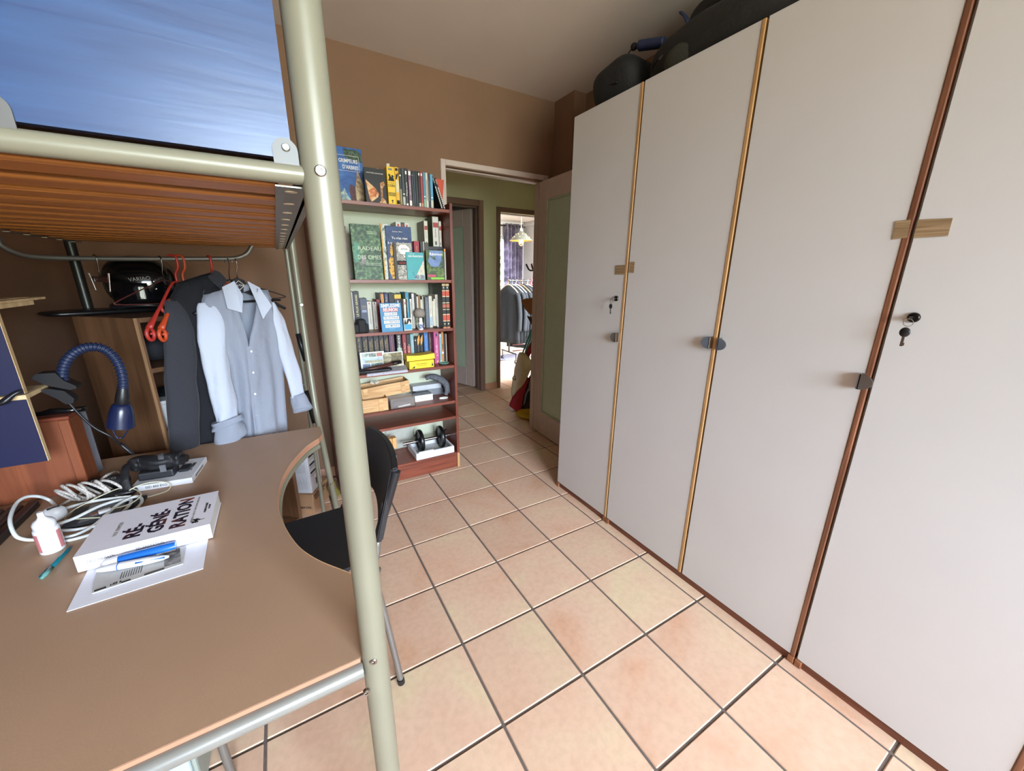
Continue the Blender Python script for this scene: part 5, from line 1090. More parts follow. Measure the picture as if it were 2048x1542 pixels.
bm = B(); p = PP(471, 597, O1, S_N)-S_N*.018; box(bm, (-.021, -.001, -.008), (.021, .001, .008), M=Matrix.Translation(p) @ Matrix.Rotation(SA, 4, 'Z')); obj('neck_label', bm, pm('#4a4744'), sh)
bm, C_, rr = sleeve(O1, [(415, 606), (420, 640), (424, 700), (431, 760), (440, 815), (442, 838)], [14, 19, 19, 18, 17, 15], [.004, .018, .032, .042, .05, .052], .5, fold=.20); obj('sleeve', bm, M_SHIRT, sh, smooth=True)
bm = B(); ce = C_[-1]; 
def cuff(bm, c, d, r0, r1, h, seed):
    s, u = frame_of(d, S_N)
    def fn(a, v):
        th = 2*pi*a; r = r0+(r1-r0)*v; w = 1+.16*noise.noise(Vector((cos(th)*1.5, sin(th)*1.5, seed+v*2)))+.10*sin(2*th+seed)
        return c + (s*cos(th)*1.0+u*sin(th)*.8)*r*w + d*h*(v+.22*v*sin(th+seed))
    grid(bm, fn, 24, 9, closed_u=True); bmesh.ops.solidify(bm, geom=bm.faces[:], thickness=.004)
cuff(bm, ce-Vector((0, 0, -.005)), Vector((.03, 0, -1)).normalized(), .040, .060, .085, 1.3); obj('cuff', bm, M_SHIRT, sh, smooth=True)
bm = B(); cuff(bm, ce+Vector((0, 0, .012)), Vector((.2, -.1, -1)).normalized(), .050, .054, .028, 2.3); obj('cuff_fold', bm, M_SHIRT, sh, smooth=True)
bm, C_, rr = sleeve(O1, [(537, 606), (550, 645), (564, 700), (579, 750), (588, 790)], [12, 15, 16, 15, 13], [.0, .012, .02, .026, .03], 2.5, fold=.18); obj('sleeve', bm, M_SHIRT, sh, smooth=True)
bm = B(); cuff(bm, C_[-1]+Vector((0, 0, .01)), Vector((.16, -.05, -1)).normalized(), .031, .046, .085, 3.7); obj('cuff', bm, M_SHIRT, sh, smooth=True)
# its hanger
M_HANGB = mat('black_hanger_plastic', '#17171b', .4); M_WIRE = mat('hook_wire', '#9c9a94', .25, 1.0); M_REDH = mat('red_hanger_plastic', '#a82f26', .45, var=.05); M_ORH = mat('orange_hanger_plastic', '#b5431f', .45, var=.05)
hg = thing('coat_hanger', 'black plastic hanger with a white diamond emblem inside the pale checked shirt', 'hanger', (O1.x, HY, HZ-.15))
def hook(parent, x, dz, m, r=.0016, w=.018, name='hook', yo=HY):
    """wire hook over the rail, ending dz below it"""
    c = Vector((x, yo, HZ)); P = [c+S_N*(w*cos(a))*1.0+Vector((0, 0, .0105+r))*0+Vector((0, 0, w*.75*sin(a)+.0)) for a in [pi*1.12-pi*1.12*k/14 for k in range(15)]]
    off = Vector((0, 0, .0088+r-w*.75)); P = [p+off for p in P]; P += [c+S_N*w*.9+Vector((0, 0, -.022)), c+S_N*.002+Vector((0, 0, -.046)), c+Vector((0, 0, -dz))]
    bm = B(); tube(bm, P, r, 8); return obj(name, bm, m, parent, smooth=True)
hook(hg, O1.x, .075, M_WIRE)
top = Vector((O1.x, HY, HZ-.073))
bm = B(); a0 = [top+S_A*(-.035)+Vector((0, 0, -.03)), top+S_A*(-.022)+Vector((0, 0, -.004)), top+Vector((0, 0, .006)), top+S_A*(.022)+Vector((0, 0, -.004)), top+S_A*.035+Vector((0, 0, -.03)), top+S_A*.06+Vector((0, 0, -.075)), top+S_A*(.02)+Vector((0, 0, -.055)), top+S_A*(-.02)+Vector((0, 0, -.055)), top+S_A*(-.06)+Vector((0, 0, -.075))]
prism(bm, [p+S_N*.006 for p in a0], -S_N*.012); obj('yoke', bm, M_HANGB, hg)
for s in (-1, 1):
    bm = B(); tube(bm, smooth_path([top+S_A*(s*.04)+Vector((0, 0, -.05)), top+S_A*(s*.10)+Vector((0, 0, -.085)), top+S_A*(s*.175)+Vector((0, 0, -.13))], 5), .009, 10, flat=.7); obj('arm', bm, M_HANGB, hg, smooth=True)
zb_ = PP(471, 604, O1, S_N).z; bm = B(); tube(bm, [Vector((O1.x, HY, zb_))+S_A*(-.16), Vector((O1.x, HY, zb_))+S_A*.16], .0045, 8); obj('trouser_bar', bm, M_HANGB, hg, smooth=True)
fr = Fr(top+S_A*(-.02)+Vector((0, 0, -.042))+S_N*.0062, S_A, (0, 0, 1), .04, .036); bm = B()
for q in range(4):
    P = [(.5, .0), (1, .5), (.5, 1), (.0, .5)]; a_, b_ = P[q], P[(q+1) % 4]; tube(bm, [fr.at(*a_, .0004), fr.at(*b_, .0004)], .0009, 5)
obj('emblem', bm, M_WPRINT, hg); text(hg, 'Lee Coo', fr.at(.5, .5, .0006), S_A, (0, 0, 1), .0085, M_WPRINT, .030)
# charcoal shirt beside it
O2 = PY(423, 520, HY); g2 = thing('shirt', 'charcoal grey long-sleeved shirt hanging on a red hanger behind the pale one', 'shirt', (O2.x, HY, .70))
Lg = [(575, 352), (600, 336), (640, 342), (700, 356), (800, 372), (900, 384)]; Rg = [(555, 432), (600, 440), (700, 450), (800, 470), (900, 500)]
obj('front_panel', panel(O2, Lg, Rg, 568, 915, .035, seed=1.5, fold=.008, ff=4, drop=lambda u: -26*u), M_GREYS, g2, smooth=True); obj('back_panel', panel(O2, Lg, Rg, 568, 915, .03, side=-1, seed=5, drop=lambda u: -26*u), M_GREYS, g2, smooth=True)
bm, C_, rr = sleeve(O2, [(346, 602), (349, 660), (353, 740), (358, 820), (364, 900)], [12, 19, 21, 20, 19], [.012, .03, .035, .04, .04], 4.4); obj('sleeve', bm, M_GREYS, g2, smooth=True)
bm = B(); vs = [bm.verts.new(PP(x, y, O2, S_N)+S_N*d) for x, y, d in ((408, 553, .03), (424, 541, .02), (434, 545, .02), (446, 560, .03), (430, 578, .05), (416, 566, .045))]; bm.faces.new(vs); bmesh.ops.triangulate(bm, faces=bm.faces[:]); bmesh.ops.solidify(bm, geom=bm.faces[:], thickness=.004); obj('collar', bm, M_GREYS, g2, smooth=True, angle=40)
def plastic_hanger(label, O, m, ang, dz, half, drop=.085, lr=.016):
    t = thing('coat_hanger', label, 'hanger', (O.x, HY, HZ-.1)); A_ = Vector((cos(ang), sin(ang), 0)); c = Vector((O.x, HY, HZ)); N_ = Vector((sin(ang), -cos(ang), 0))
    P = [c+N_*(.016*cos(a))+Vector((0, 0, .0135*sin(a)+.0015)) for a in [pi*1.05-pi*1.05*k/12 for k in range(13)]]+[c+N_*.014+Vector((0, 0, -.03)), c+Vector((0, 0, -.055)), c+Vector((0, 0, -dz))]
    bm = B(); tube(bm, smooth_path(P, 3), .0042, 8); obj('hook', bm, m, t, smooth=True)
    b0 = c+Vector((0, 0, -dz))
    for s in (-1, 1):
        bm = B(); e = b0+A_*(s*half)+Vector((0, 0, -drop)); tube(bm, smooth_path([b0, b0+A_*(s*.03)+Vector((0, 0, -.006)), b0+A_*(s*half*.55)+Vector((0, 0, -drop*.48)), e], 5), [.0055]*11+[.006, .007, .009, .011, .012], 10, flat=.7); obj('arm', bm, m, t, smooth=True)
        bm = B(); tube(bm, [e+A_*(s*.0)+Vector((lr*.75*cos(a)*A_.x, lr*.75*cos(a)*A_.y, -lr+lr*sin(a))) for a in [2*pi*k/18 for k in range(18)]], .0062, 8, closed=True); obj('end_loop', bm, m, t, smooth=True)
    bm = B(); tube(bm, [b0+A_*(-half)+Vector((0, 0, -drop-.02)), b0+A_*half+Vector((0, 0, -drop-.02))], .004, 8); obj('trouser_bar', bm, m, t, smooth=True)
    return t
plastic_hanger('red plastic hanger inside the charcoal shirt', PY(417, 517, HY), M_REDH, SA, .075, .17)
plastic_hanger('empty orange-red hanger with a looped end next to the charcoal shirt', PY(358, 517, HY), M_ORH, radians(66), .09, .17, .155, .021)
plastic_hanger('empty dark red hanger with a rounded end, further from the shirts', PY(344, 517, HY), M_REDH, radians(64), .085, .18, .155, .021)
t = thing('coat_hanger', 'metal clip hanger with two silver clips hanging bare on the rail', 'hanger', (PY(190, 517, HY).x, HY, HZ-.1)); xx = PY(190, 517, HY).x
hook(t, xx, .075, M_WIRE); bm = B(); c = Vector((xx, HY, HZ-.075)); A_ = Vector((.42, -.90, 0)).normalized(); box(bm, (-.115, -.003, -.010), (.115, .003, .010), .002, M=Matrix.Translation(c) @ Matrix.Rotation(atan2(A_.y, A_.x), 4, 'Z')); obj('bar', bm, mat('dark_red_wood', '#4e2420', .5), t)
for s in (-1, 1):
    p = c+A_*(s*.105)+Vector((0, -.006, 0)); fr = Fr(p+A_*(-.012)+Vector((0, 0, -.040)), A_, (.12*s, 0, 1), .024, .062)
    for P in ([(.30, .0), (.42, .0), (.55, .55), (.28, 1), (.12, 1), (.30, .55)], [(.52, .0), (.62, .0), (.74, .55), (.95, 1), (.80, 1), (.52, .55)], [(.2, .50), (.8, .50), (.78, .72), (.24, .72)]): bm = B(); prism(bm, [fr.at(a, b_) for a, b_ in P], fr.n*.0022); obj('clip', bm, mat('bright_clip', '#cfd0cc', .25, .8), t)
for x, lb in ((318, 'bare wire hook hanging alone on the rail between the clip hanger and the red hangers'), (452, 'thin black wire hook just before the pale shirt')):
    p = PY(x, 517, HY); tt = thing('coat_hanger', lb, 'hanger', (p.x, HY, HZ-.05)); m_ = M_WIRE if x < 400 else M_HANGB
    hook(tt, p.x, .075, m_, .0018 if x < 400 else .0015); b0 = Vector((p.x, HY, HZ-.075)); bm = B(); dd = Vector((.5, .87, 0)) if x < 400 else S_A
    tube(bm, smooth_path([b0, b0+dd*.06+Vector((0, 0, -.02)), b0+dd*.19+Vector((0, 0, -.065)), b0+dd*.20+Vector((0, 0, -.080)), b0+dd*.0+Vector((0, 0, -.088)), b0-dd*.20+Vector((0, 0, -.080)), b0-dd*.19+Vector((0, 0, -.065)), b0-dd*.06+Vector((0, 0, -.02)), b0], 4), .0022, 8); obj('frame', bm, m_ if x > 400 else MATS['dark_red_wood'], tt, smooth=True)

# ------------------------------------------------------------------ open shelving unit behind the desk, helmet bag and boxes on it
M_BEIGE = wood('brown_beech_laminate', '#573b26', '#6c4a32', 'Z', .9, .45, .02); M_BEDGE = wood('beech_edging', '#7a5a3a', '#957350', 'Z', 1.2, .5, .03)
UA, UB = Vector((-.467, 1.905, 0)), Vector((-.682, 2.095, 0)); ue = Vector((.80, .60, 0)); UW = .52
uz = PY(262, 637, UA.y).z
un = thing('shelf_unit', 'brown laminate open shelving unit behind the far edge of the desk', 'shelf unit', ((UA+UB)*.5+ue*.25))
ud = (UA-UB).normalized(); up_ = Vector((0, 0, 1)); UD = (UA-UB).length
M_U = Matrix(((ue.x, -ud.x, 0, UA.x), (ue.y, -ud.y, 0, UA.y), (0, 0, 1, 0), (0, 0, 0, 1)))     # x along the front, y into the unit
bm = B(); box(bm, (0, 0, 0), (.018, UD, uz), .001, M=M_U); obj('side_panel', bm, M_BEIGE, un); bm = B(); box(bm, (UW-.018, 0, 0), (UW, UD, uz), .001, M=M_U); obj('side_panel', bm, M_BEIGE, un)
bm = B(); box(bm, (0, -.0012, 0), (.009, -.0002, uz), M=M_U); obj('front_edge', bm, M_BEDGE, un)
bm = B(); box(bm, (.0185, UD-.008, .02), (UW-.0185, UD, uz-.018), M=M_U); obj('back_panel', bm, M_BEIGE, un)
zs = [uz, PP(300, 738, UA+ue*.1, Vector((-ue.y, ue.x, 0))).z, PP(330, 864, UA+ue*.1, Vector((-ue.y, ue.x, 0))).z, .35, .08]
for zz in zs: bm = B(); box(bm, (.0185, 0, zz-.018), (UW-.0185, UD-.0085, zz), .001, M=M_U); obj('shelf', bm, M_BEIGE, un)
def u_at(x, y, z): return M_U @ Vector((x, y, z))
t = thing('box', 'small white cardboard box on the lower visible shelf of the brown unit', 'box', u_at(.06, .06, zs[2])); bm = B(); box(bm, (.024, .03, zs[2]), (.105, .13, zs[2]+.10), .002, M=M_U); obj('body', bm, pm('#cfcdcb'), t); bm = B(); box(bm, (.023, .029, zs[2]+.1002), (.106, .131, zs[2]+.115), .002, M=M_U); obj('lid', bm, pm('#cfcdcb'), t)
M_DKF = mat('black_fabric', '#17171c', .9, var=.1, bump=.2, bscale=150)
for i, (zz, lb, h) in enumerate(((zs[1], 'dark folded clothing on the upper shelf of the brown unit', .10), (zs[2], 'black lump of fabric behind the small white box', .13), (zs[3], 'dark fabric heap on the low shelf of the brown unit', .12))):
    bm = B(); c = u_at(.26, .16, zz+h*.5); blob(bm, c, (.20, .10, h*.55), 2.6, 26, 14, .18, 9, M=Matrix.Rotation(atan2(ue.y, ue.x), 4, 'Z'), seed=i, flat_bottom=zz+.001); tag(obj('folded_clothes', bm, M_DKF, smooth=True), lb, 'clothes')
hc = PY(287, 562, 2.20); hm = thing('helmet', 'shiny black motorcycle helmet with white lettering on top of the brown unit', 'helmet', (hc.x, 2.2, uz+.02))
bm = B(); rz_ = hc.z-(uz+.022); blob(bm, (hc.x, 2.20, uz+.022+rz_*.95), (.118, .13, rz_*1.02), 2.5, 34, 22, .03, 6, flat_bottom=uz+.022); obj('shell', bm, mat('gloss_black', '#0b0b0d', .12, coat=.6), hm, smooth=True)
bm = B(); tube(bm, [Vector((hc.x+.112*cos(a), 2.20+.124*sin(a), uz+.03+.006*sin(3*a))) for a in [2*pi*k/30 for k in range(30)]], .008, 8, closed=True); obj('rim', bm, M_BLACKPL, hm, smooth=True)
bm = B(); grid(bm, lambda u, v: Vector((hc.x+.10*sin(-1.0+2.2*u)*1.02, 2.20-.135*cos(-1.0+2.2*u), uz+.045+.075*v)), 14, 6); bmesh.ops.solidify(bm, geom=bm.faces[:], thickness=.003); obj('visor', bm, mat('smoked_visor', '#16161a', .06, coat=.5), hm, smooth=True)
tl, tr = PY(257, 560, 2.065), PY(301, 556, 2.065); text(hm, 'VARIAO', (tl+tr)*.5, tr-tl, (0, 0, 1), .0135, M_GREYP, (tr-tl).length, bold=.02)
for x, y in ((307, 563), (312, 578)): bm = B(); p = PY(x, y, 2.075); blob(bm, p, (.006, .004, .006), 2, 12, 8); obj('vent_screw', bm, M_STEEL, hm, smooth=True)
bm = B(); blob(bm, (hc.x-.10, 2.16, uz+.012), (.20, .07, .011), 4, 30, 8, .04, 9, M=Matrix.Rotation(.55, 4, 'Z'), flat_bottom=uz+.001); tag(obj('garment_bag', bm, mat('shiny_black_sheet', '#0f0f11', .3), smooth=True), 'flat shiny black folder lying under the helmet on the brown unit', 'folder')
# ------------------------------------------------------------------ hanging blue shelf, lamp, cabinet and the clutter on the desk
M_NAVY = mat('navy_laminate', '#111438', .45, var=.03)
M_RAWW = wood('pale_raw_edge', '#b99a6e', '#d6bc90', 'Z', 1.2, .6, .03)
hx, hy = -.618, 1.50
pz = lambda x, y: PX(x, y, hx).z
zlo, zsh, ztop = pz(97, 921), pz(50, 790), pz(0, 608)
hs = thing('hanging_shelf', 'navy-sided hanging shelf with pale wooden edges above the desk by the outer wall', 'shelf', (-.72, 1.6, zlo))
for z0, z1 in ((zlo, zsh-.012), (zsh+.004, ztop-.014), (ztop+.006, ztop+.16)):
    bm = B(); box(bm, (-.83, hy, z0), (hx-.0005, hy+.013, z1), .0005); sp = obj('side_panel', bm, M_NAVY, hs)
    bm = B(); box(bm, (hx-.0004, hy, z0), (hx+.001, hy+.013, z1)); obj('pale_edge', bm, M_RAWW, sp)
for zz, y1, nm in ((zsh, PX(92, 765, hx).y, 'shelf'), (ztop, PX(66, 603, hx).y, 'shelf')):
    bm = B(); box(bm, (-.83, hy-.001, zz-.012), (hx+.001, y1, zz), .0005); obj(nm, bm, M_RAWW, hs)
bm = B(); box(bm, (-.82, hy-.02, ztop+.0005), (hx+.004, PX(88, 598, hx).y, ztop+.007), .0005); box(bm, (-.82, hy+.0, ztop+.0075), (hx-.012, hy+.20, ztop+.0095)); tag(obj('thin_boards', bm, M_RAWW), 'thin pale board and sheet lying on top of the navy-sided shelf', 'board')
bm = B(); a = PY(0, 830, 1.475); tube(bm, smooth_path([PY(-10, 810, 1.47), PY(8, 803, 1.475), PY(28, 788, 1.48), PY(44, 781, 1.485)], 5), [.006, .007, .009, .011, .012, .013, .013, .012, .011, .010, .010, .009, .009, .008, .007, .006], 10, flat=.6); tag(obj('cable_bundle', bm, M_BLACKPL, smooth=True), 'black cable bundle drooping over the front of the navy-sided shelf', 'cable')
# gooseneck clip lamp
M_LBLUE = mat('blue_lamp_enamel', '#111c3c', .3, coat=.2); M_FLEX = mat('blue_flexible_hose', '#18233f', .42)
LY = 1.59
lp = thing('desk_lamp', 'blue gooseneck clip lamp with a bell shade hanging over the desk', 'lamp', PY(125, 765, LY))
neck = smooth_path([PY(x, y, LY) for x, y in ((127, 768), (125, 745), (133, 722), (152, 703), (178, 694), (205, 697), (226, 712), (240, 735), (246, 760), (246, 778))], 14)
rr = [.0118*(1+.16*(1 if (k//2) % 2 else -1)) for k in range(len(neck))]
bm = B(); tube(bm, neck, rr, 14); obj('gooseneck', bm, M_FLEX, lp, smooth=True)
tp = PY(246, 776, LY); c0 = PY(241, 853, LY); ax = (c0-tp).normalized(); s_, u_ = frame_of(ax)
M_L = Matrix(((s_.x, u_.x, ax.x, tp.x), (s_.y, u_.y, ax.y, tp.y), (s_.z, u_.z, ax.z, tp.z), (0, 0, 0, 1))); LL = (c0-tp).length
bm = B(); lathe(bm, [(.0115, -.004), (.0135, .004), (.0160, LL*.20), (.0178, LL*.42), (.016, LL*.44)], seg=24, M=M_L); obj('lamp_socket', bm, M_BLACKPL, lp, smooth=True, angle=40)
bm = B(); lathe(bm, [(.0178, LL*.40), (.0225, LL*.44), (.0280, LL*.60), (.0312, LL*.80), (.0335, LL*1.0), (.0322, LL*1.0), (.029, LL*.78), (.025, LL*.58), (.017, LL*.46)], seg=30, M=M_L); obj('lamp_shade', bm, M_LBLUE, lp, smooth=True, angle=50)
bm = B(); e = M_L @ Vector((0, 0, LL)); tube(bm, smooth_path([M_L @ Vector((-.022, 0, LL*.98)), M_L @ Vector((-.008, 0, LL*1.28)), M_L @ Vector((.0, 0, LL*1.30)), M_L @ Vector((.008, 0, LL*1.28)), M_L @ Vector((.022, 0, LL*.98))], 4), .0022, 8); obj('handle_loop', bm, M_LBLUE, lp, smooth=True)
b0 = PY(127, 772, LY); bm = B(); prism(bm, [PY(x, y, LY-.02) for x, y in ((60, 757), (72, 748), (110, 746), (128, 762), (152, 772), (153, 777), (140, 780), (118, 776), (90, 770))], (0, .04, 0)); cl = obj('clamp', bm, M_BLACKPL, lp)
bm = B(); prism(bm, [PY(x, y, LY-.014) for x, y in ((76, 781), (100, 778), (128, 782), (148, 797), (147, 806), (132, 809), (114, 798), (96, 790))], (0, .03, 0)); obj('clamp_jaw', bm, M_BLACKPL, lp)
bm = B(); tube(bm, smooth_path([PY(133, 800, LY), PY(160, 830, LY-.01), PY(190, 856, LY-.02), PY(220, 872, LY-.02), PY(240, 888, 1.585)], 6), .0035, 8); obj('cord', bm, M_BLACKPL, lp, smooth=True)
bm = B(); a, b_ = PY(240, 886, 1.585), PY(268, 909, 1.585); tube(bm, [a, a.lerp(b_, .2), a.lerp(b_, .8), b_], [.004, .0085, .0085, .005], 10, flat=.6); obj('cord_switch', bm, M_BLACKPL, lp, smooth=True)

# orange wooden chest, grey slab, dark tripod on top
M_ORW = wood('orange_cherry_wood', '#6a3822', '#85492d', 'Z', 1.0, .4, .03)
cx1 = PY(188, 985, 1.62).x; cz = PY(142, 838, 1.62).z
ch = thing('wooden_box', 'orange cherry-wood box standing on the desk behind the navy shelf side', 'box', (-.72, 1.66, DZT))
bm = B(); box(bm, (-.815, 1.62, DZT+.0005), (cx1-.004, 1.70, cz), .002); obj('body', bm, M_ORW, ch)
bm = B(); box(bm, (cx1-.026, 1.614, DZT+.0005), (cx1-.003, 1.6195, cz), .002); obj('corner_strip', bm, M_ORW, ch)
bm = B(); box(bm, (-.815, 1.618, cz+.0005), (cx1-.002, 1.702, cz+.010), .002); obj('lid', bm, M_MAH, ch)
bm = B(); z_ = cz+.019; tube(bm, [Vector((-.80, 1.650, z_)), Vector((-.66, 1.650, z_)), Vector((-.64, 1.650, z_+.003)), Vector((-.625, 1.650, z_+.003)), Vector((-.60, 1.652, z_)), Vector((-.565, 1.656, z_))], [.006, .007, .010, .010, .008, .009], 12); tag(obj('telescopic_stick', bm, MATS['gloss_black'], smooth=True), 'black telescopic stick lying on the orange wooden box', 'stick')
sl = thing('foam_pad', 'grey padded slab standing on the desk beside the orange wooden box', 'slab', (-.63, 1.76, DZT)); P0, P1 = PZ(172, 961, DZT), PZ(211, 939, DZT); d_ = (P1-P0).normalized(); n_ = Vector((d_.y, -d_.x, 0)); hz_ = PY(180, 818, P1.y).z
M_SL = Matrix(((d_.x, -n_.x, 0, P0.x), (d_.y, -n_.y, 0, P0.y), (0, 0, 1, DZT+.0005), (0, 0, 0, 1))); bm = B(); box(bm, (0, 0, 0), ((P1-P0).length, .045, hz_-DZT), .008, 3, M=M_SL); obj('body', bm, mat('grey_neoprene', '#6c6a70', .85, bump=.05, bscale=300), sl)
bm = B(); box(bm, (-.003, .002, .004), (-.0002, .043, hz_-DZT-.006), .001, M=M_SL); obj('side_seam', bm, pm('#85848a'), sl)
# dark carved frame leaning at the outer edge of the desk
M_DKW = wood('dark_carved_wood', '#1d1312', '#4a352c', 'Y', 1.6, .5, .2); fr_ = thing('picture_frame', 'dark carved wooden frame lying at the outer edge of the desk beside the eye-drop bottle', 'frame', (-.72, 1.35, DZT))
bm = B(); box(bm, (-.712, 1.14, DZT+.0005), (-.690, 1.565, DZT+.022), .003); obj('bar', bm, mat('black_lacquer_bar', '#141012', .35), fr_)
bm = B(); box(bm, (-.80, 1.14, DZT+.0005), (-.7125, 1.165, DZT+.03), .003); obj('bar', bm, MATS['black_lacquer_bar'], fr_)
for k in range(6): bm = B(); box(bm, (-.7295-.014*k, 1.17, DZT+.002), (-.718-.014*k, 1.56-.01*k, DZT+.020+.004*k), .004, 2); obj('moulding', bm, M_DKW, fr_)

# --- the big white book, envelope and what lies on them
en = tag(obj('envelope', (lambda b_: (quad(b_, [Vector((*PZ(x, y, DZT).xy, DZT+.0022)) for x, y in ((133.5, 1225), (406.7, 1138.5), (417, 1078))]+[Vector((-.470, 1.170, DZT+.0022))], .0014), b_)[1])(B()), mat('white_paper', '#e2e3ec', .8, var=.02)), 'white paper envelope under the big white book', 'envelope')
bo = thing('book', 'thick white paperback with dark capitals across its cover, lying on the desk', 'book', (-.358, 1.23, DZT+.0035))
bx0, bx1, by0, by1, bz0, bz1 = -.483, -.233, 1.137, 1.322, DZT+.0038, DZT+.0445
M_WBK = mat('white_cover_board', '#e6e5ee', .5, var=.015)
bm = B(); box(bm, (bx0, by0, bz0), (bx1, by1, bz0+.0012)); box(bm, (bx0, by0, bz1-.0012), (bx1, by1, bz1)); box(bm, (bx0, by0, bz0+.0012), (bx1, by0+.0012, bz1-.0012)); obj('cover', bm, M_WBK, bo)
bm = B(); box(bm, (bx0+.002, by0+.0013, bz0+.0013), (bx1-.002, by1-.002, bz1-.0013)); obj('pages', bm, mat('white_pages', '#cfcdc9', .9, var=.04, vscale=200), bo)
M_REGP = mottled('title_photo_print', ['#171321', '#241a2e', '#7a3a26', '#b0603c'], 9, .5, 3, 0, .4, pos=[.36, .5, .62, .75])
rt, upd = Vector((0, 1, 0)), Vector((-1, 0, 0))          # the cover's text runs away from the room's window
cc = lambda a, b_: Vector((bx0+(bx1-bx0)*a, by0+(by1-by0)*b_, bz1+.0003))
for s, a, b_, h, w in (('RÉ-', .375, .31, .034, .062), ('GÉNÉ-', .545, .45, .034, .112), ('RATION', .725, .535, .034, .150)): text(bo, s, cc(a, b_), rt, upd, h*.9, M_REGP, w, bold=.045)
text(bo, 'PAUL HAWKEN', cc(.22, .46), rt, upd, .0082, M_GREYP, .062); text(bo, 'INVERSER LA CRISE DU CLIMAT EN UNE GENERATION', cc(.83, .55), rt, upd, .0042, M_GREYP, .135); text(bo, 'DOMAINE DU POSSIBLE', cc(.925, .52), rt, upd, .0050, M_INK, .052); text(bo, 'ACTES SUD', cc(.955, .53), rt, upd, .0045, M_INK, .024)
bm = B()
for k in range(46):
    a = random.random()*2*pi; r_ = .010*sqrt(random.random()); c = cc(.915, .19)+Vector((-.012+.9*r_*cos(a), 1.1*r_*sin(a), .0002)); w = .0018+.0014*random.random(); prism(bm, [c+Vector((w*cos(t_+a), w*sin(t_+a), 0)) for t_ in (0, 2.1, 4.2)], (0, 0, -.0002))
box(bm, cc(.915, .19)+Vector((-.006, -.0008, 0)), cc(.915, .19)+Vector((.006, .0008, .0003))); o = obj('tree_emblem', bm, M_INK, bo); o['kind'] = 'stuff'
sp_ = lambda a, b_: Vector((bx0+(bx1-bx0)*a, by0-.0004, bz0+(bz1-bz0)*b_))
text(bo, 'RÉGÉNÉRATION', sp_(.58, .52), (-1, 0, 0), (0, 0, -1), .0078, M_GREYP, .052) if False else text(bo, 'RÉGÉNÉRATION', sp_(.52, .55), (1, 0, 0), (0, 0, 1), .0078, M_GREYP, .052)
text(bo, 'PAUL HAWKEN', sp_(.17, .5), (1, 0, 0), (0, 0, 1), .0078, M_GREYP, .046); text(bo, 'ACTES SUD', sp_(.88, .5), (1, 0, 0), (0, 0, 1), .0065, M_GREYP, .030)
lf = [Vector((*PZ(x, y, DZT+.006).xy, DZT+.0065)) for x, y in ((184, 1187), (366, 1127), (372, 1092))]; lf.append(Vector((-.449, 1.128, DZT+.0065)))
lt = thing('leaflet', 'grey printed leaflet folded under the two white and blue plastic sticks', 'leaflet', (-.37, 1.08, DZT+.0035)); bm = B(); quad(bm, lf, .0025); obj('sheet', bm, mat('newsprint', '#b9b8b6', .8, var=.06, vscale=60), lt)
fl = Fr(lf[0]+Vector((0, 0, .0002)), lf[1]-lf[0], lf[3]-lf[0], (lf[1]-lf[0]).length, .08)
decal(lt, fl, .78, .10, .98, .92, mottled('leaflet_photo', ['#2a2826', '#6a6866', '#9a9896'], 40, .8, 4)); decal(lt, fl, .02, .03, .14, .10, M_INK); decal(lt, fl, .30, .02, .40, .08, M_INK); decal(lt, fl, .55, .01, .78, .10, pm('#4a4644'))
text(lt, 'LES S', fl.at(.24, .10, .0005), fl.r, fl.u, .006, M_INK); bm = B()
for k in range(9): 
    P = [fl.at(.28+.028*k, .24, .0005), fl.at(.288+.028*k, .24, .0005), fl.at(.305+.028*k, .56, .0005), fl.at(.297+.028*k, .56, .0005)]; prism(bm, P, (0, 0, -.0002))
o = obj('print_lines', bm, M_INK, lt); o['kind'] = 'stuff'
M_STW = mat('white_gloss_plastic', '#d9dade', .25, coat=.2); M_STB = mat('blue_gloss_plastic', '#1d62b8', .22, coat=.3)
t = thing('white_stick', 'white and blue plastic stick with a translucent blue body against the book spine', 'stick', (-.36, 1.12, DZT+.01)); zc_ = DZT+.020; A_, Bq = PZ(212, 1120, zc_), PZ(352, 1090, zc_); A_.y = min(A_.y, 1.118); Bq.y = min(Bq.y, 1.118)
bm = B(); tube(bm, [A_, A_.lerp(Bq, .04), A_.lerp(Bq, .2)], [.008, .0115, .012], 16, flat=.9); obj('cap', bm, M_STW, t, smooth=True, angle=50)
bm = B(); tube(bm, [A_.lerp(Bq, .2), A_.lerp(Bq, .22), A_.lerp(Bq, .9), Bq], [.0105, .0125, .0120, .0105], 16, flat=.9); obj('body', bm, M_STB, t, smooth=True, angle=50)
bm = B(); tube(bm, [A_.lerp(Bq, .19)+Vector((0, -.006, -.008)), Bq+Vector((0, -.006, -.007))], .006, 10); obj('silver_strip', bm, M_STEEL, t, smooth=True)
t = thing('white_stick', 'tapered white plastic stick with a thin blue band, lying nearest the envelope edge', 'stick', (-.38, 1.08, DZT+.008)); zc_ = DZT+.017; A_, Bq = PZ(190, 1141, zc_), PZ(338, 1113, zc_)
bm = B(); tube(bm, [A_, A_.lerp(Bq, .03), A_.lerp(Bq, .12), A_.lerp(Bq, .30), A_.lerp(Bq, .7), A_.lerp(Bq, .92), Bq], [.002, .0055, .0085, .0105, .0105, .007, .003], 16, flat=.75); obj('body', bm, M_STW, t, smooth=True)
bm = B(); c = A_.lerp(Bq, .31); tube(bm, [c, c+(Bq-A_)*.012], .0112, 16, flat=.76); obj('blue_band', bm, M_STB, t, smooth=True); bm = B(); tube(bm, [A_.lerp(Bq, .55)+Vector((0, -.008, .004)), A_.lerp(Bq, .95)+Vector((0, -.004, .002))], .0022, 6); obj('blue_line', bm, M_STB, t, smooth=True)
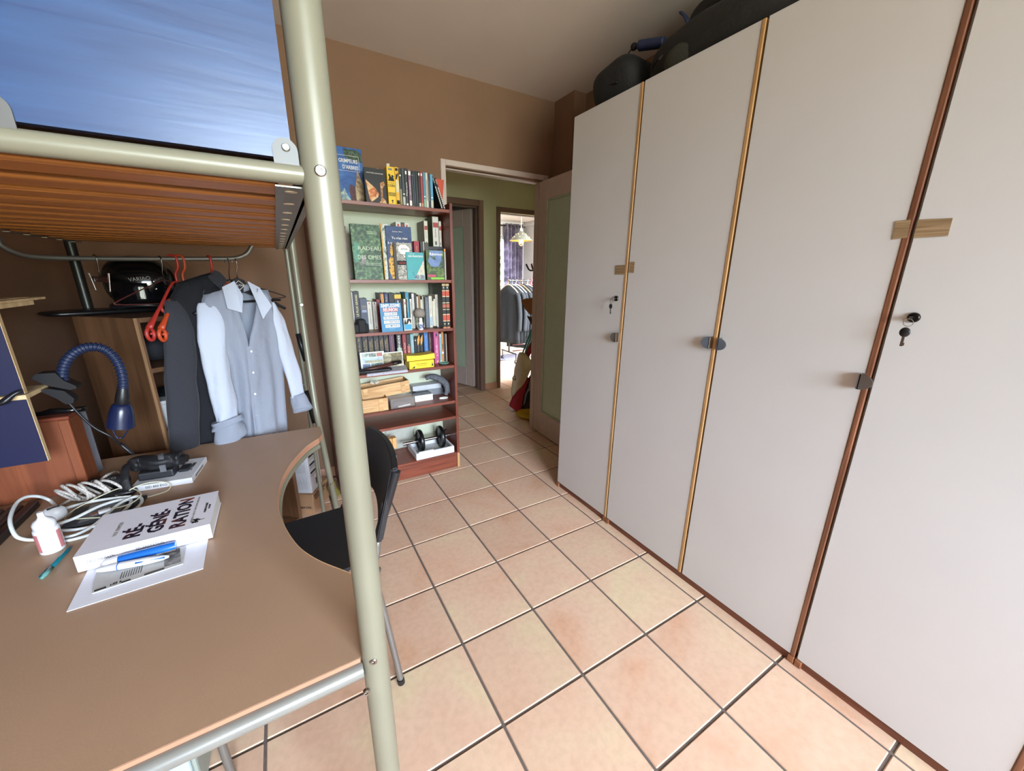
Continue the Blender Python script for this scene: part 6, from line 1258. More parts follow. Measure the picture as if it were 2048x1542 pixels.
# pen
t = thing('pen', 'translucent teal ballpoint pen lying in front of the eye-drop bottle', 'pen', PZ(112, 1125, DZT)); zc_ = DZT+.0048; A_, Bq = PZ(83, 1157, zc_), PZ(143, 1092, zc_); M_TEAL = mat('teal_pen_plastic', '#0f5f6c', .2, coat=.3)
bm = B(); tube(bm, [A_.lerp(Bq, .22), A_.lerp(Bq, .85), A_.lerp(Bq, .97), Bq], [.0046, .0046, .003, .0012], 12); obj('barrel', bm, M_TEAL, t, smooth=True); bm = B(); tube(bm, [A_, A_.lerp(Bq, .07), A_.lerp(Bq, .08), A_.lerp(Bq, .30)], [.003, .0034, .0048, .0050], 12); obj('grip', bm, mat('teal_grey_clear', '#5f8f8a', .2), t, smooth=True); bm = B(); tube(bm, [A_+Vector((-.004, .002, .003)), A_.lerp(Bq, .26)+Vector((-.004, .002, .003))], .0013, 6); obj('clip', bm, M_TEAL, t)
# eye-drop bottle
bc_ = PZ(97, 1097, DZT); bc_ = PZ(107, 1099, DZT+.0005); hB = .118
t = thing('dropper_bottle', 'white dropper bottle with a pink label on the desk', 'bottle', bc_); bm = B(); lathe(bm, [(.0215, 0), (.0225, .002), (.0225, .060), (.0215, .064), (.019, .066)], bc_, 30); obj('body', bm, M_STW, t, smooth=True, angle=40)
bm = B(); lathe(bm, [(.0192, .066), (.0200, .068), (.0200, .078), (.017, .084), (.009, .090), (.0062, .095), (.0058, .105), (.005, .107), (.0003, .1065)], bc_, 30); obj('cap', bm, M_STW, t, smooth=True, angle=40)
for a0, a1 in ((3.55, 4.30), (5.75, 6.25)):
    bm = B(); grid(bm, lambda u, v: bc_+Vector((.0228*cos(a0+(a1-a0)*u), .0228*sin(a0+(a1-a0)*u), .008+.048*v)), 8, 2); obj('label', bm, pm('#b5706f'), t)
# SSD carton, black charger, umbrella, brush, tablet
sb = thing('carton', 'flat white product carton under the folded umbrella on the desk', 'carton', (-.40, 1.59, DZT)); d_ = (PZ(387.5, 958, .742)-PZ(264, 977.7, .742)); d_.z = 0; L_ = d_.length; d_.normalize(); n_ = Vector((-d_.y, d_.x, 0)); o0 = PZ(264, 986, DZT); W_ = .165
M_SB = Matrix(((d_.x, n_.x, 0, o0.x), (d_.y, n_.y, 0, o0.y), (0, 0, 1, DZT+.0005), (0, 0, 0, 1))); bm = B(); box(bm, (0, 0, 0), (L_, W_, .0195), .001, M=M_SB); obj('body', bm, M_STW, sb)
text(sb, '3D V-NAND', M_SB @ Vector((L_*.86, W_*.58, .020)), n_, -d_, .010, M_INK, .062); text(sb, 'SSD 850 EVO', M_SB @ Vector((L_*.80, W_*.55, .020)), n_, -d_, .005, M_GREYP, .045); text(sb, 'SSD 850 EVO', M_SB @ Vector((L_*.40, -.0005, .010)), d_, (0, 0, 1), .0075, M_INK, .055)
bm = B(); box(bm, (L_+.0004, W_*.2, .006), (L_+.0007, W_*.7, .013), M=M_SB); obj('side_print', bm, M_GREYP, sb)
t = thing('charger', 'matte black charger block on the white product carton', 'charger', M_SB @ Vector((L_*.4, .07, .02))); bm = B(); box(bm, (L_*.06, .028, .0200), (L_*.66, .085, .048), .006, 2, M=M_SB); obj('body', bm, mat('matte_black_plastic', '#1b1b1f', .55), t); bm = B(); box(bm, (L_*.67, .055, .0200), (L_*.86, .100, .030), .003, M=M_SB); obj('plug', bm, MATS['matte_black_plastic'], t)
M_UMB = mat('black_umbrella_cloth', '#141417', .6, bump=.4, bscale=40)
t = thing('umbrella', 'folded black umbrella with a grey strap lying across the product carton', 'umbrella', PZ(310, 935, DZT+.03)); z_ = DZT+.075; pts = [PZ(262, 932, z_), PZ(285, 925, z_), PZ(315, 925, z_), PZ(345, 918, z_), PZ(364, 917, z_)]; C_ = smooth_path(pts, 8); rings = []
bm = B()
for i, c in enumerate(C_):
    d = (C_[min(i+1, len(C_)-1)]-C_[max(i-1, 0)]).normalized(); s, u = frame_of(d); r_ = .022*(.75 if i in (0, len(C_)-1) else 1)
    rings.append([bm.verts.new(c+(s*cos(a)+u*sin(a))*r_*(1+.13*sin(5*a+i*.35)+.12*noise.noise(Vector((cos(a)*2, sin(a)*2, i*.35))))) for a in [2*pi*k/22 for k in range(22)]])
for a_, b_ in zip(rings, rings[1:]):
    for k in range(22): bm.faces.new((a_[k], a_[(k+1) % 22], b_[(k+1) % 22], b_[k]))
bm.faces.new(list(reversed(rings[0]))); bm.faces.new(rings[-1]); obj('canopy', bm, M_UMB, t, smooth=True)
bm = B(); c = PZ(324, 922, z_); d = (pts[3]-pts[2]).normalized(); tube(bm, [c-d*.007, c+d*.007], .0262, 20); obj('strap', bm, pm('#4c4c51'), t, smooth=True); bm = B(); box(bm, (-.008, -.002, -.012), (.008, .002, .012), .001, M=Matrix.Translation(c+Vector((.004, -.026, -.016)))); obj('strap_tab', bm, pm('#55555a'), t)
bm = B(); tube(bm, smooth_path([PZ(266, 926, z_), PZ(252, 934, z_), PZ(250, 958, DZT+.05), PZ(256, 980, DZT+.02)], 6), .011, 10, flat=.45); obj('wrist_loop', bm, M_UMB, t, smooth=True)
bm = B(); d = pts[-1]-pts[-2]; d.normalize(); tube(bm, [pts[-1], pts[-1]+d*.014], .013, 14); obj('tip', bm, M_BLACKPL, t, smooth=True, angle=50)
t = thing('hair_clipper', 'black handheld device with tiny pale letters beside the coiled cable', 'device', PZ(215, 965, DZT)); z_ = DZT+.022; A_, Bq = PZ(180, 970, z_), PZ(258, 958, z_); bm = B(); tube(bm, smooth_path([A_, A_.lerp(Bq, .3), A_.lerp(Bq, .7), Bq], 5), [.012]+[.021]*13+[.016, .013], 16, flat=.95); obj('body', bm, MATS['matte_black_plastic'], t, smooth=True)
text(t, 'OUAYO', A_.lerp(Bq, .42)+Vector((.0, -.014, .0165)), Bq-A_, (0, .7, .7), .007, M_GREYP, .06)
bm = B(); c = PZ(240, 985, DZT+.012); blob(bm, c, (.045, .022, .012), 2.4, 20, 10, .15, 30); obj('head', bm, M_BLACKPL, t, smooth=True)
tb = thing('tablet', 'thin black e-reader with a grey label under the white cables', 'tablet', PZ(205, 1022, DZT)); P = [Vector((*PZ(x, y, DZT+.009).xy, DZT+.0095)) for x, y in ((119, 1059), (266, 1021), (294, 990), (153, 1016))]; bm = B(); quad(bm, P, .009); obj('body', bm, MATS['matte_black_plastic'], tb); ft = Fr(P[0], P[1]-P[0], P[3]-P[0], (P[1]-P[0]).length, (P[3]-P[0]).length)
decal(tb, ft, .22, .06, .80, .95, pm('#57565c', .3), .0005); decal(tb, ft, .52, .52, .66, .80, pm('#3a3a40'), .001); decal(tb, ft, .535, .54, .645, .78, pm('#57565c', .3), .0014)
# cables
M_WCAB = mat('white_cable', '#cfd3d2', .4); M_CCAB = mat('cream_thin_cable', '#c6c2a8', .4); M_BRAID = mottled('striped_braid', ['#6a625e', '#d2ccc4', '#8a827c', '#dcd6ce'], 260, .7, 2, 0, 0)
def cable(label, pts, r, m, cat='cable', n=8, lift=0):
    C_ = smooth_path([Vector((*PZ(x, y, DZT+r+h).xy, DZT+r+h)) for x, y, h in pts], n); bm = B(); tube(bm, C_, r, 10); return bm
pw = thing('power_cable', 'thick white power cable looping around the bottle with a round white plug', 'cable', PZ(100, 1030, DZT))
obj('cord', cable('', [(114, 1016, .012), (100, 1001, .02), (78, 993, .045), (52, 994, .06), (32, 1008, .06), (20, 1040, .05), (30, 1070, .025), (50, 1079, .006), (75, 1079, .001), (100, 1075, .001), (135, 1074, .001), (165, 1064, .001), (195, 1045, .004), (235, 1010, .012), (262, 996, .014), (277, 993, .014), (284, 1000, .013), (278, 1012, .012), (255, 1028, .010), (215, 1046, .004), (160, 1058, .001), (118, 1061, .001), (105, 1058, .001), (112, 1050, .010), (150, 1036, .014), (200, 1012, .013), (240, 1000, .012), (262, 1001, .011), (250, 1020, .010), (200, 1060, .001), (150, 1078, .0), (118, 1083, .0), (100, 1082, .0)], .0042, M_WCAB), M_WCAB, pw, smooth=True)
obj('cord', cable('', [(118, 1021, .01), (150, 1011, .004), (190, 1002, .009), (230, 996, .012), (262, 993, .012)], .0042, M_WCAB), M_WCAB, pw, smooth=True)
c = PZ(109, 1027, DZT+.021); bm = B(); blob(bm, c, (.024, .019, .0205), 2.6, 24, 14, 0, 1, M=Matrix.Rotation(-.3, 4, 'Z')); obj('plug', bm, M_STW, pw, smooth=True); bm = B(); box(bm, (-.012, -.0016, 0), (.012, .0016, .004), M=Matrix.Translation(c+Vector((.004, -.006, .0185))) @ Matrix.Rotation(.5, 4, 'Z')); obj('plug_slot', bm, M_INK, pw)
us = thing('usb_cable', 'thin cream USB cable with a white plug over the e-reader', 'cable', PZ(200, 1025, DZT))
obj('cord', cable('', [(210, 1019, .016), (245, 1013, .016), (270, 1002, .02), (282, 988, .022), (268, 978, .022), (240, 977, .022), (205, 990, .02), (165, 1010, .012), (140, 1025, .004), (130, 1036, .001), (136, 1040, .001), (165, 1037, .012), (200, 1035, .012)], .0017, M_CCAB), M_CCAB, us, smooth=True)
obj('cord', cable('', [(258, 981, .022), (275, 972, .028), (300, 965, .032), (325, 964, .028), (341, 969, .012), (335, 981, .001), (310, 990, .001), (285, 996, .001), (262, 996, .010), (225, 990, .012)], .0017, M_CCAB), M_CCAB, us, smooth=True)
bm = B(); A_, Bq = PZ(197, 1026, DZT+.016), PZ(210, 1022, DZT+.016); d = Bq-A_; d.z = 0; an = atan2(d.y, d.x); box(bm, (0, -.008, -.003), (.025, .008, .005), .002, M=Matrix.Translation(A_) @ Matrix.Rotation(an, 4, 'Z')); obj('plug_body', bm, M_STW, us); bm = B(); box(bm, (-.017, -.0062, -.0015), (0, .0062, .003), M=Matrix.Translation(A_) @ Matrix.Rotation(an, 4, 'Z')); obj('plug_tip', bm, M_STEEL, us)
co = thing('coiled_cable', 'grey striped fabric cable wound in a loose coil on the desk', 'cable', PZ(170, 978, DZT)); random.seed(3); P = []
a0, a1 = PZ(138, 990, DZT+.030), PZ(222, 972, DZT+.030); ax_ = (a1-a0).normalized(); sd_ = Vector((ax_.y, -ax_.x, 0))
NT = 9*16
for k in range(NT):
    th = 2*pi*k/16; ps = .5-.5*cos(pi*3*k/NT); w = 1+.12*sin(k*.31)
    P.append(a0.lerp(a1, ps) + ax_*(.022*cos(th+.6)+.008*sin(k*.17)) + sd_*(.020*cos(th)*w) + Vector((0, 0, .026*sin(th)*w+.004*sin(k*.23))))
for p in P: p.z = max(p.z, DZT+.005)
bm = B(); tube(bm, smooth_path(P, 2), .0040, 8); obj('cord', bm, M_BRAID, co, smooth=True)
bm = B(); tube(bm, smooth_path([PZ(195, 965, DZT+.03), PZ(215, 950, DZT+.045), PZ(232, 943, DZT+.02), PZ(240, 950, DZT+.006)], 6), .0042, 8); obj('cord_end', bm, M_BRAID, co, smooth=True)
bm = B(); tube(bm, smooth_path([PZ(165, 985, DZT+.01), PZ(140, 1000, DZT+.006), PZ(122, 1010, DZT+.005), PZ(108, 1017, DZT+.012)], 6), .004, 8); obj('cord_end', bm, M_BRAID, co, smooth=True)
# things stored on the floor under the bed
M_KRAFT = mat('kraft_board', '#a27b5a', .8, var=.05); P0, P1, P2 = PZ(629.9, 1028.8), PZ(560, 1029), PZ(655, 975)
d_ = (P1-P0).normalized(); n_ = Vector((d_.y, -d_.x, 0)); n_ = n_ if n_.dot(P2-P0) > 0 else -n_; dd = (P2-P0).normalized()
M_B = lambda z: Matrix(((d_.x, n_.x, 0, P0.x), (d_.y, n_.y, 0, P0.y), (0, 0, 1, z), (0, 0, 0, 1)))
sx = thing('shoebox', 'brown cardboard shoebox with black lettering on the floor behind the desk', 'box', P0+d_*.15+n_*.1); bm = B(); box(bm, (0, 0, .0005), (.33, .22, .125), .001, M=M_B(0)); obj('body', bm, M_KRAFT, sx); bm = B(); box(bm, (-.004, -.004, .082), (.334, .224, .135), .002, M=M_B(0)); obj('lid', bm, M_KRAFT, sx)
text(sx, 'O LIKE NEVER BEFORE.', M_B(0) @ Vector((.105, -.0007, .046)), -d_, (0, 0, 1), .013, M_INK, .19, bold=.03); text(sx, 'SKECHERS', M_B(0) @ Vector((-.0046, .085, .112)), n_, (0, 0, 1), .022, M_INK, .15, bold=.03); text(sx, 'PERFORMANCE', M_B(0) @ Vector((-.0046, .080, .091)), n_, (0, 0, 1), .010, M_INK, .12, bold=.03)
zt = .1355; wx = thing('carton', 'white printed carton with four black round symbols on top of the brown shoebox', 'carton', P0+d_*.15+n_*.1+Vector((0, 0, zt))); M_W = M_B(zt) @ Matrix.Translation((.004, .012, 0)); bm = B(); box(bm, (0, 0, 0), (.30, .13, .255), .002, M=M_W); obj('body', bm, mat('white_carton', '#c3c2c6', .6, var=.02), wx)
fw = Fr(M_W @ Vector((.30, -.0004, 0)), -d_, (0, 0, 1), .30, .255); decal(wx, fw, .0, 0, .62, .55, pm('#b9b794'), .0003) 
for k in range(4):
    bm = B(); c = fw.at(.565+.012*k*.4, .12+.105*k, .0008); lathe(bm, [(.0002, 0), (.0115, 0), (.0115, .0005), (.0002, .0005)], seg=20, M=Matrix.Translation(c) @ Matrix(((fw.r.x, fw.u.x, fw.n.x, 0), (fw.r.y, fw.u.y, fw.n.y, 0), (fw.r.z, fw.u.z, fw.n.z, 0), (0, 0, 0, 1)))); sy = obj('round_symbol', bm, M_INK, wx); text(sy, 'L', c+fw.n*.0008, fw.r, fw.u, .010, M_WPRINT)
bm = B()
for k in range(13): 
    for j in range(2):
        a0 = .66+.022*k; prism(bm, [fw.at(a0, .10+.42*j, .0007), fw.at(a0+.004, .10+.42*j, .0007), fw.at(a0+.004, .42+.42*j-.06*(k % 3), .0007), fw.at(a0, .42+.42*j-.06*(k % 3), .0007)], -fw.n*.0002)
o = obj('print_lines', bm, M_GREYP, wx); o['kind'] = 'stuff'
fs_ = Fr(M_W @ Vector((-.0004, 0, 0)), n_, (0, 0, 1), .13, .255)
for b0 in (.86, .66, .46): decal(wx, fs_, .1, b0, .6, b0+.05, M_INK); decal(wx, fs_, .1, b0-.04, .75, b0-.03, M_GREYP); decal(wx, fs_, .1, b0-.07, .7, b0-.06, M_GREYP)
decal(wx, fs_, .45, .12, .85, .28, pm('#4a3c40'))
bm = B(); p = [PZ(650, 1010), PZ(660, 985)]; grid(bm, lambda u, v: Vector((.115+.05*u+.010*sin(v*6), 2.42+.08*u, .005+.13*v-.03*u))+Vector((.012*noise.noise(Vector((u*4, v*4, 0))), 0, 0)), 10, 10); bmesh.ops.solidify(bm, geom=bm.faces[:], thickness=.002); tag(obj('plastic_bag', bm, mat('yellow_green_film', '#b5a95a', .4), smooth=True), 'yellow-green plastic bag squeezed between the shoebox and the bed post', 'bag')
# pale storage bin under the near edge of the desk
bn = thing('storage_bin', 'pale blue plastic storage bin under the near edge of the desk', 'bin', (-.56, 1.16, 0)); xr_ = PY(404, 1541, 1.02).x; M_BIN = mat('pale_blue_plastic', '#a9bfc4', .35, var=.02); M_BIN2 = mat('grey_green_plastic', '#9aa39a', .4)
bm = B(); box(bm, (-.78, 1.03, .01), (xr_-.01, 1.32, .50), .012, 3); obj('body', bm, M_BIN2, bn); bm = B(); box(bm, (-.77, 1.012, .27), (xr_-.016, 1.029, .49), .006, 2); obj('drawer', bm, M_BIN, bn); bm = B(); box(bm, (-.77, 1.012, .03), (xr_-.016, 1.029, .25), .006, 2); obj('drawer', bm, M_BIN, bn); bm = B(); box(bm, (-.785, 1.02, .5005), (xr_-.004, 1.325, .512), .003); obj('lid', bm, M_BIN, bn)
# ------------------------------------------------------------------ luggage on the wardrobe
M_BAG = mat('black_bag_nylon', '#0f0e11', .7, var=.15, bump=.25, bscale=90); M_BAG2 = mat('grey_black_canvas', '#1c1a18', .85, var=.18, bump=.25, bscale=60); M_BAGB = mat('navy_bag_nylon', '#232b4a', .6, var=.1, bump=.2, bscale=90)
WT = WZ1+.0005
t = thing('pouch_bag', 'soft black bag slumped at the far end of the wardrobe tops', 'bag', (1.66, 1.72, WT)); bm = B(); blob(bm, (1.68, 1.705, WT+.10), (.16, .155, .125), 2.6, 34, 22, .14, 7, flat_bottom=WT); obj('body', bm, M_BAG, t, smooth=True); bm = B(); tube(bm, smooth_path([PX(1205, 190, 1.54), PX(1215, 170, 1.525), PX(1235, 165, 1.53)], 5), .004, 8); obj('piping', bm, M_BLACKPL, t, smooth=True)
t = thing('duffel_bag', 'long grey-black duffel bag lying along the wardrobe tops', 'bag', (1.72, 1.12, WT)); bm = B(); blob(bm, (1.71, 1.08, WT+.075), (.20, .43, .125), 2.8, 44, 24, .10, 6, seed=2, flat_bottom=WT); obj('body', bm, M_BAG2, t, smooth=True)
bm = B(); blob(bm, (1.545, 1.27, WT+.05), (.035, .09, .05), 2.4, 20, 12, .12, 12, flat_bottom=WT); obj('side_pocket', bm, mat('olive_canvas', '#35362c', .85, bump=.2), t, smooth=True)
bm = B(); tube(bm, smooth_path([PX(1318, 120, 1.545), PX(1360, 80, 1.56), PX(1410, 45, 1.60), PX(1460, 18, 1.62)], 6), .0055, 8); obj('zip_piping', bm, pm('#4a443c'), t, smooth=True)
bm = B(); p = PX(1482, 4, 1.55); box(bm, (-.003, -.022, -.014), (.003, .022, .014), .003, M=Matrix.Translation(p)); obj('buckle', bm, M_STW, t)
bm = B(); tube(bm, smooth_path([PX(1316, 118, 1.55), PX(1308, 128, 1.56), PX(1304, 140, 1.58)], 4), .005, 8); obj('strap', bm, M_BAG, t, smooth=True)
t = thing('backpack', 'dark upright backpack with navy panels standing behind the duffel bag', 'backpack', (1.88, 1.30, WT)); bm = B(); blob(bm, (1.90, 1.36, WT+.19), (.13, .17, .22), 3.0, 36, 24, .07, 6, seed=5, flat_bottom=WT); obj('body', bm, mat('brown_black_nylon', '#211d1c', .75, bump=.2, bscale=90), t, smooth=True)
bm = B(); blob(bm, (1.80, 1.17, WT+.22), (.09, .12, .15), 2.6, 24, 16, .10, 8, seed=3); obj('front_pocket', bm, M_BAGB, t, smooth=True)
bm = B(); tube(bm, smooth_path([PX(1362, 25, 1.74), PX(1372, 35, 1.735), PX(1376, 55, 1.74), PX(1365, 70, 1.75)], 5), .012, 10, flat=.5); obj('grab_loop', bm, M_BAGB, t, smooth=True)
t = thing('rolled_bag', 'small navy rolled pouch with a cord loop between the slumped bag and the duffel', 'pouch', (1.66, 1.56, WT+.10)); A_, Bq = PX(1275, 92, 1.66), PX(1330, 84, 1.70); bm = B(); tube(bm, smooth_path([A_, A_.lerp(Bq, .3), A_.lerp(Bq, .7), Bq], 5), [.012, .018]+[.026]*13+[.02], 14, flat=.85); obj('roll', bm, M_BAGB, t, smooth=True); bm = B(); c = PX(1268, 93, 1.655); blob(bm, c, (.014, .018, .016), 2.2, 14, 10, .2, 40); obj('knot', bm, M_BAG, t, smooth=True); bm = B(); tube(bm, smooth_path([c, PX(1258, 105, 1.65), PX(1252, 120, 1.65)], 5), .0028, 8); obj('cord', bm, M_BAG, t, smooth=True)

# ------------------------------------------------------------------ hall: coat stand with bags by the open door
cs = thing('coat_stand', 'dark coat stand mostly hidden by the open room door', 'coat stand', (2.26, 3.36, 0)); M_CS = mat('dark_stand_wood', '#3a2620', .5); bm = B(); tube(bm, [(2.26, 3.36, .02), (2.26, 3.36, 1.72)], .016, 12); obj('pole', bm, M_CS, cs, smooth=True, angle=50)
for a in (0.4, 2.5, 4.6):
    bm = B(); tube(bm, smooth_path([(2.26, 3.36, .25), (2.26+.10*cos(a), 3.36+.10*sin(a), .10), (2.26+.2*cos(a), 3.36+.2*sin(a), .012)], 4), .011, 8); obj('foot', bm, M_CS, cs, smooth=True)
for a in (2.6, 3.6, 4.4):
    for zz in (1.05, 1.45): bm = B(); tube(bm, smooth_path([(2.26, 3.36, zz), (2.26+.07*cos(a), 3.36+.07*sin(a), zz-.01), (2.26+.11*cos(a), 3.36+.11*sin(a), zz+.05)], 4), .008, 8); obj('peg', bm, M_CS, cs, smooth=True)
def sheet(P, Y, th, m, name, parent, puff=.03, seed=0.0, n=18):
    """soft flat bag from a pixel outline on plane Y, puffed along y"""
    Q = [PY(x, y, Y) for x, y in P]; c = sum(Q, Vector())/len(Q); bm = B(); k = 6; rings = []
    bd = []
    for i in range(len(Q)):
        a, b_ = Q[i], Q[(i+1) % len(Q)]
        for j in range(4): bd.append(a.lerp(b_, j/4))
    for s in (-1, 1):
        R_ = []
        for q in range(k+1):
            r_ = 1-q/k; R_.append([bm.verts.new(c+(p-c)*r_+Vector((0, s*(th*.5+puff*(1-r_*r_))+.012*noise.noise((p-c)*r_*14+Vector((seed, s, 0))), 0))) if q < k else None for p in bd])
        cv_ = bm.verts.new(c+Vector((0, s*(th*.5+puff), 0)))
        for q in range(k-1):
            for i in range(len(bd)): bm.faces.new((R_[q][i], R_[q][(i+1) % len(bd)], R_[q+1][(i+1) % len(bd)], R_[q+1][i]))
        for i in range(len(bd)): bm.faces.new((R_[k-1][i], R_[k-1][(i+1) % len(bd)], cv_))
        rings.append(R_[0])
    for i in range(len(bd)): bm.faces.new((rings[0][i], rings[0][(i+1) % len(bd)], rings[1][(i+1) % len(bd)], rings[1][i]))
    bmesh.ops.recalc_face_normals(bm, faces=bm.faces[:]); return obj(name, bm, m, parent, smooth=True)
M_TOTE = mat('cream_canvas', '#b9a78c', .9, bump=.15, bscale=200); M_CRIM = mat('crimson_cloth', '#8e1424', .8, bump=.15); 
t = thing('tote_bag', 'cream canvas tote bag with teal straps hanging by the open door', 'bag', PY(1045, 740, 3.20)); sheet([(1039, 704), (1050, 705), (1064, 722), (1063, 735), (1048, 768), (1024, 794), (1023, 778), (1026, 758), (1031, 730)], 3.18, .01, M_TOTE, 'body', t, .03)
for dx in (0, 8): bm = B(); tube(bm, smooth_path([PY(1045+dx*.6, 707, 3.18), PY(1052+dx*.6, 688, 3.18), PY(1060+dx*.4, 668, 3.20), PY(1067, 652, 3.22)], 5), .010, 8, flat=.3); obj('strap', bm, mat('teal_webbing', '#3f7f7c', .8), t, smooth=True)
text(t, 'G', PY(1028, 757, 3.14), (1, -.1, 0), (.1, 0, 1), .045, M_INK)
t = thing('red_bag', 'crimson cloth bag hanging under the cream tote bag', 'bag', PY(1040, 800, 3.25)); sheet([(1054, 752), (1058, 758), (1047, 790), (1042, 822), (1034, 824), (1019, 812), (1024, 796)], 3.25, .012, M_CRIM, 'body', t, .03); sheet([(1051, 706), (1066, 676), (1066, 700), (1054, 719)], 3.26, .012, M_CRIM, 'upper_fold', t, .015)
t = thing('black_bag', 'shiny black bag hanging behind the crimson bag in the hall', 'bag', PY(1055, 790, 3.32)); sheet([(1066, 740), (1072, 742), (1070, 818), (1060, 823), (1040, 821), (1046, 790), (1056, 760)], 3.30, .012, MATS['gloss_black'], 'body', t, .04, 3)
t = thing('paper_bag', 'white paper bag bottom showing below the crimson bag', 'bag', PY(1032, 822, 3.33)); sheet([(1020, 812), (1036, 822), (1047, 823), (1044, 828), (1030, 826), (1019, 818)], 3.34, .012, M_STW, 'body', t, .015)
t = thing('hat', 'tan suede hat hanging above the bags in the hall', 'hat', PY(1055, 620, 3.24)); M_TAN = mat('tan_suede', '#8a5f3a', .9, bump=.1); sheet([(1043, 601), (1052, 597), (1070, 595), (1070, 630), (1060, 629), (1050, 618)], 3.22, .012, M_TAN, 'crown', t, .05); sheet([(1055, 632), (1063, 634), (1070, 632), (1070, 652), (1062, 648)], 3.26, .012, mat('brown_suede', '#5a3d28', .9), 'lower_brim', t, .02)
t = thing('yellow_bowl', 'yellow plastic bowl on the hall floor beside the door edge', 'bowl', (2.02, 3.10, .0)); bm = B(); lathe(bm, [(.085, .0005), (.105, .008), (.125, .035), (.128, .040), (.121, .037), (.100, .012), (.0003, .010)], (2.035, 3.11, 0), 30); obj('bowl', bm, mat('yellow_plastic', '#b5921e', .4), t, smooth=True, angle=50); bm = B(); tube(bm, [Vector((2.035+.127*cos(a), 3.11+.127*sin(a), .040)) for a in [2*pi*k/30 for k in range(30)]], .004, 8, closed=True); obj('rim', bm, MATS['yellow_plastic'], t, smooth=True)

# ------------------------------------------------------------------ far room: pendant lamp, curtain, clothes rack, garden shrub
LYF = 5.6; lc = PY(1042, 481, LYF); lt_ = PY(1042, 463, LYF)
pl = thing('pendant_lamp', 'lit conical pendant lamp with a dotted dark shade in the far room', 'lamp', (lc.x, lc.y, lc.z))
bm = B(); tube(bm, [(lc.x, lc.y, lt_.z+.02), (lc.x, lc.y, 2.499)], .006, 8); obj('cord', bm, mat('old_white_cord', '#a89f8c', .6), pl)
R_ = .185; hh = lt_.z-lc.z+.005; bm = B(); lathe(bm, [(.028, hh), (R_, .0), (R_-.002, -.004), (.022, hh-.008)], (lc.x, lc.y, lc.z), 36); obj('lamp_shade', bm, mat('grey_green_enamel', '#5a5a50', .4), pl, smooth=True, angle=50)
bm = B(); lathe(bm, [(.021, hh-.010), (R_-.006, -.003), (R_-.007, -.004), (.019, hh-.014)], (lc.x, lc.y, lc.z), 36); obj('shade_lining', bm, mat('ochre_lining', '#d9953a', .5), pl, smooth=True, angle=50)
for k in range(16):
    a = 2*pi*k/16+.1; f_ = .45 if k % 2 else .72; p = Vector((lc.x+R_*f_*cos(a), lc.y+R_*f_*sin(a), lc.z+hh*(1-(R_*f_-.028)/(R_-.028))+.003)); bm = B(); blob(bm, p, (.006, .006, .006), 2, 8, 6); obj('cut_dot', bm, mat('warm_glass_dot', '#f0cf90', .4, emit=('#ffd89a', 1.5)), pl, smooth=True)
bm = B(); blob(bm, (lc.x, lc.y, lc.z-.002), (.035, .035, .045), 2, 18, 12); obj('bulb', bm, mat('lit_bulb', '#fff1d8', .4, emit=('#ffdfae', 14.0)), pl, smooth=True)
bm = B(); tube(bm, smooth_path([(lc.x-.042, lc.y, lc.z), (lc.x-.036, lc.y, lc.z-.05), (lc.x, lc.y, lc.z-.078), (lc.x+.036, lc.y, lc.z-.05), (lc.x+.042, lc.y, lc.z)], 5), .006, 8); obj('pull_ring', bm, MATS['ochre_lining'], pl, smooth=True)
bm = B(); lathe(bm, [(.012, hh+.05), (.02, hh+.04), (.03, hh-.002), (.012, hh-.004)], (lc.x, lc.y, lc.z), 18); obj('lamp_cap', bm, MATS['old_white_cord'], pl, smooth=True, angle=50)
CY = FY-.085; cxa, cxb = PY(1010, 500, CY).x, PY(1045, 500, CY).x; ctz = PY(1025, 448, CY).z
cu = thing('curtain', 'mauve eyelet curtain with a faint skyline print at the far room window', 'curtain', ((cxa+cxb)/2, CY, .9))
M_CUR = mottled('mauve_curtain_print', ['#625868', '#7d7286', '#a298aa', '#c8c1cc'], 3.2, .9, 5, 0, .4, sx=(1.2, 1, 2.2), pos=[.3, .48, .6, .68])
bm = B(); cxa_t = PY(1008, 455, CY).x
def cur(u, v):
    x0 = cxa_t+(cxa-.0+.0-cxa_t)*v; x1 = cxb-.01; return Vector((x0+(x1-x0)*u, CY+.055*sin(u*5*2*pi)+.012*sin(u*17+v*3), ctz+(.35-ctz)*v))
grid(bm, cur, 80, 14); bmesh.ops.solidify(bm, geom=bm.faces[:], thickness=.003); obj('cloth', bm, M_CUR, cu, smooth=True)
for u in (.08, .28, .48, .68, .88): bm = B(); p = cur(u, .025); tube(bm, [p+Vector((.032*cos(a), -.012, .032*sin(a))) for a in [2*pi*k/18 for k in range(18)]], .007, 8, closed=True); obj('eyelet', bm, M_STEEL, cu, smooth=True)
bm = B(); tube(bm, [(3.1, CY, ctz-.045), (4.84, CY, ctz-.045)], .011, 10); tag(obj('curtain_rod', bm, M_DARKST, smooth=True, angle=50), 'thin dark curtain rod above the far room window', 'curtain rod')
RY = 5.50; ra, rb = PY(1018, 561, RY), PY(1069, 562, RY)
rk = thing('clothes_rack', 'rolling clothes rack with dark tubes in the far room', 'clothes rack', ((ra.x+rb.x)/2, RY, 0)); rb.x += .02
bm = B(); tube(bm, [ra, Vector((rb.x, RY, ra.z))], .014, 10); obj('rail', bm, M_DARKST, rk, smooth=True, angle=50)
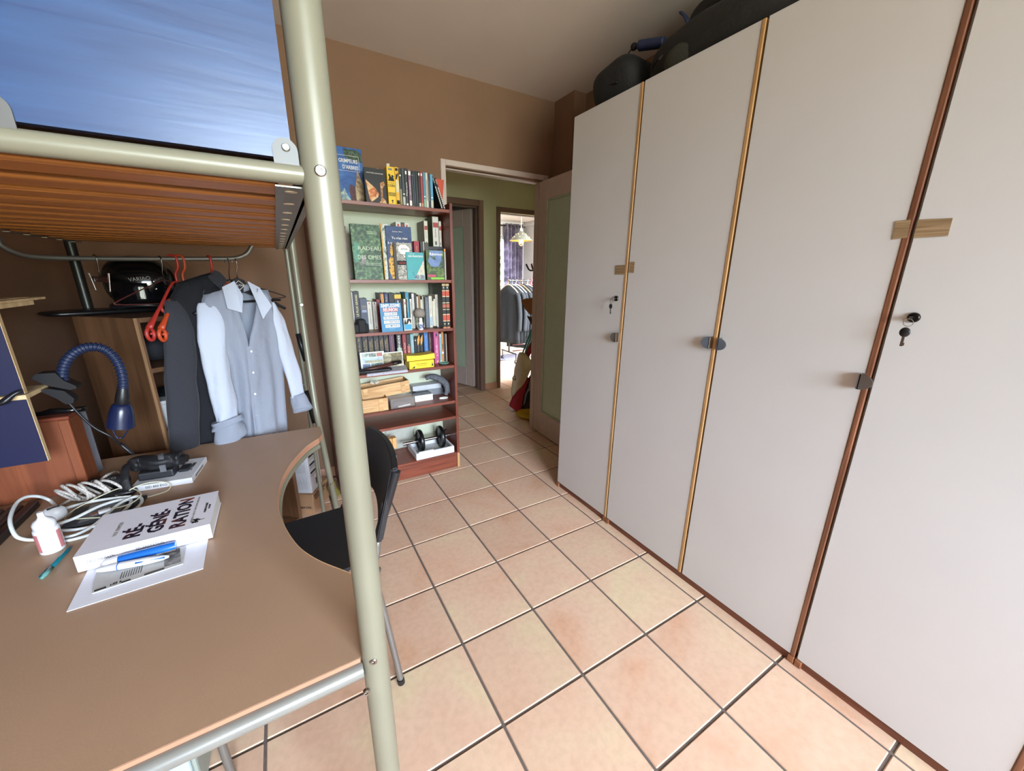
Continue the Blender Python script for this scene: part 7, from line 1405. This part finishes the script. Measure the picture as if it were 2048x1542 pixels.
for x in (ra.x+.01, rb.x-.03):
    bm = B(); tube(bm, [(x, RY, .16), (x, RY, ra.z)], .013, 10); obj('upright', bm, M_STEEL if x > 3.3 else M_DARKST, rk, smooth=True, angle=50)
    bm = B(); tube(bm, [(x, RY-.24, .16), (x, RY+.24, .16)], .012, 8); obj('foot_bar', bm, M_DARKST, rk, smooth=True)
    bm = B(); blob(bm, (x, RY, ra.z), (.022, .024, .026), 3, 12, 8); obj('end_joint', bm, M_BLACKPL, rk, smooth=True)
    for s in (-1, 1): bm = B(); tube(bm, [(x-.014, RY+s*.22, .032), (x+.014, RY+s*.22, .032)], .031, 14); obj('wheel', bm, M_BLACKPL, rk, smooth=True, angle=50); bm = B(); tube(bm, [(x, RY+s*.22, .03), (x, RY+s*.22, .15)], .008, 8); obj('wheel_stem', bm, M_DARKST, rk)
for zz in (.20, .30): bm = B(); tube(bm, [(ra.x, RY-.14, zz), (rb.x, RY-.14, zz)], .009, 8); obj('low_bar', bm, mat('dark_red_tube', '#4a2420', .4, .3), rk, smooth=True)
M_DK = [mat('black_garment_%d' % i, c, .9, var=.15, vscale=8, bump=.2, bscale=40) for i, c in enumerate(('#060607', '#09090c', '#0c0c10', '#050506', '#0e0d0e'))]
gl = ['dark garment at the window end of the rack on a pale hanger', 'second black garment from the window end of the rack', 'third black garment from the window end, showing a glint of lining', 'middle black coat on the rack', 'black coat just past the middle of the rack', 'black garment second from the wall end of the rack', 'black coat on a pink hanger at the wall end of the rack', 'last black garment of the rack, on a wooden hanger facing the door']
for i, lb in enumerate(gl):
    x = ra.x-.03+i*.072; ang = radians(-62+4*(i % 3)); A_ = Vector((cos(ang), sin(ang), 0)); c = Vector((x+.02, RY, ra.z-.075)); hw = .20+.02*(i % 2); bt_ = .22+.10*(i % 3)+(.10 if i == 0 else 0)
    g_ = thing('coat', lb, 'coat', (x, RY, bt_), 'dark garments on the far room rack'); N_ = Vector((-A_.y, A_.x, 0))
    def gf(u, v, s=1):
        w = hw*(1+.12*v); q = 2*u-1; zt_ = -.15*abs(q)**1.3*(1-v)
        return c+A_*(q*w)+Vector((0, 0, zt_-(c.z-bt_)*v*1.0))+N_*s*(.028*sqrt(max(0, 1-q*q))+.012*v*sin(q*9+i))
    bm = B(); ga = grid(bm, lambda u, v: gf(u, v, 1), 14, 10); gb = grid(bm, lambda u, v: gf(u, v, -1), 14, 10); stitch(bm, ga, gb); bmesh.ops.recalc_face_normals(bm, faces=bm.faces[:]); obj('body', bm, M_DK[i % 5], g_, smooth=True)
    for s in (-1, 1):
        e = c+A_*(s*hw*.97)+Vector((0, 0, -.15)); bm = B(); tube(bm, smooth_path([c+A_*(s*hw*.8)+Vector((0, 0, -.12)), e+Vector((0, 0, -.04)), e+A_*(s*.03)+Vector((0, 0, -.3)), e+A_*(s*.02)+Vector((0, 0, -.56))], 5), [.03]+[.048]*14+[.042], 10, flat=.7); obj('sleeve', bm, M_DK[i % 5], g_, smooth=True)
    hm_ = thing('coat_hanger', ['pale wooden hanger', 'grey wire hanger', 'silver metal hanger', 'brown wooden hanger', 'dark plastic hanger', 'steel wire hanger', 'pink plastic hanger', 'light brown wooden hanger'][i]+' carrying the '+lb.split(',')[0].replace('of the rack', 'of the row').replace('on a pale hanger', '').replace('on a pink hanger ', '').strip(), 'hanger', (x, RY, ra.z-.1)); hcol = ['#b59a78', '#8a8a86', '#b9b9b6', '#7a5a3c', '#2a2a2c', '#a5a5a2', '#c04a62', '#9a6e48'][i]; mm = pm(hcol)
    bm = B(); P = [c+Vector((0, 0, .005)), c+Vector((0, 0, .05)), Vector((x+.02, RY-.02, ra.z+.012)), Vector((x+.02, RY, ra.z+.018)), Vector((x+.02, RY+.02, ra.z+.006))]; tube(bm, smooth_path(P, 4), .004 if i != 6 else .011, 6); obj('hook', bm, mm, hm_, smooth=True)
    bm = B(); tube(bm, smooth_path([c+A_*(-hw*.92)+Vector((0, 0, -.118)), c+A_*(-hw*.5)+Vector((0, 0, -.038)), c+Vector((0, 0, .012)), c+A_*(hw*.5)+Vector((0, 0, -.038)), c+A_*(hw*.92)+Vector((0, 0, -.118))], 5), .011, 8, flat=.9); obj('arm', bm, mm, hm_, smooth=True)
bm = B(); p = PZ(1025, 712); grid(bm, lambda u, v: Vector((3.0+.7*u, 5.55+.45*v, .012+.010*noise.noise(Vector((u*6, v*6, 0))))), 12, 8); bmesh.ops.solidify(bm, geom=bm.faces[:], thickness=.004); tag(obj('floor_cloth', bm, mat('pale_lilac_cloth', '#bcb6c4', .85), smooth=True), 'pale crumpled sheet on the floor under the clothes rack', 'sheet')
# shrub in the garden outside the far window
random.seed(11); sh_ = thing('garden_shrub', 'leafy green garden shrub with a few red leaves outside the far window', 'shrub', (4.6, 9.0, 0))
for nm, m_, n_ in (('foliage', mottled('green_leaf', ['#3a7a22', '#6aa83a', '#9ccc5a'], 3, .6), 620), ('red_leaves', mottled('red_leaf', ['#8a3a22', '#b5563a'], 3, .6), 70)):
    bm = B()
    for k in range(n_):
        c = Vector((4.6+random.uniform(-1.3, 1.0), 9.0+random.uniform(-.5, .5), random.uniform(.4, 2.35) if nm == 'foliage' else random.uniform(1.0, 1.7))); d = Vector((random.uniform(-.6, .6), random.uniform(-.4, .4), random.uniform(.3, 1))).normalized(); s = d.cross(Vector((random.random(), random.random(), random.random()))).normalized(); L_ = random.uniform(.14, .34)
        v = [bm.verts.new(c), bm.verts.new(c+d*L_*.45+s*L_*.09), bm.verts.new(c+d*L_), bm.verts.new(c+d*L_*.45-s*L_*.09)]; bm.faces.new(v)
    o = obj(nm, bm, m_, sh_); o['kind'] = 'stuff'
bm = B()
for k in range(6): tube(bm, smooth_path([(4.5+.1*k-.2, 9.0, 0), (4.4+.2*k-.4, 9.0, .9), (4.2+.3*k-.4, 9.0, 1.9)], 4), .012, 6)
o = obj('stems', bm, mat('shrub_stem', '#4a3a26', .9), sh_); o['kind'] = 'stuff'
bm = B(); box(bm, (1.5, 8.0, -.15), (8, 14, -.02)); struct('garden_ground', bm, mottled('garden_grass', ['#35502a', '#4f7038'], 6, .9))
